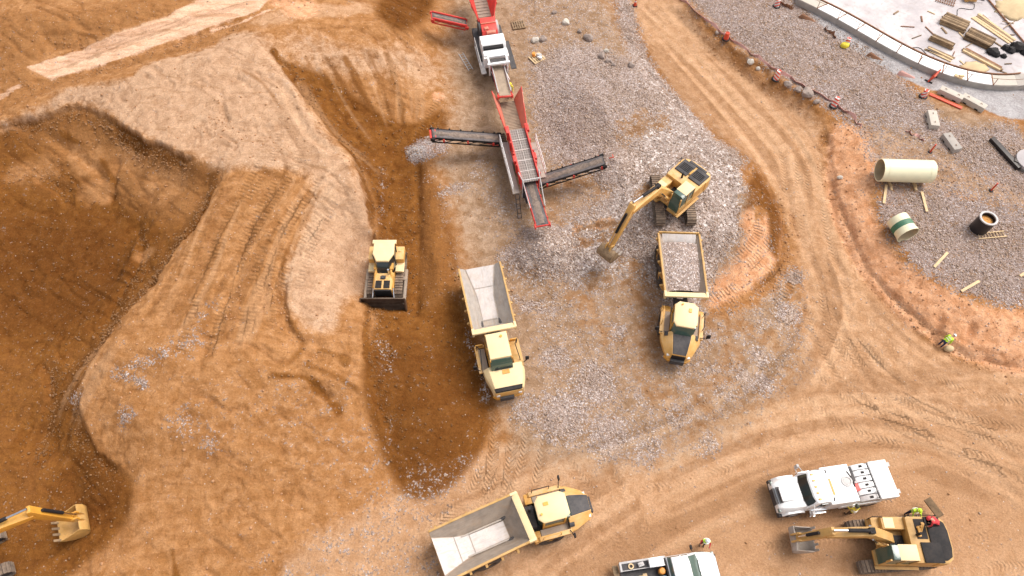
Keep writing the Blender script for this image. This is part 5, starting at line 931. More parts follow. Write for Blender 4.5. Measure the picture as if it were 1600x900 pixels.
    q = MB(); q.box((2.95, 0, .68), (.16, 1.5, .3)); S(q, 'front_bumper', 'charcoal', .03)
    mw = Matrix.Translation(root.location) @ Matrix.Rotation(h, 4, 'Z')
    def put(mb, name, mat, label, cat, x, y, z, rz=0, bev=.02): o = mb.build(name, mat, None, bev); o.location = mw @ Vector((x, y, z)); o.rotation_euler = (0, 0, h + rz); return tag(o, label, cat)
    q = MB(); q.box((0, 0, .17), (.85, .5, .34)); q.box((0, 0, .37), (.88, .53, .07)); put(q, 'cool_box', 'white', "white cool box on the pickup's side tool box", 'cool box', -.75, .7, 1.2)
    q = MB(); q.cyl((0, 0, 0), (0, 0, .42), .2, 16); q.cyl((0, 0, .42), (0, 0, .5), .21, 16, .16); put(q, 'water_jug', 'orange', "round orange water jug standing in the pickup's bed", 'water jug', -.45, .2, .77)
    q = MB(); q.box((0, 0, .2), (.95, .55, .4)); q.box((.2, 0, .42), (.35, .3, .06)); q.tube([(-.3, -.1, .4), (-.3, -.1, .5), (-.1, -.1, .5), (-.1, -.1, .4)], .02); put(q, 'blue_crate', 'blue', "blue plastic tool crate lying in the pickup's bed", 'crate', -.75, -.35, .77)
    q = MB(); q.tube([(-.5, 0, .03), (.5, .05, .03)], .035); q.box((.45, .05, .05), (.25, .2, .05)); put(q, 'shovel', 'timber_pale', "pale handled shovel lying in the pickup's bed", 'shovel', -1.9, .1, .77)
    q = MB(); q.box((0, 0, .1), (.34, .24, .2)); q.tube([(-.12, 0, .2), (-.12, 0, .3), (.12, 0, .3), (.12, 0, .2)], .02); put(q, 'small_toolbox', 'grey_light', "small grey tool case on the pickup's side locker", 'tool case', -1.65, .72, 1.2, .2)
    for k, (x, y, l_) in enumerate([(-2.45, .7, "coil of pale rope on the rear end of the pickup's side locker")]):
        q = MB(); q.lathe((0, 0, .04), (0, 0, 1), [(.1, -.04), (.17, -.04), (.17, .05), (.1, .05)], 14); put(q, 'rope_coil', 'timber_pale', l_, 'rope coil', x + .2, y, 1.2, 0, 0)
    return root
# ------------------------------------------------------------------ crushing and screening plant
def conveyor(S, name, a, b, wd, belt, side='red', depth=.35, drum=True, parent=None, roll=True):
    """belt on a truss between two points, with rollers and skirts"""
    a = Vector(a); b = Vector(b); d = b - a; L = d.length; x = d.normalized(); y = Vector((-x.y, x.x, 0)).normalized(); z = x.cross(y); m = Matrix((x, y, z)).transposed().to_4x4(); m.translation = a
    f = MB()
    for sd in (1, -1):
        t = MB(); t.box((L / 2, sd * (wd / 2 + .05), -.06), (L, .07, .16)); t.box((L / 2, sd * (wd / 2 + .05), -depth), (L, .06, .09))
        n = max(3, int(L / .9))
        for k in range(n): t.cyl((L * k / n, sd * (wd / 2 + .05), -.1), (L * (k + 1) / n, sd * (wd / 2 + .05), -depth), .03, 5); t.box((L * (k + .5) / n, sd * (wd / 2 + .1), -.02), (.12, .1, .2))
        f.add(t.v, t.f, m)
    t = MB()
    for k in range(int(L / .8) + 1): t.cyl((.1 + k * .8, -wd / 2, -.16), (.1 + k * .8, wd / 2, -.16), .05, 6)
    f.add(t.v, t.f, m); fo = S(f, name, side, 0)
    t = MB(); t.prism([(-.0, .0), (L, .0), (L + .1, -.12), (L, -.26), (0, -.26), (-.1, -.12)], -wd / 2, wd / 2, 'y'); g = MB(); g.add(t.v, t.f, m); g.build('belt', belt, fo)
    if belt == 'belt':
        t = MB(); n = max(6, int(L / .35)); rr = random.Random(int(L * 100)); prev = []
        for k in range(n + 1): w_ = wd * rr.uniform(.18, .34); hh = rr.uniform(.03, .11); xx = .2 + (L - .25) * k / n; prev.append([(xx, w_, .004), (xx, w_ * .5, hh), (xx, -w_ * .4, hh * .9), (xx, -w_, .004)])
        t.loft(prev); g = MB(); g.add(t.v, t.f, m); g.build('stone_layer', 'fines', fo, 0)
    for xx in (0, L):
        t = MB(); t.cyl((xx, -wd / 2 - .16, -.13), (xx, wd / 2 + .16, -.13), .1, 12); t.box((xx, wd / 2 + .16, -.14), (.34, .12, .26)); t.box((xx, -wd / 2 - .16, -.14), (.34, .12, .26)); g = MB(); g.add(t.v, t.f, m); g.build('drum', side, fo, .01)
    return fo
def local_z(px, py, o, h, z): q = P(px, py, o.z + z) - o; return (q.x * math.cos(h) + q.y * math.sin(h), -q.x * math.sin(h) + q.y * math.cos(h), z)
def plant():
    # screener: axis from the feed hopper down to the tail conveyor
    o = GZ(806, 238); h = near_head(P(786, 150, o.z + 2.6), P(833, 320, o.z + 2.6)); root = thing('screening_plant', "red mobile screening plant with grey mesh deck, red hopper and three belt conveyors", 'screening plant', o, h); S = Sub(root); lz = lambda x, y, z: local_z(x, y, o, h, z)
    print("screener heading", math.degrees(h), [tuple(round(v, 2) for v in lz(*q)) for q in [(778, 152, 2.9), (803, 205, 3), (840, 355, 2.6), (763, 147, 3.3), (812, 140, 3.3), (832, 282, 3.2), (798, 288, 3.2)]])
    xh0 = lz(778, 152, 2.9)[0]; xh1 = lz(797, 205, 3.0)[0]; xd1 = lz(826, 282, 3.0)[0]; xt = lz(844, 357, 2.6)[0]; yc = 0.0
    for sd in (1, -1): crawler(root, 'track', (xh1 + xh0) / 2, (xh1 + xh0) / 2 + 4.4, yc + sd * 1.15, .5, .42, 0, 'track')
    ch = MB(); ch.box(((xh0 + xd1) / 2 + .6, yc + .55, 1.1), (xd1 - xh0, .2, .4)); ch.box(((xh0 + xd1) / 2 + .6, yc - .55, 1.1), (xd1 - xh0, .2, .4)); ch.box((xh1, yc, 1.1), (.4, 1.6, .5)); ch.box((xd1, yc, 1.2), (.3, 1.8, .3)); S(ch, 'chassis', 'charcoal')
    # hopper: flared side walls and ribbed feeder belt
    fb = MB(); fb.box(((xh0 + xh1) / 2, yc, 2.2), (xh1 - xh0, 1.7, .12))
    for k in range(24): fb.box((xh0 + .1 + (xh1 - xh0 - .2) * k / 23, yc, 2.28), (.06, 1.66, .05))
    S(fb, 'feeder_belt', 'belt_dusty', 0)
    for sd in (1, -1):
        wl = MB(); xa, xb = xh0 - .15, xh1 - .1; inn = [(xa, sd * .85, 2.25), (xb, sd * .85, 2.25), (xb, sd * 1.15, 2.95), (xa + .9, sd * 1.62, 3.5), (xa, sd * 1.68, 3.55)]
        wl.loft([[(p[0], p[1] + yc, p[2]) for p in inn], [(p[0], p[1] + yc + sd * .07, p[2] - .02) for p in inn]]); wa = S(wl, 'hopper_wall', 'red_faded', 0)
        rb = MB()
        for k in range(4): xx = xa + .4 + (xb - xa - .8) * k / 3; tt = 1.6 - .35 * k / 3; rb.cyl((xx, yc + sd * .98, 2.2), (xx, yc + sd * (tt + .08), 3.3 - .4 * k / 3), .06, 6)
        rb.cyl((xa, yc + sd * 1.74, 3.54), (xb, yc + sd * 1.22, 2.96), .06, 8); rb.build('hopper_rib', 'red', wa)
    # screen box with mesh deck
    sc = MB(); sc.prism([(xh1 - .1, 3.0), (xd1, 2.85), (xd1, 2.79), (xh1 - .1, 2.94)], yc - .86, yc + .86, 'y'); deck = S(sc, 'screen_deck', 'mesh', 0)
    cr = MB()
    for k in range(1, 5): x = xh1 + (xd1 - xh1) * k / 5; cr.box((x, yc, 3.02 - .15 * k / 5), (.07, 1.72, .05))
    cr.box(((xh1 + xd1) / 2, yc, 2.945), (xd1 - xh1, .05, .05), 0, .03); cr.build('cross_bar', 'steel_pale', deck)
    for sd in (1, -1):
        sw = MB(); sw.prism([(xh1 - .3, 2.0), (xh1 - .3, 3.35), (xh1 + .4, 3.3), (xd1 - .2, 3.1), (xd1, 2.5), (xd1, 2.0)], yc + sd * .9, yc + sd * 1.04, 'y')
        for k in range(5): sw.box((xh1 + .2 + (xd1 - xh1 - .6) * k / 4, yc + sd * 1.1, 2.75), (.12, .16, 1.0))
        sw.box((xh1 + .1, yc + sd * 1.16, 3.2), (.7, .3, .3)); sw.box(((xh1 + xd1) / 2 + .4, yc + sd * 1.16, 3.05), (.6, .26, .3)); S(sw, 'screen_side', 'red', .015)
    # walkways
    for sd, x0, x1 in ((-1, xh1 + .1, xd1 + .2), (1, xh1 + .6, xd1 - .9)):
        wk = MB(); wk.box(((x0 + x1) / 2, yc + sd * 1.62, 1.9), (x1 - x0, .75, .06)); wo = S(wk, 'walkway', 'steel', 0); hr = MB(); yy = yc + sd * 1.98
        for k in range(6): x = x0 + (x1 - x0) * k / 5; hr.cyl((x, yy, 1.9), (x, yy, 2.9), .03, 6)
        hr.tube([(x0, yy, 2.9), (x1, yy, 2.9)], .035); hr.tube([(x0, yy, 2.4), (x1, yy, 2.4)], .03); hr.build('handrail', 'white', wo)
    pk = MB(); pk.box((xh1 + 1.2, yc - 1.45, 1.55), (2.2, .8, .7)); S(pk, 'engine_housing', 'grey_light', .04)
    ld = MB(); ld.tube([(xd1 + .3, yc - 1.75, 1.9), (xd1 + 1.3, yc - 1.75, .1)], .04); ld.tube([(xd1 + .3, yc - 1.35, 1.9), (xd1 + 1.3, yc - 1.35, .1)], .04)
    for k in range(6): t = k / 5; ld.cyl((xd1 + .3 + t, yc - 1.75, 1.9 - 1.8 * t), (xd1 + .3 + t, yc - 1.35, 1.9 - 1.8 * t), .025, 5)
    S(ld, 'access_ladder', 'charcoal', 0)
    # tail conveyor and its pale support frame
    q1 = lz(842, 352, 2.7); tc = conveyor(S, 'tail_conveyor', (xd1 - .4, yc, 2.35), (q1[0], yc, 2.75), 1.25, 'belt', 'red')
    fr = MB(); xm = xd1 + .15
    for sd in (1, -1): fr.tube([(xd1 - .8, yc + sd * 1.12, 3.15), (xm, yc + sd * .95, 3.3), ((xm + q1[0]) / 2 + .3, yc + sd * .8, 2.75)], .055, 8); fr.cyl((xm, yc + sd * .95, 3.3), (xm, yc + sd * .95, 1.2), .05, 8)
    fr.tube([(xm, yc - .95, 3.3), (xm, yc + .95, 3.3)], .06, 8); S(fr, 'support_frame', 'grey_light', 0)
    sp = MB()
    for sd in (1, -1): sp.cyl((xd1, yc + sd * .5, .9), ((xm + q1[0]) / 2, yc + sd * .6, 2.3), .06, 8)
    S(sp, 'conveyor_strut', 'charcoal', 0)
    # side conveyors
    a = lz(782, 216, 1.7); b = lz(676, 208, 3.2); lc = conveyor(S, 'side_conveyor', (a[0], a[1], 1.7), (b[0], b[1], 3.2), .85, 'belt', 'black', .5)
    hd = MB(); hd.box((b[0], b[1], 3.0), (.5, .9, .3), math.atan2(b[1] - a[1], b[0] - a[0])); hd.build('head_guard', 'red', lc, .02)
    ms = MB()
    for t in (.12, .5, .85): p = Vector((a[0], a[1], 1.7)).lerp(Vector((b[0], b[1], 3.2)), t); ms.box((p.x, p.y, p.z - .2), (.14, 1.15, .3), math.atan2(b[1] - a[1], b[0] - a[0]))
    ms.build('bracket', 'red', lc); st = MB(); p = Vector((a[0], a[1], 1.7)).lerp(Vector((b[0], b[1], 3.2)), .45); st.cyl((p.x, p.y, p.z - .5), (a[0], a[1], .8), .05, 6); st.build('strut', 'red', lc)
    a = lz(838, 283, 1.6); b = lz(942, 250, 3.1); rc = conveyor(S, 'side_conveyor', (a[0], a[1], 1.6), (b[0], b[1], 3.1), .85, 'belt', 'black', .5)
    ms = MB()
    for t in (.15, .55, .97): p = Vector((a[0], a[1], 1.6)).lerp(Vector((b[0], b[1], 3.1)), t); ms.box((p.x, p.y, p.z - .2), (.14, 1.2, .3), math.atan2(b[1] - a[1], b[0] - a[0]))
    ms.build('bracket', 'red', rc); st = MB(); p = Vector((a[0], a[1], 1.6)).lerp(Vector((b[0], b[1], 3.1)), .4); st.cyl((p.x, p.y, p.z - .5), (a[0], a[1], .7), .05, 6); st.build('strut', 'red', rc)
    ap = MB(); ap.tube([(b[0], b[1] + .5, 3.2), (b[0] + .3, b[1] + .7, 3.6), (b[0] - .2, b[1] + .8, 3.3)], .04); ap.build('scraper_arm', 'hazard', rc)
    for ch in root.children:
        if not ch.name.startswith('side_conveyor'): ch.scale.y = .72
    # jaw crusher further up the line
    o = GZ(762, 70); h = near_head(P(744, 5, o.z + 2.6), P(770, 100, o.z + 2.6)); root = thing('jaw_crusher', "red and white mobile crusher feeding the screening plant from the top edge", 'crusher', o, h); S = Sub(root); lz = lambda x, y, z: local_z(x, y, o, h, z)
    print("crusher heading", math.degrees(h), [tuple(round(v, 2) for v in lz(*q)) for q in [(743, 0, 3.2), (752, 30, 3), (758, 52, 3.2), (764, 72, 3), (770, 100, 2.6), (788, 150, 2.9)]])
    xw = lz(746, 18, 3.2)[0]; xr0 = lz(751, 28, 3)[0]; xr1 = lz(756, 51, 3)[0]; xe1 = lz(761, 72, 3)[0]; xe2 = lz(767, 103, 2.4)[0]
    for sd in (1, -1): crawler(root, 'track', xr0 - .3, xr0 + 4.3, sd * 1.2, .5, .45, 0, 'track')
    cm = MB(); cm.box(((xw + xe2) / 2 - .4, 0, 1.2), (xe2 - xw + 1.6, 1.5, .6)); cm.box(((xr0 + xe1) / 2, -1.35, 1.5), (xe1 - xr0 + .6, .7, .5)); cm.box(((xr0 + xr1) / 2, 1.3, 1.6), (2.2, .6, .6)); S(cm, 'chassis', 'charcoal', .03)
    for sd in (1, -1):
        wl = MB(); xa, xb = xw - 4.6, xw + .1; inn = [(xa, sd * .9, 2.4), (xb, sd * .9, 2.4), (xb, sd * 1.2, 2.9), (xb - .9, sd * 1.75, 3.7), (xa, sd * 1.85, 3.8)]; wl.loft([inn, [(p[0], p[1] + sd * .09, p[2] - .03) for p in inn]]); wa = S(wl, 'hopper_wall', 'red', 0)
        rb = MB()
        for k in range(5): rb.cyl((xa + .3 + k * 1.0, sd * 1.05, 2.4), (xa + .3 + k * .95, sd * 1.8, 3.5), .06, 6)
        rb.cyl((xa, sd * 1.88, 3.76), (xb - .9, sd * 1.8, 3.68), .08, 8); rb.cyl((xb - .9, sd * 1.8, 3.7), (xb, sd * 1.25, 2.9), .09, 8); rb.cyl((xb, sd * 1.25, 2.9), (xb + .9, sd * 1.05, 2.5), .08, 8); rb.build('hopper_rib', 'red', wa)
    gz_ = MB(); gz_.box((xw - 2.2, 0, 2.3), (5, 1.8, .12))
    for k in range(12): gz_.box((xw - 4.4 + k * .42, 0, 2.38), (.08, 1.7, .06))
    S(gz_, 'grizzly_feeder', 'steel_mid', 0)
    jw = MB(); jw.prism([(xr0, 1.5), (xr0, 3.0), (xr0 + .4, 3.15), (xr1 - .3, 2.9), (xr1, 2.5), (xr1, 1.5)], -.75, .75, 'y'); jaw = S(jw, 'crusher_box', 'red', .04)
    d = MB(); d.box((xr0 + .9, 0, 3.08), (.08, 1.45, .12)); d.box((xr1 - .15, .1, 2.8), (.25, .9, .25)); d.box((xr1 - .5, -.3, 2.98), (.3, .4, .2)); d.build('jaw_bracket', 'red_faded', jaw, .02)
    for sd in (1, -1): fw = MB(); fw.cyl(((xr0 + xr1) / 2 - .2, sd * .82, 2.3), ((xr0 + xr1) / 2 - .2, sd * 1.12, 2.3), .72, 24); S(fw, 'flywheel', 'grey_light' if sd > 0 else 'charcoal', .03)
    e1 = MB(); e1.prism([(xr1 + .05, 1.6), (xr1 + .05, 2.7), (xr1 + .4, 3.0), (xe1 - .2, 3.0), (xe1, 2.7), (xe1, 1.6)], -1.15, 1.15, 'y'); en = S(e1, 'engine_cover', 'white', .06)
    sl = MB(); sl.box((xe1 - .05, -.1, 2.55), (.5, 1.9, .7)); sl.build('cooling_slot', 'black', en)
    e2 = MB(); e2.box(((xe1 + xe2) / 2 - .35, 0, 2.0), (xe2 - xe1 - .9, 2.4, 1.1)); e2.box((xe1 + .5, 0, 2.62), (.7, 2.3, .16)); S(e2, 'power_unit', 'white', .06)
    fr = MB(); xa, xb = xe1 + 1.1, xe2 + .2
    for sd in (1, -1): fr.box(((xa + xb) / 2, sd * .86, 2.75), (xb - xa, .16, .16)); fr.box((xb - .1, sd * .86, 2.1), (.14, .14, 1.3))
    fr.box((xa, 0, 2.75), (.16, 1.86, .16)); fr.box((xb, 0, 2.75), (.2, 2.1, .18)); S(fr, 'support_frame', 'white', .02)
    iv = MB(); iv.box(((xa + xb) / 2, 0, 2.58), (xb - xa - .3, 1.5, .06)); S(iv, 'conveyor_cover', 'charcoal', 0)
    q = lz(783, 150, 3.3); cv = conveyor(S, 'main_conveyor', (xe2 - .6, 0, 1.9), (q[0], q[1] * .6, 3.35), 1.2, 'belt_dusty', 'red')
    sk = MB()
    A, B = Vector((xe2 - .3, 0, 2.1)), Vector((q[0] - .2, q[1] * .6, 3.5))
    for sd in (1, -1): sk.cyl((A.x, A.y + sd * .66, A.z), (B.x, B.y + sd * .66, B.z), .07, 6)
    sk.build('skirt_rail', 'grey_light', cv); sc_ = MB()
    for sd in (1, -1): sc_.cyl((A.x + .2, sd * .75, 1.6), ((A.x + B.x) / 2, sd * .72, 2.5), .05, 6)
    sc_.build('strut', 'white', cv)
    a = lz(729, 36, 2.0); b = lz(676, 24, 3.2); dc = conveyor(S, 'side_conveyor', (a[0], a[1], 2.0), (b[0], b[1], 3.2), .75, 'belt', 'red', .45)
    ht = MB(); L_ = Vector((a[0], a[1], 2.0)); M_ = Vector((b[0], b[1], 3.2)); dd = (M_ - L_).normalized(); yy = Vector((-dd.y, dd.x, 0)).normalized()
    for sd in (1, -1): ht.cyl(L_ + yy * sd * .45 + Vector((0, 0, .08)), M_ + yy * sd * .45 + Vector((0, 0, .08)), .07, 6)
    ht.build('side_rail', 'red', dc)
    wk = MB(); wk.box(((xr1 + xe2) / 2, 1.75, 1.7), (xe2 - xr1, .6, .06)); wo = S(wk, 'walkway', 'charcoal', 0); hr = MB()
    for k in range(6): x = xr1 + (xe2 - xr1) * k / 5; hr.cyl((x, -1.85, 1.6), (x, -1.85, 2.6), .03, 6)
    hr.tube([(xr1, -1.85, 2.6), (xe2, -1.85, 2.6)], .035); hr.box(((xr1 + xe2) / 2, -1.6, 1.6), (xe2 - xr1, .55, .06)); S(hr, 'guard_rail', 'grey_light', 0)
    for ch in root.children:
        n = ch.name.split('.')[0]
        if n in ('hopper_wall', 'grizzly_feeder'): ch.scale.y = .66
        elif n in ('chassis', 'track', 'walkway', 'guard_rail', 'flywheel', 'main_conveyor'): ch.scale.y = .8
        elif n in ('engine_cover', 'power_unit', 'support_frame', 'crusher_box', 'conveyor_cover'): ch.scale.y = .93
# ------------------------------------------------------------------ concrete slab and its ring wall (top right)
def ring():
    zt = 1.75; pts = np.array([tuple(P(*q, zt))[:2] for q in [(1250,-2),(1290,27),(1325,40),(1360,55),(1387,73),(1415,90),(1447,103),(1477,117),(1503,126),(1540,133),(1577,135),(1600,131)]])
    # edge of the slab follows the surveyed points, then closes in a wide arc beyond the frame
    A = np.c_[2 * pts, np.ones(len(pts))]; s = np.linalg.lstsq(A, (pts ** 2).sum(1), rcond=None)[0]; c = s[:2]; r = math.sqrt(s[2] + c @ c); print("ring", c, r)
    q = pts - c; th = np.unwrap(np.arctan2(q[:, 1], q[:, 0])); rad = np.hypot(q[:, 0], q[:, 1]); kf = np.polyfit(th, rad, 3); tt = np.linspace(th[0], th[-1], 72); rr_ = np.polyval(kf, tt); w = [Vector((c[0] + a * math.cos(b), c[1] + a * math.sin(b))) for a, b in zip(rr_, tt)]
    a0 = math.atan2(w[-1].y - c[1], w[-1].x - c[0]); a1 = math.atan2(w[0].y - c[1], w[0].x - c[0]); a1 = a1 if a1 > a0 else a1 + 2 * math.pi
    if a1 - a0 < math.pi: a1 += 2 * math.pi if False else 0
    rest = [Vector((c[0] + r * math.cos(a), c[1] + r * math.sin(a))) for a in np.linspace(a0, a1, 60)[1:-1]]
    loop = w + rest; n = len(loop); cc = Vector((c[0], c[1]))
    def inset(d): return [p + (cc - p).normalized() * d for p in loop]
    o0, o1, o2 = inset(0), inset(1.45), inset(1.7)
    b = MB(); b.add([(p.x, p.y, zt - .06) for p in o1] + [(cc.x, cc.y, zt - .06)], [(i, (i + 1) % n, n) for i in range(n)]); sl = b.build('slab', slab_material(), None, 0, 180); sl["kind"] = 'structure'; sl["label"] = "pale concrete slab where timber is stored"
    root = thing('ring_wall', "low curved concrete wall with pale top boards edging the timber yard slab", 'wall', (*loop[30], 1.1)); root.location = (0, 0, 0)
    b = MB(); b.loft([[(p.x, p.y, z) for p in l] for l, z in ((o0, .7), (o0, zt - .03), (o1, zt - .03), (o1, zt - .3))], False); b.build('wall', 'concrete_grey', root, 0)
    # pale boards on the top, one per bay, with timber battens between
    acc = 0; bays = [0]
    for i in range(1, len(w)):
        acc += (w[i] - w[i - 1]).length
        if acc > 1.95: bays.append(i); acc = 0
    for i, j in zip(bays[:-1], bays[1:]):
        b = MB(); L = [o0[k] + (cc - o0[k]).normalized() * .04 for k in range(i, j + 1)]; Rr = [o1[k] - (cc - o1[k]).normalized() * .16 for k in range(i, j + 1)]; ring_ = [(p.x, p.y) for p in L] + [(p.x, p.y) for p in Rr[::-1]]
        cx = sum(p[0] for p in ring_) / len(ring_); cy = sum(p[1] for p in ring_) / len(ring_); ring_ = [(cx + (x - cx) * .985, cy + (y - cy) * .985) for x, y in ring_]
        b.prism(ring_, zt - .028, zt + .03, 'z'); b.build('top_board', 'white' if (i // 3) % 5 else 'concrete', root, 0)
        p0, p1 = o0[i], o1[i]; b = MB(); d = p1 - p0; m = (p0 + p1) / 2; b.box((m.x, m.y, zt + .045), (d.length + .1, .07, .05), math.atan2(d.y, d.x)); b.build('batten', 'rust', root, 0)
        b = MB(); b.cyl((p0.x, p0.y, zt), (p0.x, p0.y, zt + .75), .03, 6); b.build('rail_post', 'rust', root, 0)
    b = MB()
    for k in range(len(w) - 1): b.cyl((o0[k].x, o0[k].y, zt + .75), (o0[k + 1].x, o0[k + 1].y, zt + .75), .02, 5)
    b.build('guard_rail', 'rust', root, 0)
    b = MB(); q0, q1 = inset(1.36), inset(1.46); m = len(w); b.loft([[(p.x, p.y, z) for p in l[:m]] for l, z in ((q0, zt - .02), (q0, zt + .11), (q1, zt + .11), (q1, zt - .06))], False, False); b.build('edge_timber', 'rust', root, 0)
    return zt - .06
def slab_material():
    t = NT("yard_slab"); p = t.pos(); a = t.noise(p, .35, 5, .6); b_ = t.noise(p, 2.2, 5, .65, .6); c = t.noise(p, 12, 4); col = t.mix(t.step(a, .35, .65), (.60, .535, .53), (.40, .36, .37)); col = t.mix(t.math('MULTIPLY', t.step(b_, .5, .7), .55), col, (.34, .28, .25)); col = t.mix(t.math('MULTIPLY', t.step(b_, .28, .4), -.0), col, (.8, .75, .73)); return t.done(t.mix(t.math('MULTIPLY', c, .3), col, (.62, .56, .55)), .9, t.bump(c, .2, .03))
ZS = 1.69
def on(px, py, z): return P(px, py, z)
def stack(center, along, n, L, wd, ht, mat, label, cat, group, layers=1, jit=.03, z0=None):
    c = P(*center, ZS if z0 is None else z0); a = near_head(P(*along[0], ZS), P(*along[1], ZS)); k = 0
    base = None; rr = random.Random(int(center[0]))
    for ly in range(layers):
        for i in range(n - ly):
            b = MB(); l_ = L * (1 + rr.uniform(-.06, .06))
            if base is None or True: b.box((0, 0, ht / 2), (l_, wd * .92, ht)); o = b.build('timber_beam' if cat == 'timber beam' else 'plank', mat if isinstance(mat, str) else mat[i % len(mat)], None, .01)
            y = (i - (n - 1 - ly) / 2) * wd; o.location = (c.x - math.sin(a) * y + rr.uniform(-jit, jit) * 2 * math.cos(a), c.y + math.cos(a) * y + rr.uniform(-jit, jit) * 2 * math.sin(a), c.z + .02 + ly * (ht + .004)); o.rotation_euler = (0, 0, a + rr.uniform(-jit, jit)); tag(o, label, cat, group)
def yard():
    stack((1490,38), ((1483,20),(1512,32)), 7, 2.3, .23, .2, ['timber', 'timber_dark', 'timber'], "square timber beam in the big stack nearest the slab's left side", 'timber beam', 'beams in the left big stack', 2)
    stack((1529,63), ((1521,46),(1551,60)), 7, 2.35, .23, .2, ['timber_dark', 'timber', 'timber_dark'], "square timber beam in the big stack beside the long pale planks", 'timber beam', 'beams in the right big stack', 2)
    stack((1470,68), ((1460,56),(1489,69)), 3, 2.1, .24, .22, ['timber', 'timber_dark'], "square timber beam in the small stack near the ring wall", 'timber beam', 'beams in the small stack', 2)
    stack((1467,84), ((1450,76),(1487,92)), 4, 2.4, .17, .08, ['timber_pale', 'timber'], "thin batten in the loose row between small stack and ring wall", 'batten', 'loose battens by the ring wall', 1, .07)
    stack((1534,94), ((1509,80),(1558,106)), 3, 3.6, .2, .18, ['timber_pale', 'timber', 'rust'], "long orange brown bar in the bundle lying close to the wall", 'bar', 'long bars by the wall', 1, .02)
    stack((1552,45), ((1525,30),(1577,66)), 4, 4.3, .26, .07, ['timber_pale', 'timber_pale', 'timber'], "long pale plank in the row beside the right big stack", 'plank', 'long pale planks on the slab', 1, .04)
    for px, py, r, lab in ((1556,84,1.1,"crumpled black sheeting heap beside the long bars on the slab"), (1588,77,1.35,"largest black sheeting heap at the right edge of the slab")):
        c = P(px, py, ZS); b = MB(); rr = random.Random(px)
        for k in range(7):
            a = rr.uniform(0, 6.28); d = rr.uniform(0, r * .75); x, y, q = d * math.cos(a), d * math.sin(a) * .7, rr.uniform(.22, .42) * r
            b.loft([[(x + q * f * math.cos(t) * rr.uniform(.7, 1.25), y + q * f * math.sin(t) * rr.uniform(.7, 1.25), z * q) for t in np.linspace(0, 6.28, 9)[:-1]] for f, z in ((1.1, 0), (1.0, .5), (.5, .95))])
        o = b.build('sheeting_heap', 'black', None, 0, 25); o.location = c; tag(o, lab, 'sheeting')
    b = MB(); A = P(1540, -6, ZS + .1); B = P(1602, 68, ZS + .1); b.cyl((0, 0, 0), B - A, .07, 8); o = b.build('steel_pole', 'rust', None, 0); o.location = A; tag(o, "long thin rusty pole lying across the slab's right corner", 'pole')
    for q0, q1, lab in (((1566,33),(1584,37),"short stick crossing the long rusty pole"), ((1568,44),(1586,33),"second short stick crossing the rusty pole, tilted the other way")):
        A = P(*q0, ZS + .2); B = P(*q1, ZS + .2); b = MB(); b.box((0, 0, 0), ((B - A).length, .07, .05)); o = b.build('stick', 'timber', None, 0); o.location = (A + B) / 2; o.rotation_euler = (0, 0, near_head(A, B)); tag(o, lab, 'stick')
    for px, py, rx, ry, hh, lab in ((1590,14,2.3,1.6,.35,"yellow sand spread at the slab's upper right corner"), (1524,105,1.3,.8,.16,"low fan of brown sand beside the long bars")):
        c = P(px, py, ZS); b = MB(); n = 24; rr = random.Random(px); kk = [rr.uniform(.8, 1.15) for _ in range(n)]
        b.loft([[(rx * f * kk[i] * math.cos(6.283 * i / n), ry * f * kk[i] * math.sin(6.283 * i / n), z * hh) for i in range(n)] for f, z in ((1.05, -.05), (.8, .3), (.5, .75), (.15, 1))]); o = b.build('sand_pile', 'sandpile', None, 0, 180); o.location = c; tag(o, lab, 'sand pile')
    b = MB()
    for k in range(9): b.box((k * .2 - .8, 0, .06), (.05, 1.0, .04))
    for y in (-.45, 0, .45): b.box((0, y, .1), (1.75, .05, .04))
    o = b.build('rebar_mat', 'rust', None, 0); o.location = P(1477, 2, ZS); o.rotation_euler = (0, 0, -.5); tag(o, "small rusty bar grid lying at the top edge of the slab", 'grid')
    b = MB(); b.box((0, 0, .35), (1.1, .6, .4)); b.cyl((-.3, .35, .22), (-.3, -.35, .22), .22, 12); o = b.build('site_compressor', 'yellow_old', None, .04); o.location = P(1514, 1, ZS); o.rotation_euler = (0, 0, -.3); tag(o, "small yellow wheeled machine at the slab's top edge", 'machine')
    q = MB(); q.tube([(.55, 0, .3), (1.3, .1, .2)], .04); q.build('drawbar', 'black', o)
    A = P(1497, 121, ZS + .1); b = MB(); b.box((0, 0, .1), (.7, .3, .12)); b.box((.2, .1, .2), (.4, .2, .1), .5); o = b.build('timber_offcuts', 'timber_pale', None, 0); o.location = A; o.rotation_euler = (0, 0, -.6); tag(o, "orange brown timber offcuts resting on the ring wall", 'offcuts')
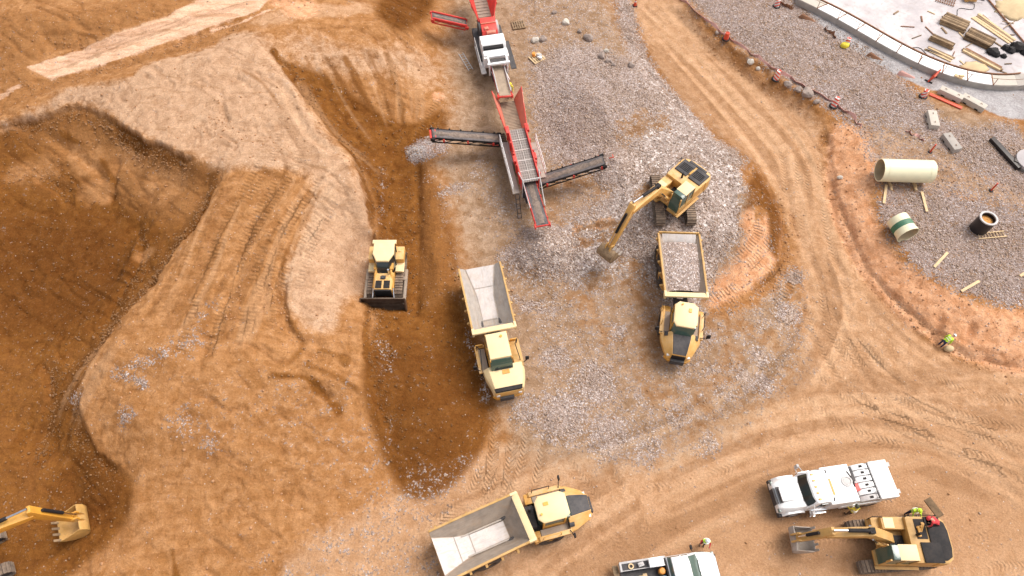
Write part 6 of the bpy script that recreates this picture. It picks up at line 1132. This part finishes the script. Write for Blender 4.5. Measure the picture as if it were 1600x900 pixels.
def scraps():
    rr = random.Random(11)
    for px, py in [(1440,30),(1452,48),(1432,58),(1475,48),(1502,55),(1515,70),(1490,84),(1505,100),(1540,28),(1560,70),(1575,100),(1565,112),(1400,20),(1418,42),(1455,20),(1580,55)]:
        b = MB(); b.box((0, 0, .03), (rr.uniform(.35, 1.3), rr.uniform(.07, .16), .06)); o = b.build('timber_scrap', rr.choice(['timber', 'timber_pale', 'timber_dark', 'rust']), None, 0); o.location = P(px, py, ZS + .015); o.rotation_euler = (0, 0, rr.uniform(0, 3.1)); tag(o, "small timber scrap lying loose on the pale slab", 'timber scrap', 'loose timber scraps on the slab')
    for k, (px, py, l) in enumerate(((1425,75,"thin black hose snaking over the slab near the ring wall"), (1500,18,"thin black cable lying above the left big beam stack"))):
        c = P(px, py, ZS + .03); b = MB(); pts = [(i * .25, .35 * math.sin(i * .7 + k), 0) for i in range(-8, 9)]; b.tube(pts, .025, 6); o = b.build('hose' if k == 0 else 'cable', 'black', None, 0); o.location = c; o.rotation_euler = (0, 0, -.5 + k); tag(o, l, 'hose' if k == 0 else 'cable')
# ------------------------------------------------------------------ pipes, blocks and site clutter
def pipe(name, label, a, b, r, th, mat, inner, band=None, flare=0):
    a = Vector(a); b = Vector(b); root = thing(name, label, 'pipe', (a + b) / 2 - Vector((0, 0, r))); o = (a + b) / 2 - root.location; ax = (b - a).normalized(); L = (b - a).length
    m = MB(); m.lathe(o, ax, [(r - th, -L / 2), (r, -L / 2), (r + 0, L / 2 - .3), (r + flare, L / 2), (r + flare - th, L / 2)], 40); p = m.build('pipe_wall', mat, root, 0, 30)
    m = MB(); m.lathe(o, ax, [(r - th - .004, -L / 2 + .02), (r - th - .002, L / 2 - .02), (r - th - .02, L / 2 - .02), (r - th - .02, -L / 2 + .02)], 40); m.build('lining', inner, root, 0, 30)
    if band: m = MB(); m.lathe(o, ax, [(r + .002, -.22), (r + .02, -.22), (r + .02, .22), (r + .002, .22)], 40); m.build('band', band, root, 0, 30)
    for s in (-1, 1): m = MB(); m.lathe(o, ax, [(r + .001, s * (L / 2 - .4) - .03), (r + .012, s * (L / 2 - .4) - .03), (r + .012, s * (L / 2 - .4) + .03), (r + .001, s * (L / 2 - .4) + .03)], 40); m.build('joint_ring', mat, p, 0, 30)
    return root
def stick(name, label, q0, q1, wd, ht, mat, cat, group=None, lift=0.0):
    A, B = GZ(*q0), GZ(*q1); L = (B - A).length; b = MB(); b.box((0, 0, 0), (L, wd, ht)); o = b.build(name, mat, None, .008); m = (A + B) / 2; o.location = (m.x, m.y, max(m.z, zg(m.x, m.y)) + ht / 2 + .03 + lift); o.rotation_euler = (0, -math.asin(max(-.5, min(.5, (B.z - A.z) / L))), near_head(A, B)); return tag(o, label, cat, group)
def block(label, c, along, L, W, H, mat):
    p = GZ(*c); a = near_head(GZ(*along[0]), GZ(*along[1])); r = thing('concrete_block', label, 'concrete block', (p.x, p.y, p.z - .03), a, 'concrete blocks near the slab'); b = MB(); b.box((0, 0, H / 2), (L, W, H)); o = b.build('block', mat, r, .03)
    for s in (-1, 1): q = MB(); q.tube([(s * L * .28 - .08, 0, H - .02), (s * L * .28 - .05, 0, H + .07), (s * L * .28 + .05, 0, H + .07), (s * L * .28 + .08, 0, H - .02)], .02); q.build('lifting_loop', 'rust', r, 0)
    for s in (-1, 1): q = MB(); q.box((s * L * .25, -W / 2 - .004, .07), (.3, .03, .14)); q.build('fork_slot', 'black', r, 0)
def drum(px, py, label, h=1.0, r=.2, tilt=(0, 0), mat='stripes', rot=0):
    p = GZ(px, py); root = thing('traffic_drum', label, 'traffic drum', p, rot, 'striped traffic drums'); root.rotation_euler = (tilt[0], tilt[1], rot); b = MB(); b.lathe((0, 0, 0), (0, 0, 1), [(.02, .06), (r, .06), (r * .97, h * .35), (r * .9, h * .36), (r * .87, h * .68), (r * .8, h * .69), (r * .78, h), (.02, h)], 18); b.build('body', mat, root, 0)
    b = MB(); b.lathe((0, 0, 0), (0, 0, 1), [(.05, 0), (r * 1.6, 0), (r * 1.55, .07), (.05, .07)], 14); b.build('base', 'black', root, 0); b = MB(); b.tube([(-.1, 0, h), (-.08, 0, h + .1), (.08, 0, h + .1), (.1, 0, h)], .025); b.build('handle', 'hazard', root, 0)
def clutter():
    c = P(1414, 268, 1.25 + 1.1); g = zg(c.x, c.y); c = P(1414.5, 267, g + .18 + .9); a = P(1373, 266, c.z); b = P(1455, 268.5, c.z); d = (b - a).normalized()
    pipe('large_pipe', "large cream coloured pipe section lying on two timber chocks", c - d * 2.02, c + d * 2.02, .9, .06, 'frp', 'frp_in')
    for q, lab in (((1399, 285), "timber chock under the open left end of the cream pipe"), ((1434, 286), "timber chock under the right half of the cream pipe")):
        t = c + d * (-.85 if q[0] < 1410 else 1.05); m = MB(); m.box((0, 0, .08), (.16, 2.3, .16)); m.prism([(-.08, .16), (.08, .16), (0, .36)], -.95, -.7, 'y'); m.prism([(-.08, .16), (.08, .16), (0, .36)], .7, .95, 'y'); o = m.build('pipe_chock', 'timber_pale', None, .01); o.location = (t.x, t.y, zg(t.x, t.y)); o.rotation_euler = (0, 0, near_head(a, b)); tag(o, lab, 'chock', 'chocks under the cream pipe')
    c = P(1410, 355, 1.25 + .8); a = P(1402, 344, c.z); b = P(1417, 366, c.z); d = (b - a).normalized(); g = zg(c.x, c.y); c.z = g + .8; pipe('banded_pipe', "short cream pipe ring with a dark green band around it", c - d * .78, c + d * .78, .78, .055, 'frp', 'frp_in', 'green', .06)
    p = GZ(1528, 358); root = thing('standing_pipe', "black upright pipe with a pale rim and orange soil inside", 'pipe', p); m = MB(); m.lathe((0, 0, 0), (0, 0, 1), [(.54, .0), (.64, 0), (.64, 1.4), (.54, 1.4)], 36); m.build('pipe_wall', 'plastic_black', root, 0, 30); m = MB(); m.lathe((0, 0, 0), (0, 0, 1), [(.52, 1.38), (.67, 1.38), (.67, 1.48), (.52, 1.48)], 36); m.build('rim', 'grey_light', root, .01, 30); m = MB(); m.lathe((0, 0, 0), (0, 0, 1), [(.001, 1.2), (.545, 1.1), (.545, 1.0), (.001, 1.0)], 24); m.build('soil_fill', paint("orange_soil", (.62, .28, .07), .9, .2, (.75, .5, .25)), root, 0, 180)
    A, B = GZ(1526, 370), GZ(1570, 366); L = (B - A).length; m = MB()
    for s in (-1, 1): m.box((0, s * .24, .05), (L, .06, .08))
    for k in range(9): m.cyl((-L / 2 + .15 + k * (L - .3) / 8, -.24, .05), (-L / 2 + .15 + k * (L - .3) / 8, .24, .05), .025, 6)
    o = m.build('wooden_ladder', 'timber_pale', None, 0); o.location = (A + B) / 2 + Vector((0, 0, .02)); o.rotation_euler = (0, 0, near_head(A, B)); tag(o, "wooden ladder lying on gravel beside the black upright pipe", 'ladder')
    for q0, q1, lab in (((1384,290),(1380,319),"pale plank lying under the open left end of the cream pipe"), ((1439,301),(1447,332),"pale plank lying below the right end of the cream pipe"), ((1480,395),(1459,418),"pale plank between the banded pipe and the orange bank"), ((1529,440),(1501,456),"pale plank on the orange soil, nearest the crouching worker"), ((1593,432),(1606,424),"pale plank end cut off by the right edge of the photo")): stick('plank', lab, q0, q1, .2, .06, 'timber_pale', 'plank', 'planks near the pipes')
    block("tan concrete block lying beside the ring wall with orange strip along its foot", (1483,151), ((1470,144),(1500,158)), 2.0, .62, .55, 'concrete'); block("tan concrete block to the right of the orange strip, beside the ring wall", (1518,164), ((1504,154),(1536,172)), 2.1, .62, .55, 'concrete')
    block("tan concrete block standing alone in the dark gravel", (1455,190), ((1454,175),(1459,198)), 1.75, .74, .5, 'concrete'); block("bluish grey concrete block beside the red marker post", (1484,226), ((1478,212),(1496,236)), 1.8, .74, .5, 'concrete_grey')
    for px, py, lab, rt in ((1212,124,"striped red and white drum by the haul road, beside the grey rubble",.3), (1302,166,"striped red and white drum at the bend of the haul road",.8), (1322,70,"small striped drum behind the yellow sack",1.2), (1213,10,"striped drum standing at the top edge of the gravel",2), (1442,151,"striped drum at the end of the orange strip",2.6)): drum(px, py, lab, 1.0 if px in (1212, 1302) else .75, .24, (0, 0), 'stripes', rt)
    drum(1134, 61, "plain orange red drum above the pale stones of the roadside", .7, .24, (0, 0), 'hazard', 0)
    p = GZ(992, 9); r = thing('traffic_cone', "small orange red cone on the haul road at the top edge", 'cone', p); m = MB(); m.box((0, 0, .03), (.42, .42, .06)); m.build('base', 'black', r, .01); m = MB(); m.cyl((0, 0, .06), (0, 0, .85), .16, 14, .04); m.build('cone_body', 'hazard', r, 0); m = MB(); m.cyl((0, 0, .45), (0, 0, .6), .103, 14, .08); m.build('collar', 'hazard_white', r, 0)
    p = GZ(1319, 73); m = MB(); m.loft([[(rx * math.cos(t), ry * math.sin(t), z) for t in np.linspace(0, 6.283, 13)[:-1]] for rx, ry, z in ((.34, .24, 0), (.42, .3, .12), (.36, .27, .32), (.14, .1, .42))]); o = m.build('yellow_sack', 'vest_yellow', None, 0, 60); o.location = p; tag(o, "yellow sack lying in front of the small striped drum", 'sack')
    for q, lab in (((1453,238), "red marker post beside the bluish grey concrete block"), ((1548,298), "red marker post in the gravel above the black upright pipe")):
        p = GZ(*q); r = thing('marker_post', lab, 'marker post', p, 0, 'red marker posts'); m = MB(); m.cyl((0, 0, 0), (0, 0, .95), .07, 10, .06); m.build('post', 'hazard', r, 0); m = MB(); m.cyl((0, 0, 0), (0, 0, .06), .18, 12); m.build('base', 'black', r, 0)
    # red barricade and orange strip by the wall
    p = GZ(1456, 124); r = thing('barricade', "dark red barricade with pale bars leaning at the foot of the ring wall", 'barricade', p, R(48)); m = MB(); m.box((0, 0, .45), (1.25, .12, .8), 0, 0, .3); bo = m.build('panel', 'hazard', r, .02)
    for k in range(4): m = MB(); m.box((-.48 + k * .32, -.07, .47), (.09, .04, .78), 0, 0, .3); m.build('bar', 'rust', bo, 0)
    for s in (-1, 1): m = MB(); m.box((s * .5, .1, .05), (.1, .7, .1)); m.build('foot', 'black', r, 0)
    stick('orange_strip', "orange strip lying along the foot of the tan concrete blocks", (1452,148), (1502,170), .3, .1, 'hazard', 'strip')
    def ribbon(label, px, ht, mat='fence', seed=1, name='mesh_fence'):
        w = smooth_line(np.array([tuple(GZ(*q)) for q in px]), 5); rr = np.random.default_rng(seed); m = MB(); A = []
        for k, q in enumerate(w):
            z = zg(q[0], q[1]); d = w[min(k + 1, len(w) - 1)] - w[max(k - 1, 0)]; d = d[:2] / (np.hypot(*d[:2]) + 1e-6); n = Vector((-d[1], d[0], 0)); h = ht * rr.uniform(.35, 1); lean = rr.uniform(-.25, .3)
            A.append([(q[0], q[1], z - .03), tuple(Vector((q[0], q[1], z + h)) + n * lean), tuple(Vector((q[0], q[1], z + h)) + n * (lean + .03)), (q[0] + n.x * .03, q[1] + n.y * .03, z - .03)])
        m.loft(A); r = thing(name, label, 'fence', Vector(w[0])); o = m.build('mesh_sheet', mat, r, 0, 30); o.location = -Vector(w[0])
        for k in range(2, len(w), 9): q = w[k]; s = MB(); s.cyl(Vector(q) - Vector(w[0]) + Vector((0, 0, -.1)), Vector(q) - Vector(w[0]) + Vector((0, 0, ht + .15)), .03, 6); s.build('stake', 'rust', r, 0)
    ribbon("faded red mesh fence sagging along the top of the roadside bank", [(1062,0),(1100,30),(1135,58),(1175,85),(1215,112),(1262,138),(1300,160),(1330,182),(1345,200)], .26, 'fence', 3)
    ribbon("short dark red mesh strip beside the concrete apron at the top edge", [(1218,4),(1230,12),(1238,16)], .35, 'rust', 4); ribbon("short dark red mesh strip beside the apron, above the yellow sack", [(1288,44),(1296,52),(1306,60)], .35, 'rust', 5)
    ribbon("faint red mesh scrap lying between the single tan block and the red post", [(1415,205),(1428,212),(1444,220)], .2, 'fence', 6)
    for px, py, lab, rot in ((1415,118,"folded dark red sheet at the gravel's edge, below the ring wall",-.4), (1366,90,"dark red brown sheet peaked like a small tent beside the apron",-.6), (1260,29,"brown sheet heap beside the apron near the top edge",-.5)):
        p = GZ(px, py); m = MB(); m.loft([[(-.75, -.25, 0), (.8, -.12, 0), (.85, .1, 0), (-.6, .35, 0)], [(-.55, -.05, .32), (.5, -.02, .1), (.5, .03, .1), (-.45, .12, .34)]]); o = m.build('folded_sheet', 'fence' if px == 1415 else 'rust', None, .02); o.location = p; o.rotation_euler = (0, 0, rot); tag(o, lab, 'sheet')
    # dark beam and concrete lid at the right edge
    A, B = GZ(1547, 219), GZ(1590, 266); m = MB(); m.box((0, 0, 0), ((B - A).length, .42, .35)); m.box(((B - A).length * .3, .3, .1), (.5, .6, .3), .6); o = m.build('steel_beam', 'plastic_black', None, .02); o.location = (A + B) / 2 + Vector((0, 0, .2)); o.rotation_euler = (0, 0, near_head(A, B)); tag(o, "long black beam pointing at the round concrete slab, right edge", 'beam')
    p = GZ(1606, 256); m = MB(); m.cyl((0, 0, .25), (0, 0, .5), 1.15, 32); o = m.build('round_slab', 'slab', None, .02); o.location = p; tag(o, "pale grey round concrete slab cut off by the right edge", 'concrete slab'); m = MB(); m.cyl((0, 0, -.05), (0, 0, .25), 1.02, 28); m.build('manhole_ring', 'concrete_grey', o, 0)
    # pallets and rubble behind the plant
    def pallet(px, py, label, rot, mat):
        p = GZ(px, py); m = MB()
        for k in range(6): m.box((-.55 + k * .22, 0, .13), (.12, 1.1, .03))
        for y in (-.48, 0, .48): m.box((0, y, .06), (1.2, .1, .11))
        o = m.build('pallet', mat, None, 0); o.location = p; o.rotation_euler = (0, 0, rot); tag(o, label, 'pallet', 'timber pallets'); return p
    p = pallet(839, 92, "pale timber pallet carrying metal scraps, near the white crusher engine", R(35), 'timber_pale'); pallet(810, 40, "grey weathered pallet lying to the right of the crusher", R(12), 'timber')
    for k, (dx, dy, lab, mt) in enumerate(((.1, .1, "grey crumpled metal scrap on the pale pallet", 'grey_light'), (-.3, .2, "orange canister on the pale pallet", 'orange'), (.35, -.2, "white tin on the pale pallet's corner", 'white'))):
        m = MB(); m.cyl((0, 0, 0), (0, .05, .3), .2 - .04 * k, 9, .15); m.box((.18, .1, .1), (.3, .24, .2), .5); o = m.build(('metal_scrap', 'canister', 'tin')[k], mt, None, .02); o.location = p + Vector((dx, dy, .15)); o.rotation_euler = (0, 0, k); tag(o, lab, ('scrap', 'canister', 'tin')[k])
    m = MB()
    for s in (-1, 1): m.tube([(0, s * .2, .05), (2.4, s * .2, .05)], .04)
    for k in range(7): m.cyl((.2 + k * .33, -.2, .05), (.2 + k * .33, .2, .05), .025, 5)
    A, B = GZ(720, 84), GZ(736, 110); o = m.build('metal_ladder', 'grey_light', None, 0); o.location = A; o.rotation_euler = (0, 0, near_head(A, B)); tag(o, "grey metal ladder lying on the ground left of the crusher", 'ladder')
    # plank standing against the parked excavator
    A, B = GZ(1437, 782), GZ(1458, 812); stick('brown_plank', "dark brown plank leaning behind the parked excavator's engine covers", (1438,784), (1459,812), .5, .08, 'timber_dark', 'plank', None, .75)
def boulder(px, py, r, label, seed, mat='rock'):
    rr = random.Random(seed); bm = bmesh.new(); bmesh.ops.create_icosphere(bm, subdivisions=2, radius=r)
    for v in bm.verts: k = 1 + .28 * (math.sin(v.co.x * 3 / r + seed) * math.cos(v.co.y * 2.3 / r + seed * 2)) + rr.uniform(-.09, .09); v.co *= k; v.co.z *= .75
    me = bpy.data.meshes.new('boulder'); bm.to_mesh(me); bm.free(); me.materials.append(MT[mat]); o = bpy.data.objects.new('boulder', me); COL.objects.link(o); o.location = GZ(px, py, r * .3); o.rotation_euler = (0, 0, seed); tag(o, label, 'boulder', 'boulders behind the gravel stock'); return o
def rocks():
    for k, (px, py, r, l) in enumerate([(919,61,.45,"largest grey boulder between the crusher and the haul road"), (884,36,.36,"pale boulder nearest the top edge, right of the weathered pallet"), (940,88,.34,"angular grey boulder in the rubble right of the largest boulder"), (950,96,.26,"small grey boulder touching the angular one"), (947,80,.24,"small pale boulder above the angular one"), (986,103,.34,"tan boulder beside the ditch of the haul road"), (958,102,.22,"lowest grey stone of the boulder group"), (836,64,.36,"dark boulder in the pair above the pale pallet"), (848,62,.34,"second dark boulder of the pair, on the right"),
            (1172,98,.34,"white stone on the roadside below the orange drum"), (1184,108,.22,"small white stone on the roadside beside a larger white one"), (1230,133,.36,"grey stone in the bank right of the first striped drum"), (1261,147,.5,"grey rock slab in the bank between two striped drums"), (1247,141,.3,"smaller grey rock left of the rock slab"), (1275,160,.28,"grey stone nearest the drum at the road bend"), (1312,278,.22,"pale stone on the orange bank left of the cream pipe"), (1120,52,.2,"grey stone left of the orange drum"), (905,50,.24,"grey stone left of the largest boulder"), (866,20,.24,"small stone at the top edge right of the crusher")]): boulder(px, py, r, l, k * 1.7 + .3, 'rock' if 'white' not in l and 'pale' not in l else 'concrete')
def scatter():
    # loose stones lying on the gravel and clods on the dug soil: uncountable, one object each
    t = (1 + 5 ** .5) / 2; iv = np.array([(-1, t, 0), (1, t, 0), (-1, -t, 0), (1, -t, 0), (0, -1, t), (0, 1, t), (0, -1, -t), (0, 1, -t), (t, 0, -1), (t, 0, 1), (-t, 0, -1), (-t, 0, 1)]) / 1.9
    fc = np.array([(0, 11, 5), (0, 5, 1), (0, 1, 7), (0, 7, 10), (0, 10, 11), (1, 5, 9), (5, 11, 4), (11, 10, 2), (10, 7, 6), (7, 1, 8), (3, 9, 4), (3, 4, 2), (3, 2, 6), (3, 6, 8), (3, 8, 9), (4, 9, 5), (2, 4, 11), (6, 2, 10), (8, 6, 7), (9, 8, 1)])
    def mk(name, wgt, n, r0, r1, mat, label, tone):
        sub = wgt * (np.abs(X) < 58) * (Y > 4) * (Y < 66); p = sub.ravel() / sub.sum(); i = rng.choice(p.size, n, p=p); x = X.ravel()[i] + rng.uniform(-.07, .07, n); y = Y.ravel()[i] + rng.uniform(-.07, .07, n); z = Z.ravel()[i]
        r = r0 * (r1 / r0) ** (rng.random(n) ** 2.2); q = rng.normal(size=(n, 3, 3)); q, _ = np.linalg.qr(q); sh = rng.uniform(.65, 1.25, (n, 12, 1)); v = (iv[None] * sh * np.array([1, 1, .7])) @ q; v = v * r[:, None, None]; v[..., 2] *= .8; v += np.stack([x, y, z + r * .25], -1)[:, None]
        me = bpy.data.meshes.new(name); V = v.reshape(-1, 3); Fc = (fc[None] + (np.arange(n) * 12)[:, None, None]).reshape(-1, 3)
        me.vertices.add(len(V)); me.vertices.foreach_set("co", V.ravel().astype(np.float32)); me.loops.add(Fc.size); me.loops.foreach_set("vertex_index", Fc.ravel().astype(np.int32)); me.polygons.add(len(Fc)); me.polygons.foreach_set("loop_start", np.arange(0, Fc.size, 3, dtype=np.int32)); me.update(calc_edges=True)
        a = me.attributes.new('tone', 'FLOAT', 'POINT'); a.data.foreach_set("value", np.repeat(tone(n, i), 12).astype(np.float32)); me.materials.append(MT[mat]); o = bpy.data.objects.new(name, me); COL.objects.link(o); o["kind"] = "stuff"; o["label"] = label
    keep = np.ones(X.shape)
    for cx, cy, r, z in STANDS: keep *= np.hypot(X - cx, Y - cy) > r * .55
    mk('loose_stones', (np.clip(M['gravel'] - .3, 0, 1) ** 1.2 * (.35 + 1.3 * sst(-.1, .35, fbm(X * .35, Y * .35, 201, 4))) + .01 * (M['red'] + M['road'] * .4) * (1 - np.clip(M['damp'], 0, 1))) * keep, 52000, .02, .095, 'loose', "loose grey and pale stones strewn over the gravel", lambda n, i: np.where(M['gravel'].ravel()[i] > .3, rng.random(n), rng.uniform(.6, 1, n)))
    mk('soil_clods', (M['spill'] * 7 + M['damp'] * .5 + M['red'] * .3 + M['crust'] * .12 + .05) * (1 - np.clip(M['gravel'], 0, 1)) * (1 - np.clip(M['road'], 0, .97)) * keep, 20000, .022, .11, 'clod', "brown soil clods scattered over the dug sand", lambda n, i: np.clip(1 - M['damp'].ravel()[i] + .5 * M['red'].ravel()[i], 0, 1))
def clod_mat():
    t = NT("soil_clod"); a = t.n("ShaderNodeAttribute"); a.attribute_name = "tone"; return t.done(t.ramp(a.outputs["Fac"], [(0, (.16, .07, .02)), (.6, (.33, .17, .075)), (1, (.42, .22, .11))]), .95)
MT['clod'] = clod_mat()
# ------------------------------------------------------------------ people
def person(label, px, py, face, vest, shirt, trousers, hat, lean=0.0, crouch=0.0, arms=(.15, .15), z=None, base=None):
    """one continuous skinned body; lean bends the trunk forward, crouch folds the legs; x is forward"""
    p = GZ(px, py) if base is None else Vector(base); root = thing('person', label, 'person', p, face); V = []; E = []; Rr = []; reg = []
    def add(v, r, par, g): V.append(Vector(v)); Rr.append(r); reg.append(g); (E.append((par, len(V) - 1)) if par is not None else None); return len(V) - 1
    th = crouch * R(75); kz = .45; hipz = .09 + .41 * math.cos(crouch * R(35)) + .42 * math.cos(th); hx = -.42 * math.sin(th) + .41 * math.sin(crouch * R(35)); cl, sl = math.cos(lean), math.sin(lean)
    def tr(x, y, z_): return (hx + x * cl + z_ * sl, y, hipz + .03 - x * sl + z_ * cl)
    pel = add((hx, 0, hipz + .03), .125, None, 'leg'); wa = add(tr(0, 0, .2), .12, pel, 'torso'); ch = add(tr(0, 0, .42), .145, wa, 'torso'); nk = add(tr(0, 0, .56), .058, ch, 'head'); h0 = add(tr(.015, 0, .66), .085, nk, 'head'); add(tr(.02, 0, .78), .082, h0, 'head')
    for s, al in ((1, arms[0]), (-1, arms[1])):
        sh = add(tr(0, s * .19, .48), .065, ch, 'torso'); ez = .48 - .28 * math.cos(al); ex = .28 * math.sin(al); el = add(tr(ex, s * .27, ez), .048, sh, 'arm'); a2 = al + .5; wx, wz = ex + .25 * math.sin(a2), ez - .25 * math.cos(a2); wr = add(tr(wx, s * .26, wz), .032, el, 'arm'); pm = add(tr(wx + .07 * math.sin(a2), s * .255, wz - .07 * math.cos(a2)), .034, wr, 'hand')
        for k in range(4): f1 = add(tr(wx + .12 * math.sin(a2) + (k - 1.5) * .022, s * .25, wz - .12 * math.cos(a2)), .010, pm, 'hand'); add(tr(wx + (.155 - .012 * abs(k - 1)) * math.sin(a2 + .3) + (k - 1.5) * .024, s * .235, wz - (.155 - .012 * abs(k - 1)) * math.cos(a2 + .3)), .009, f1, 'hand')
        t1 = add(tr(wx + .05 * math.sin(a2) + .05, s * .235, wz - .04), .011, wr, 'hand')
        hp = add((hx, s * .10, hipz - .03), .095, pel, 'leg'); kn = add((hx + .42 * math.sin(th), s * .12, hipz - .42 * math.cos(th) + .0), .068, hp, 'leg'); an = add((kn and V[kn].x - .41 * math.sin(crouch * R(35)), s * .12, .09), .045, kn, 'leg'); add((V[an].x + .17, s * .13, .045), .045, an, 'boot')
    me = bpy.data.meshes.new('skeleton'); me.from_pydata([tuple(v) for v in V], E, []); o = bpy.data.objects.new('skeleton', me); COL.objects.link(o); sk = o.modifiers.new('skin', 'SKIN'); ss = o.modifiers.new('sub', 'SUBSURF'); ss.levels = ss.render_levels = 1
    for i, d in enumerate(me.skin_vertices[0].data): d.radius = (Rr[i], Rr[i] * (1.15 if reg[i] == 'torso' and Rr[i] > .1 else 1)); d.use_root = i == 0
    dg = bpy.context.evaluated_depsgraph_get(); bme = bpy.data.meshes.new_from_object(o.evaluated_get(dg)); bpy.data.objects.remove(o); bpy.data.meshes.remove(me); bme.name = 'body'
    names = ['leg', 'torso', 'arm', 'head', 'hand', 'boot']; mats = [trousers, shirt, shirt, 'skin', 'skin', 'boot']
    bme.materials.clear(); [bme.materials.append(MT[m]) for m in mats]; segs = [(V[a], V[b], reg[b]) for a, b in E]; fr = []
    for f in bme.polygons:
        c = f.center; best = None
        for a, b, g in segs:
            d = b - a; t = max(0, min(1, (c - a).dot(d) / d.length_squared)); q = (c - a - d * t).length
            if best is None or q < best[0]: best = (q, g)
        f.material_index = names.index(best[1]); f.use_smooth = True; fr.append(best[1])
    body = bpy.data.objects.new('body', bme); COL.objects.link(body); body.parent = root
    # face: nose, eyes, mouth set on the head
    hd = V[4]; m = MB(); fx = lambda x, y, z_: Vector(tr(x, y, z_)); m.loft([[fx(.1, .018, .66), fx(.1, -.018, .66), fx(.09, 0, .72)], [fx(.125, .006, .672), fx(.125, -.006, .672), fx(.105, 0, .7)]]); m.build('nose', 'skin', body, 0)
    for s in (1, -1): m = MB(); m.lathe(fx(.088, s * .034, .715), Vector((1, 0, 0)), [(.001, -.01), (.012, -.005), (.012, .005), (.001, .01)], 8); m.build('eye', 'dark_cloth', body, 0)
    m = MB(); m.box(fx(.098, 0, .625), (.012, .045, .01), 0, lean); m.build('mouth', 'hazard', body, 0)
    if vest:
        m = MB(); vid = {}; 
        for f, g in zip(bme.polygons, fr):
            if g == 'torso':
                ids = []
                for vi in f.vertices:
                    if vi not in vid: vid[vi] = len(m.v); v = bme.vertices[vi]; m.v.append(v.co + v.normal * .02)
                    ids.append(vid[vi])
                m.f.append(ids); m.mi.append(0)
        ve = m.build('vest', vest, root, 0, 180); band = MB(); n = 14
        for zz in (.2, .36): band.lathe(fx(0, 0, zz), Vector(fx(0, 0, zz + .1)) - fx(0, 0, zz), [(.155, -.02), (.185, -.02), (.185, .02), (.155, .02)], 16)
        band.build('reflective_band', 'hazard_white', ve, 0)
    if hat:
        up = (fx(0, 0, 1) - fx(0, 0, 0)).normalized(); m = MB(); c = fx(.018, 0, .765); m.lathe(c, up, [(.002, -.02), (.125, -.02), (.15, -.03), (.152, -.015), (.118, .02), (.10, .07), (.06, .105), (.002, .115)], 18); m.add([fx(.1, .09, .745), fx(.1, -.09, .745), fx(.21, -.05, .735), fx(.21, .05, .735)], [(0, 1, 2, 3)]); m.build('hard_hat' if hat != 'hat_dark' else 'cap', hat, root, 0, 50)
    return root
def people():
    person("worker in lime vest and white hat bending down on the orange bank", 1467, 541, R(25), 'vest', 'vest', 'navy', 'hat_white', R(65), .25, (.9, .7))
    p = GZ(1481, 546); m = MB(); m.loft([[(rx * math.cos(t), ry * math.sin(t), z) for t in np.linspace(0, 6.283, 11)[:-1]] for rx, ry, z in ((.3, .2, 0), (.36, .25, .12), (.28, .2, .3), (.1, .07, .36))]); o = m.build('cement_sack', 'sandpile', None, 0, 60); o.location = p; tag(o, "pale sack at the feet of the bending worker", 'sack')
    person("worker in white hard hat and lime vest walking past the pickup truck", 1096, 851, R(-100), 'vest', 'red_cloth', 'dark_cloth', 'hat_white', .1, .05, (.5, .1))
    person("worker in yellow shirt and dark cap between the white lorry and the excavator", 1323, 804, R(95), 'vest_yellow', 'vest_yellow', 'brown_cloth', 'hat_dark', .15, 0, (.4, .4))
    person("worker in lime shirt standing behind the parked excavator beside the brown plank", 1415, 803, R(-80), 'vest', 'vest', 'navy', 'vest', .2, 0, (.8, .8))
    r = GZ(1385, 853); person("mechanic in red shirt leaning over the open engine covers of the parked excavator", 0, 0, R(160), None, 'red_cloth', 'dark_cloth', 'red_cloth', R(70), .3, (.9, .9), None, (r.x + 1.75, r.y + .75, r.z + 2.28))
    person("worker in yellow vest standing behind the screening plant's red hopper", 797, 152, R(-90), 'vest_yellow', 'vest_yellow', 'red_cloth', 'vest_yellow', .1, 0, (.3, .3))
ZS = ring(); yard(); scraps()
trucks(); excavators(); bulldozer(); service_truck(); pickup(); plant()
clutter(); rocks(); people(); scatter()
ground()
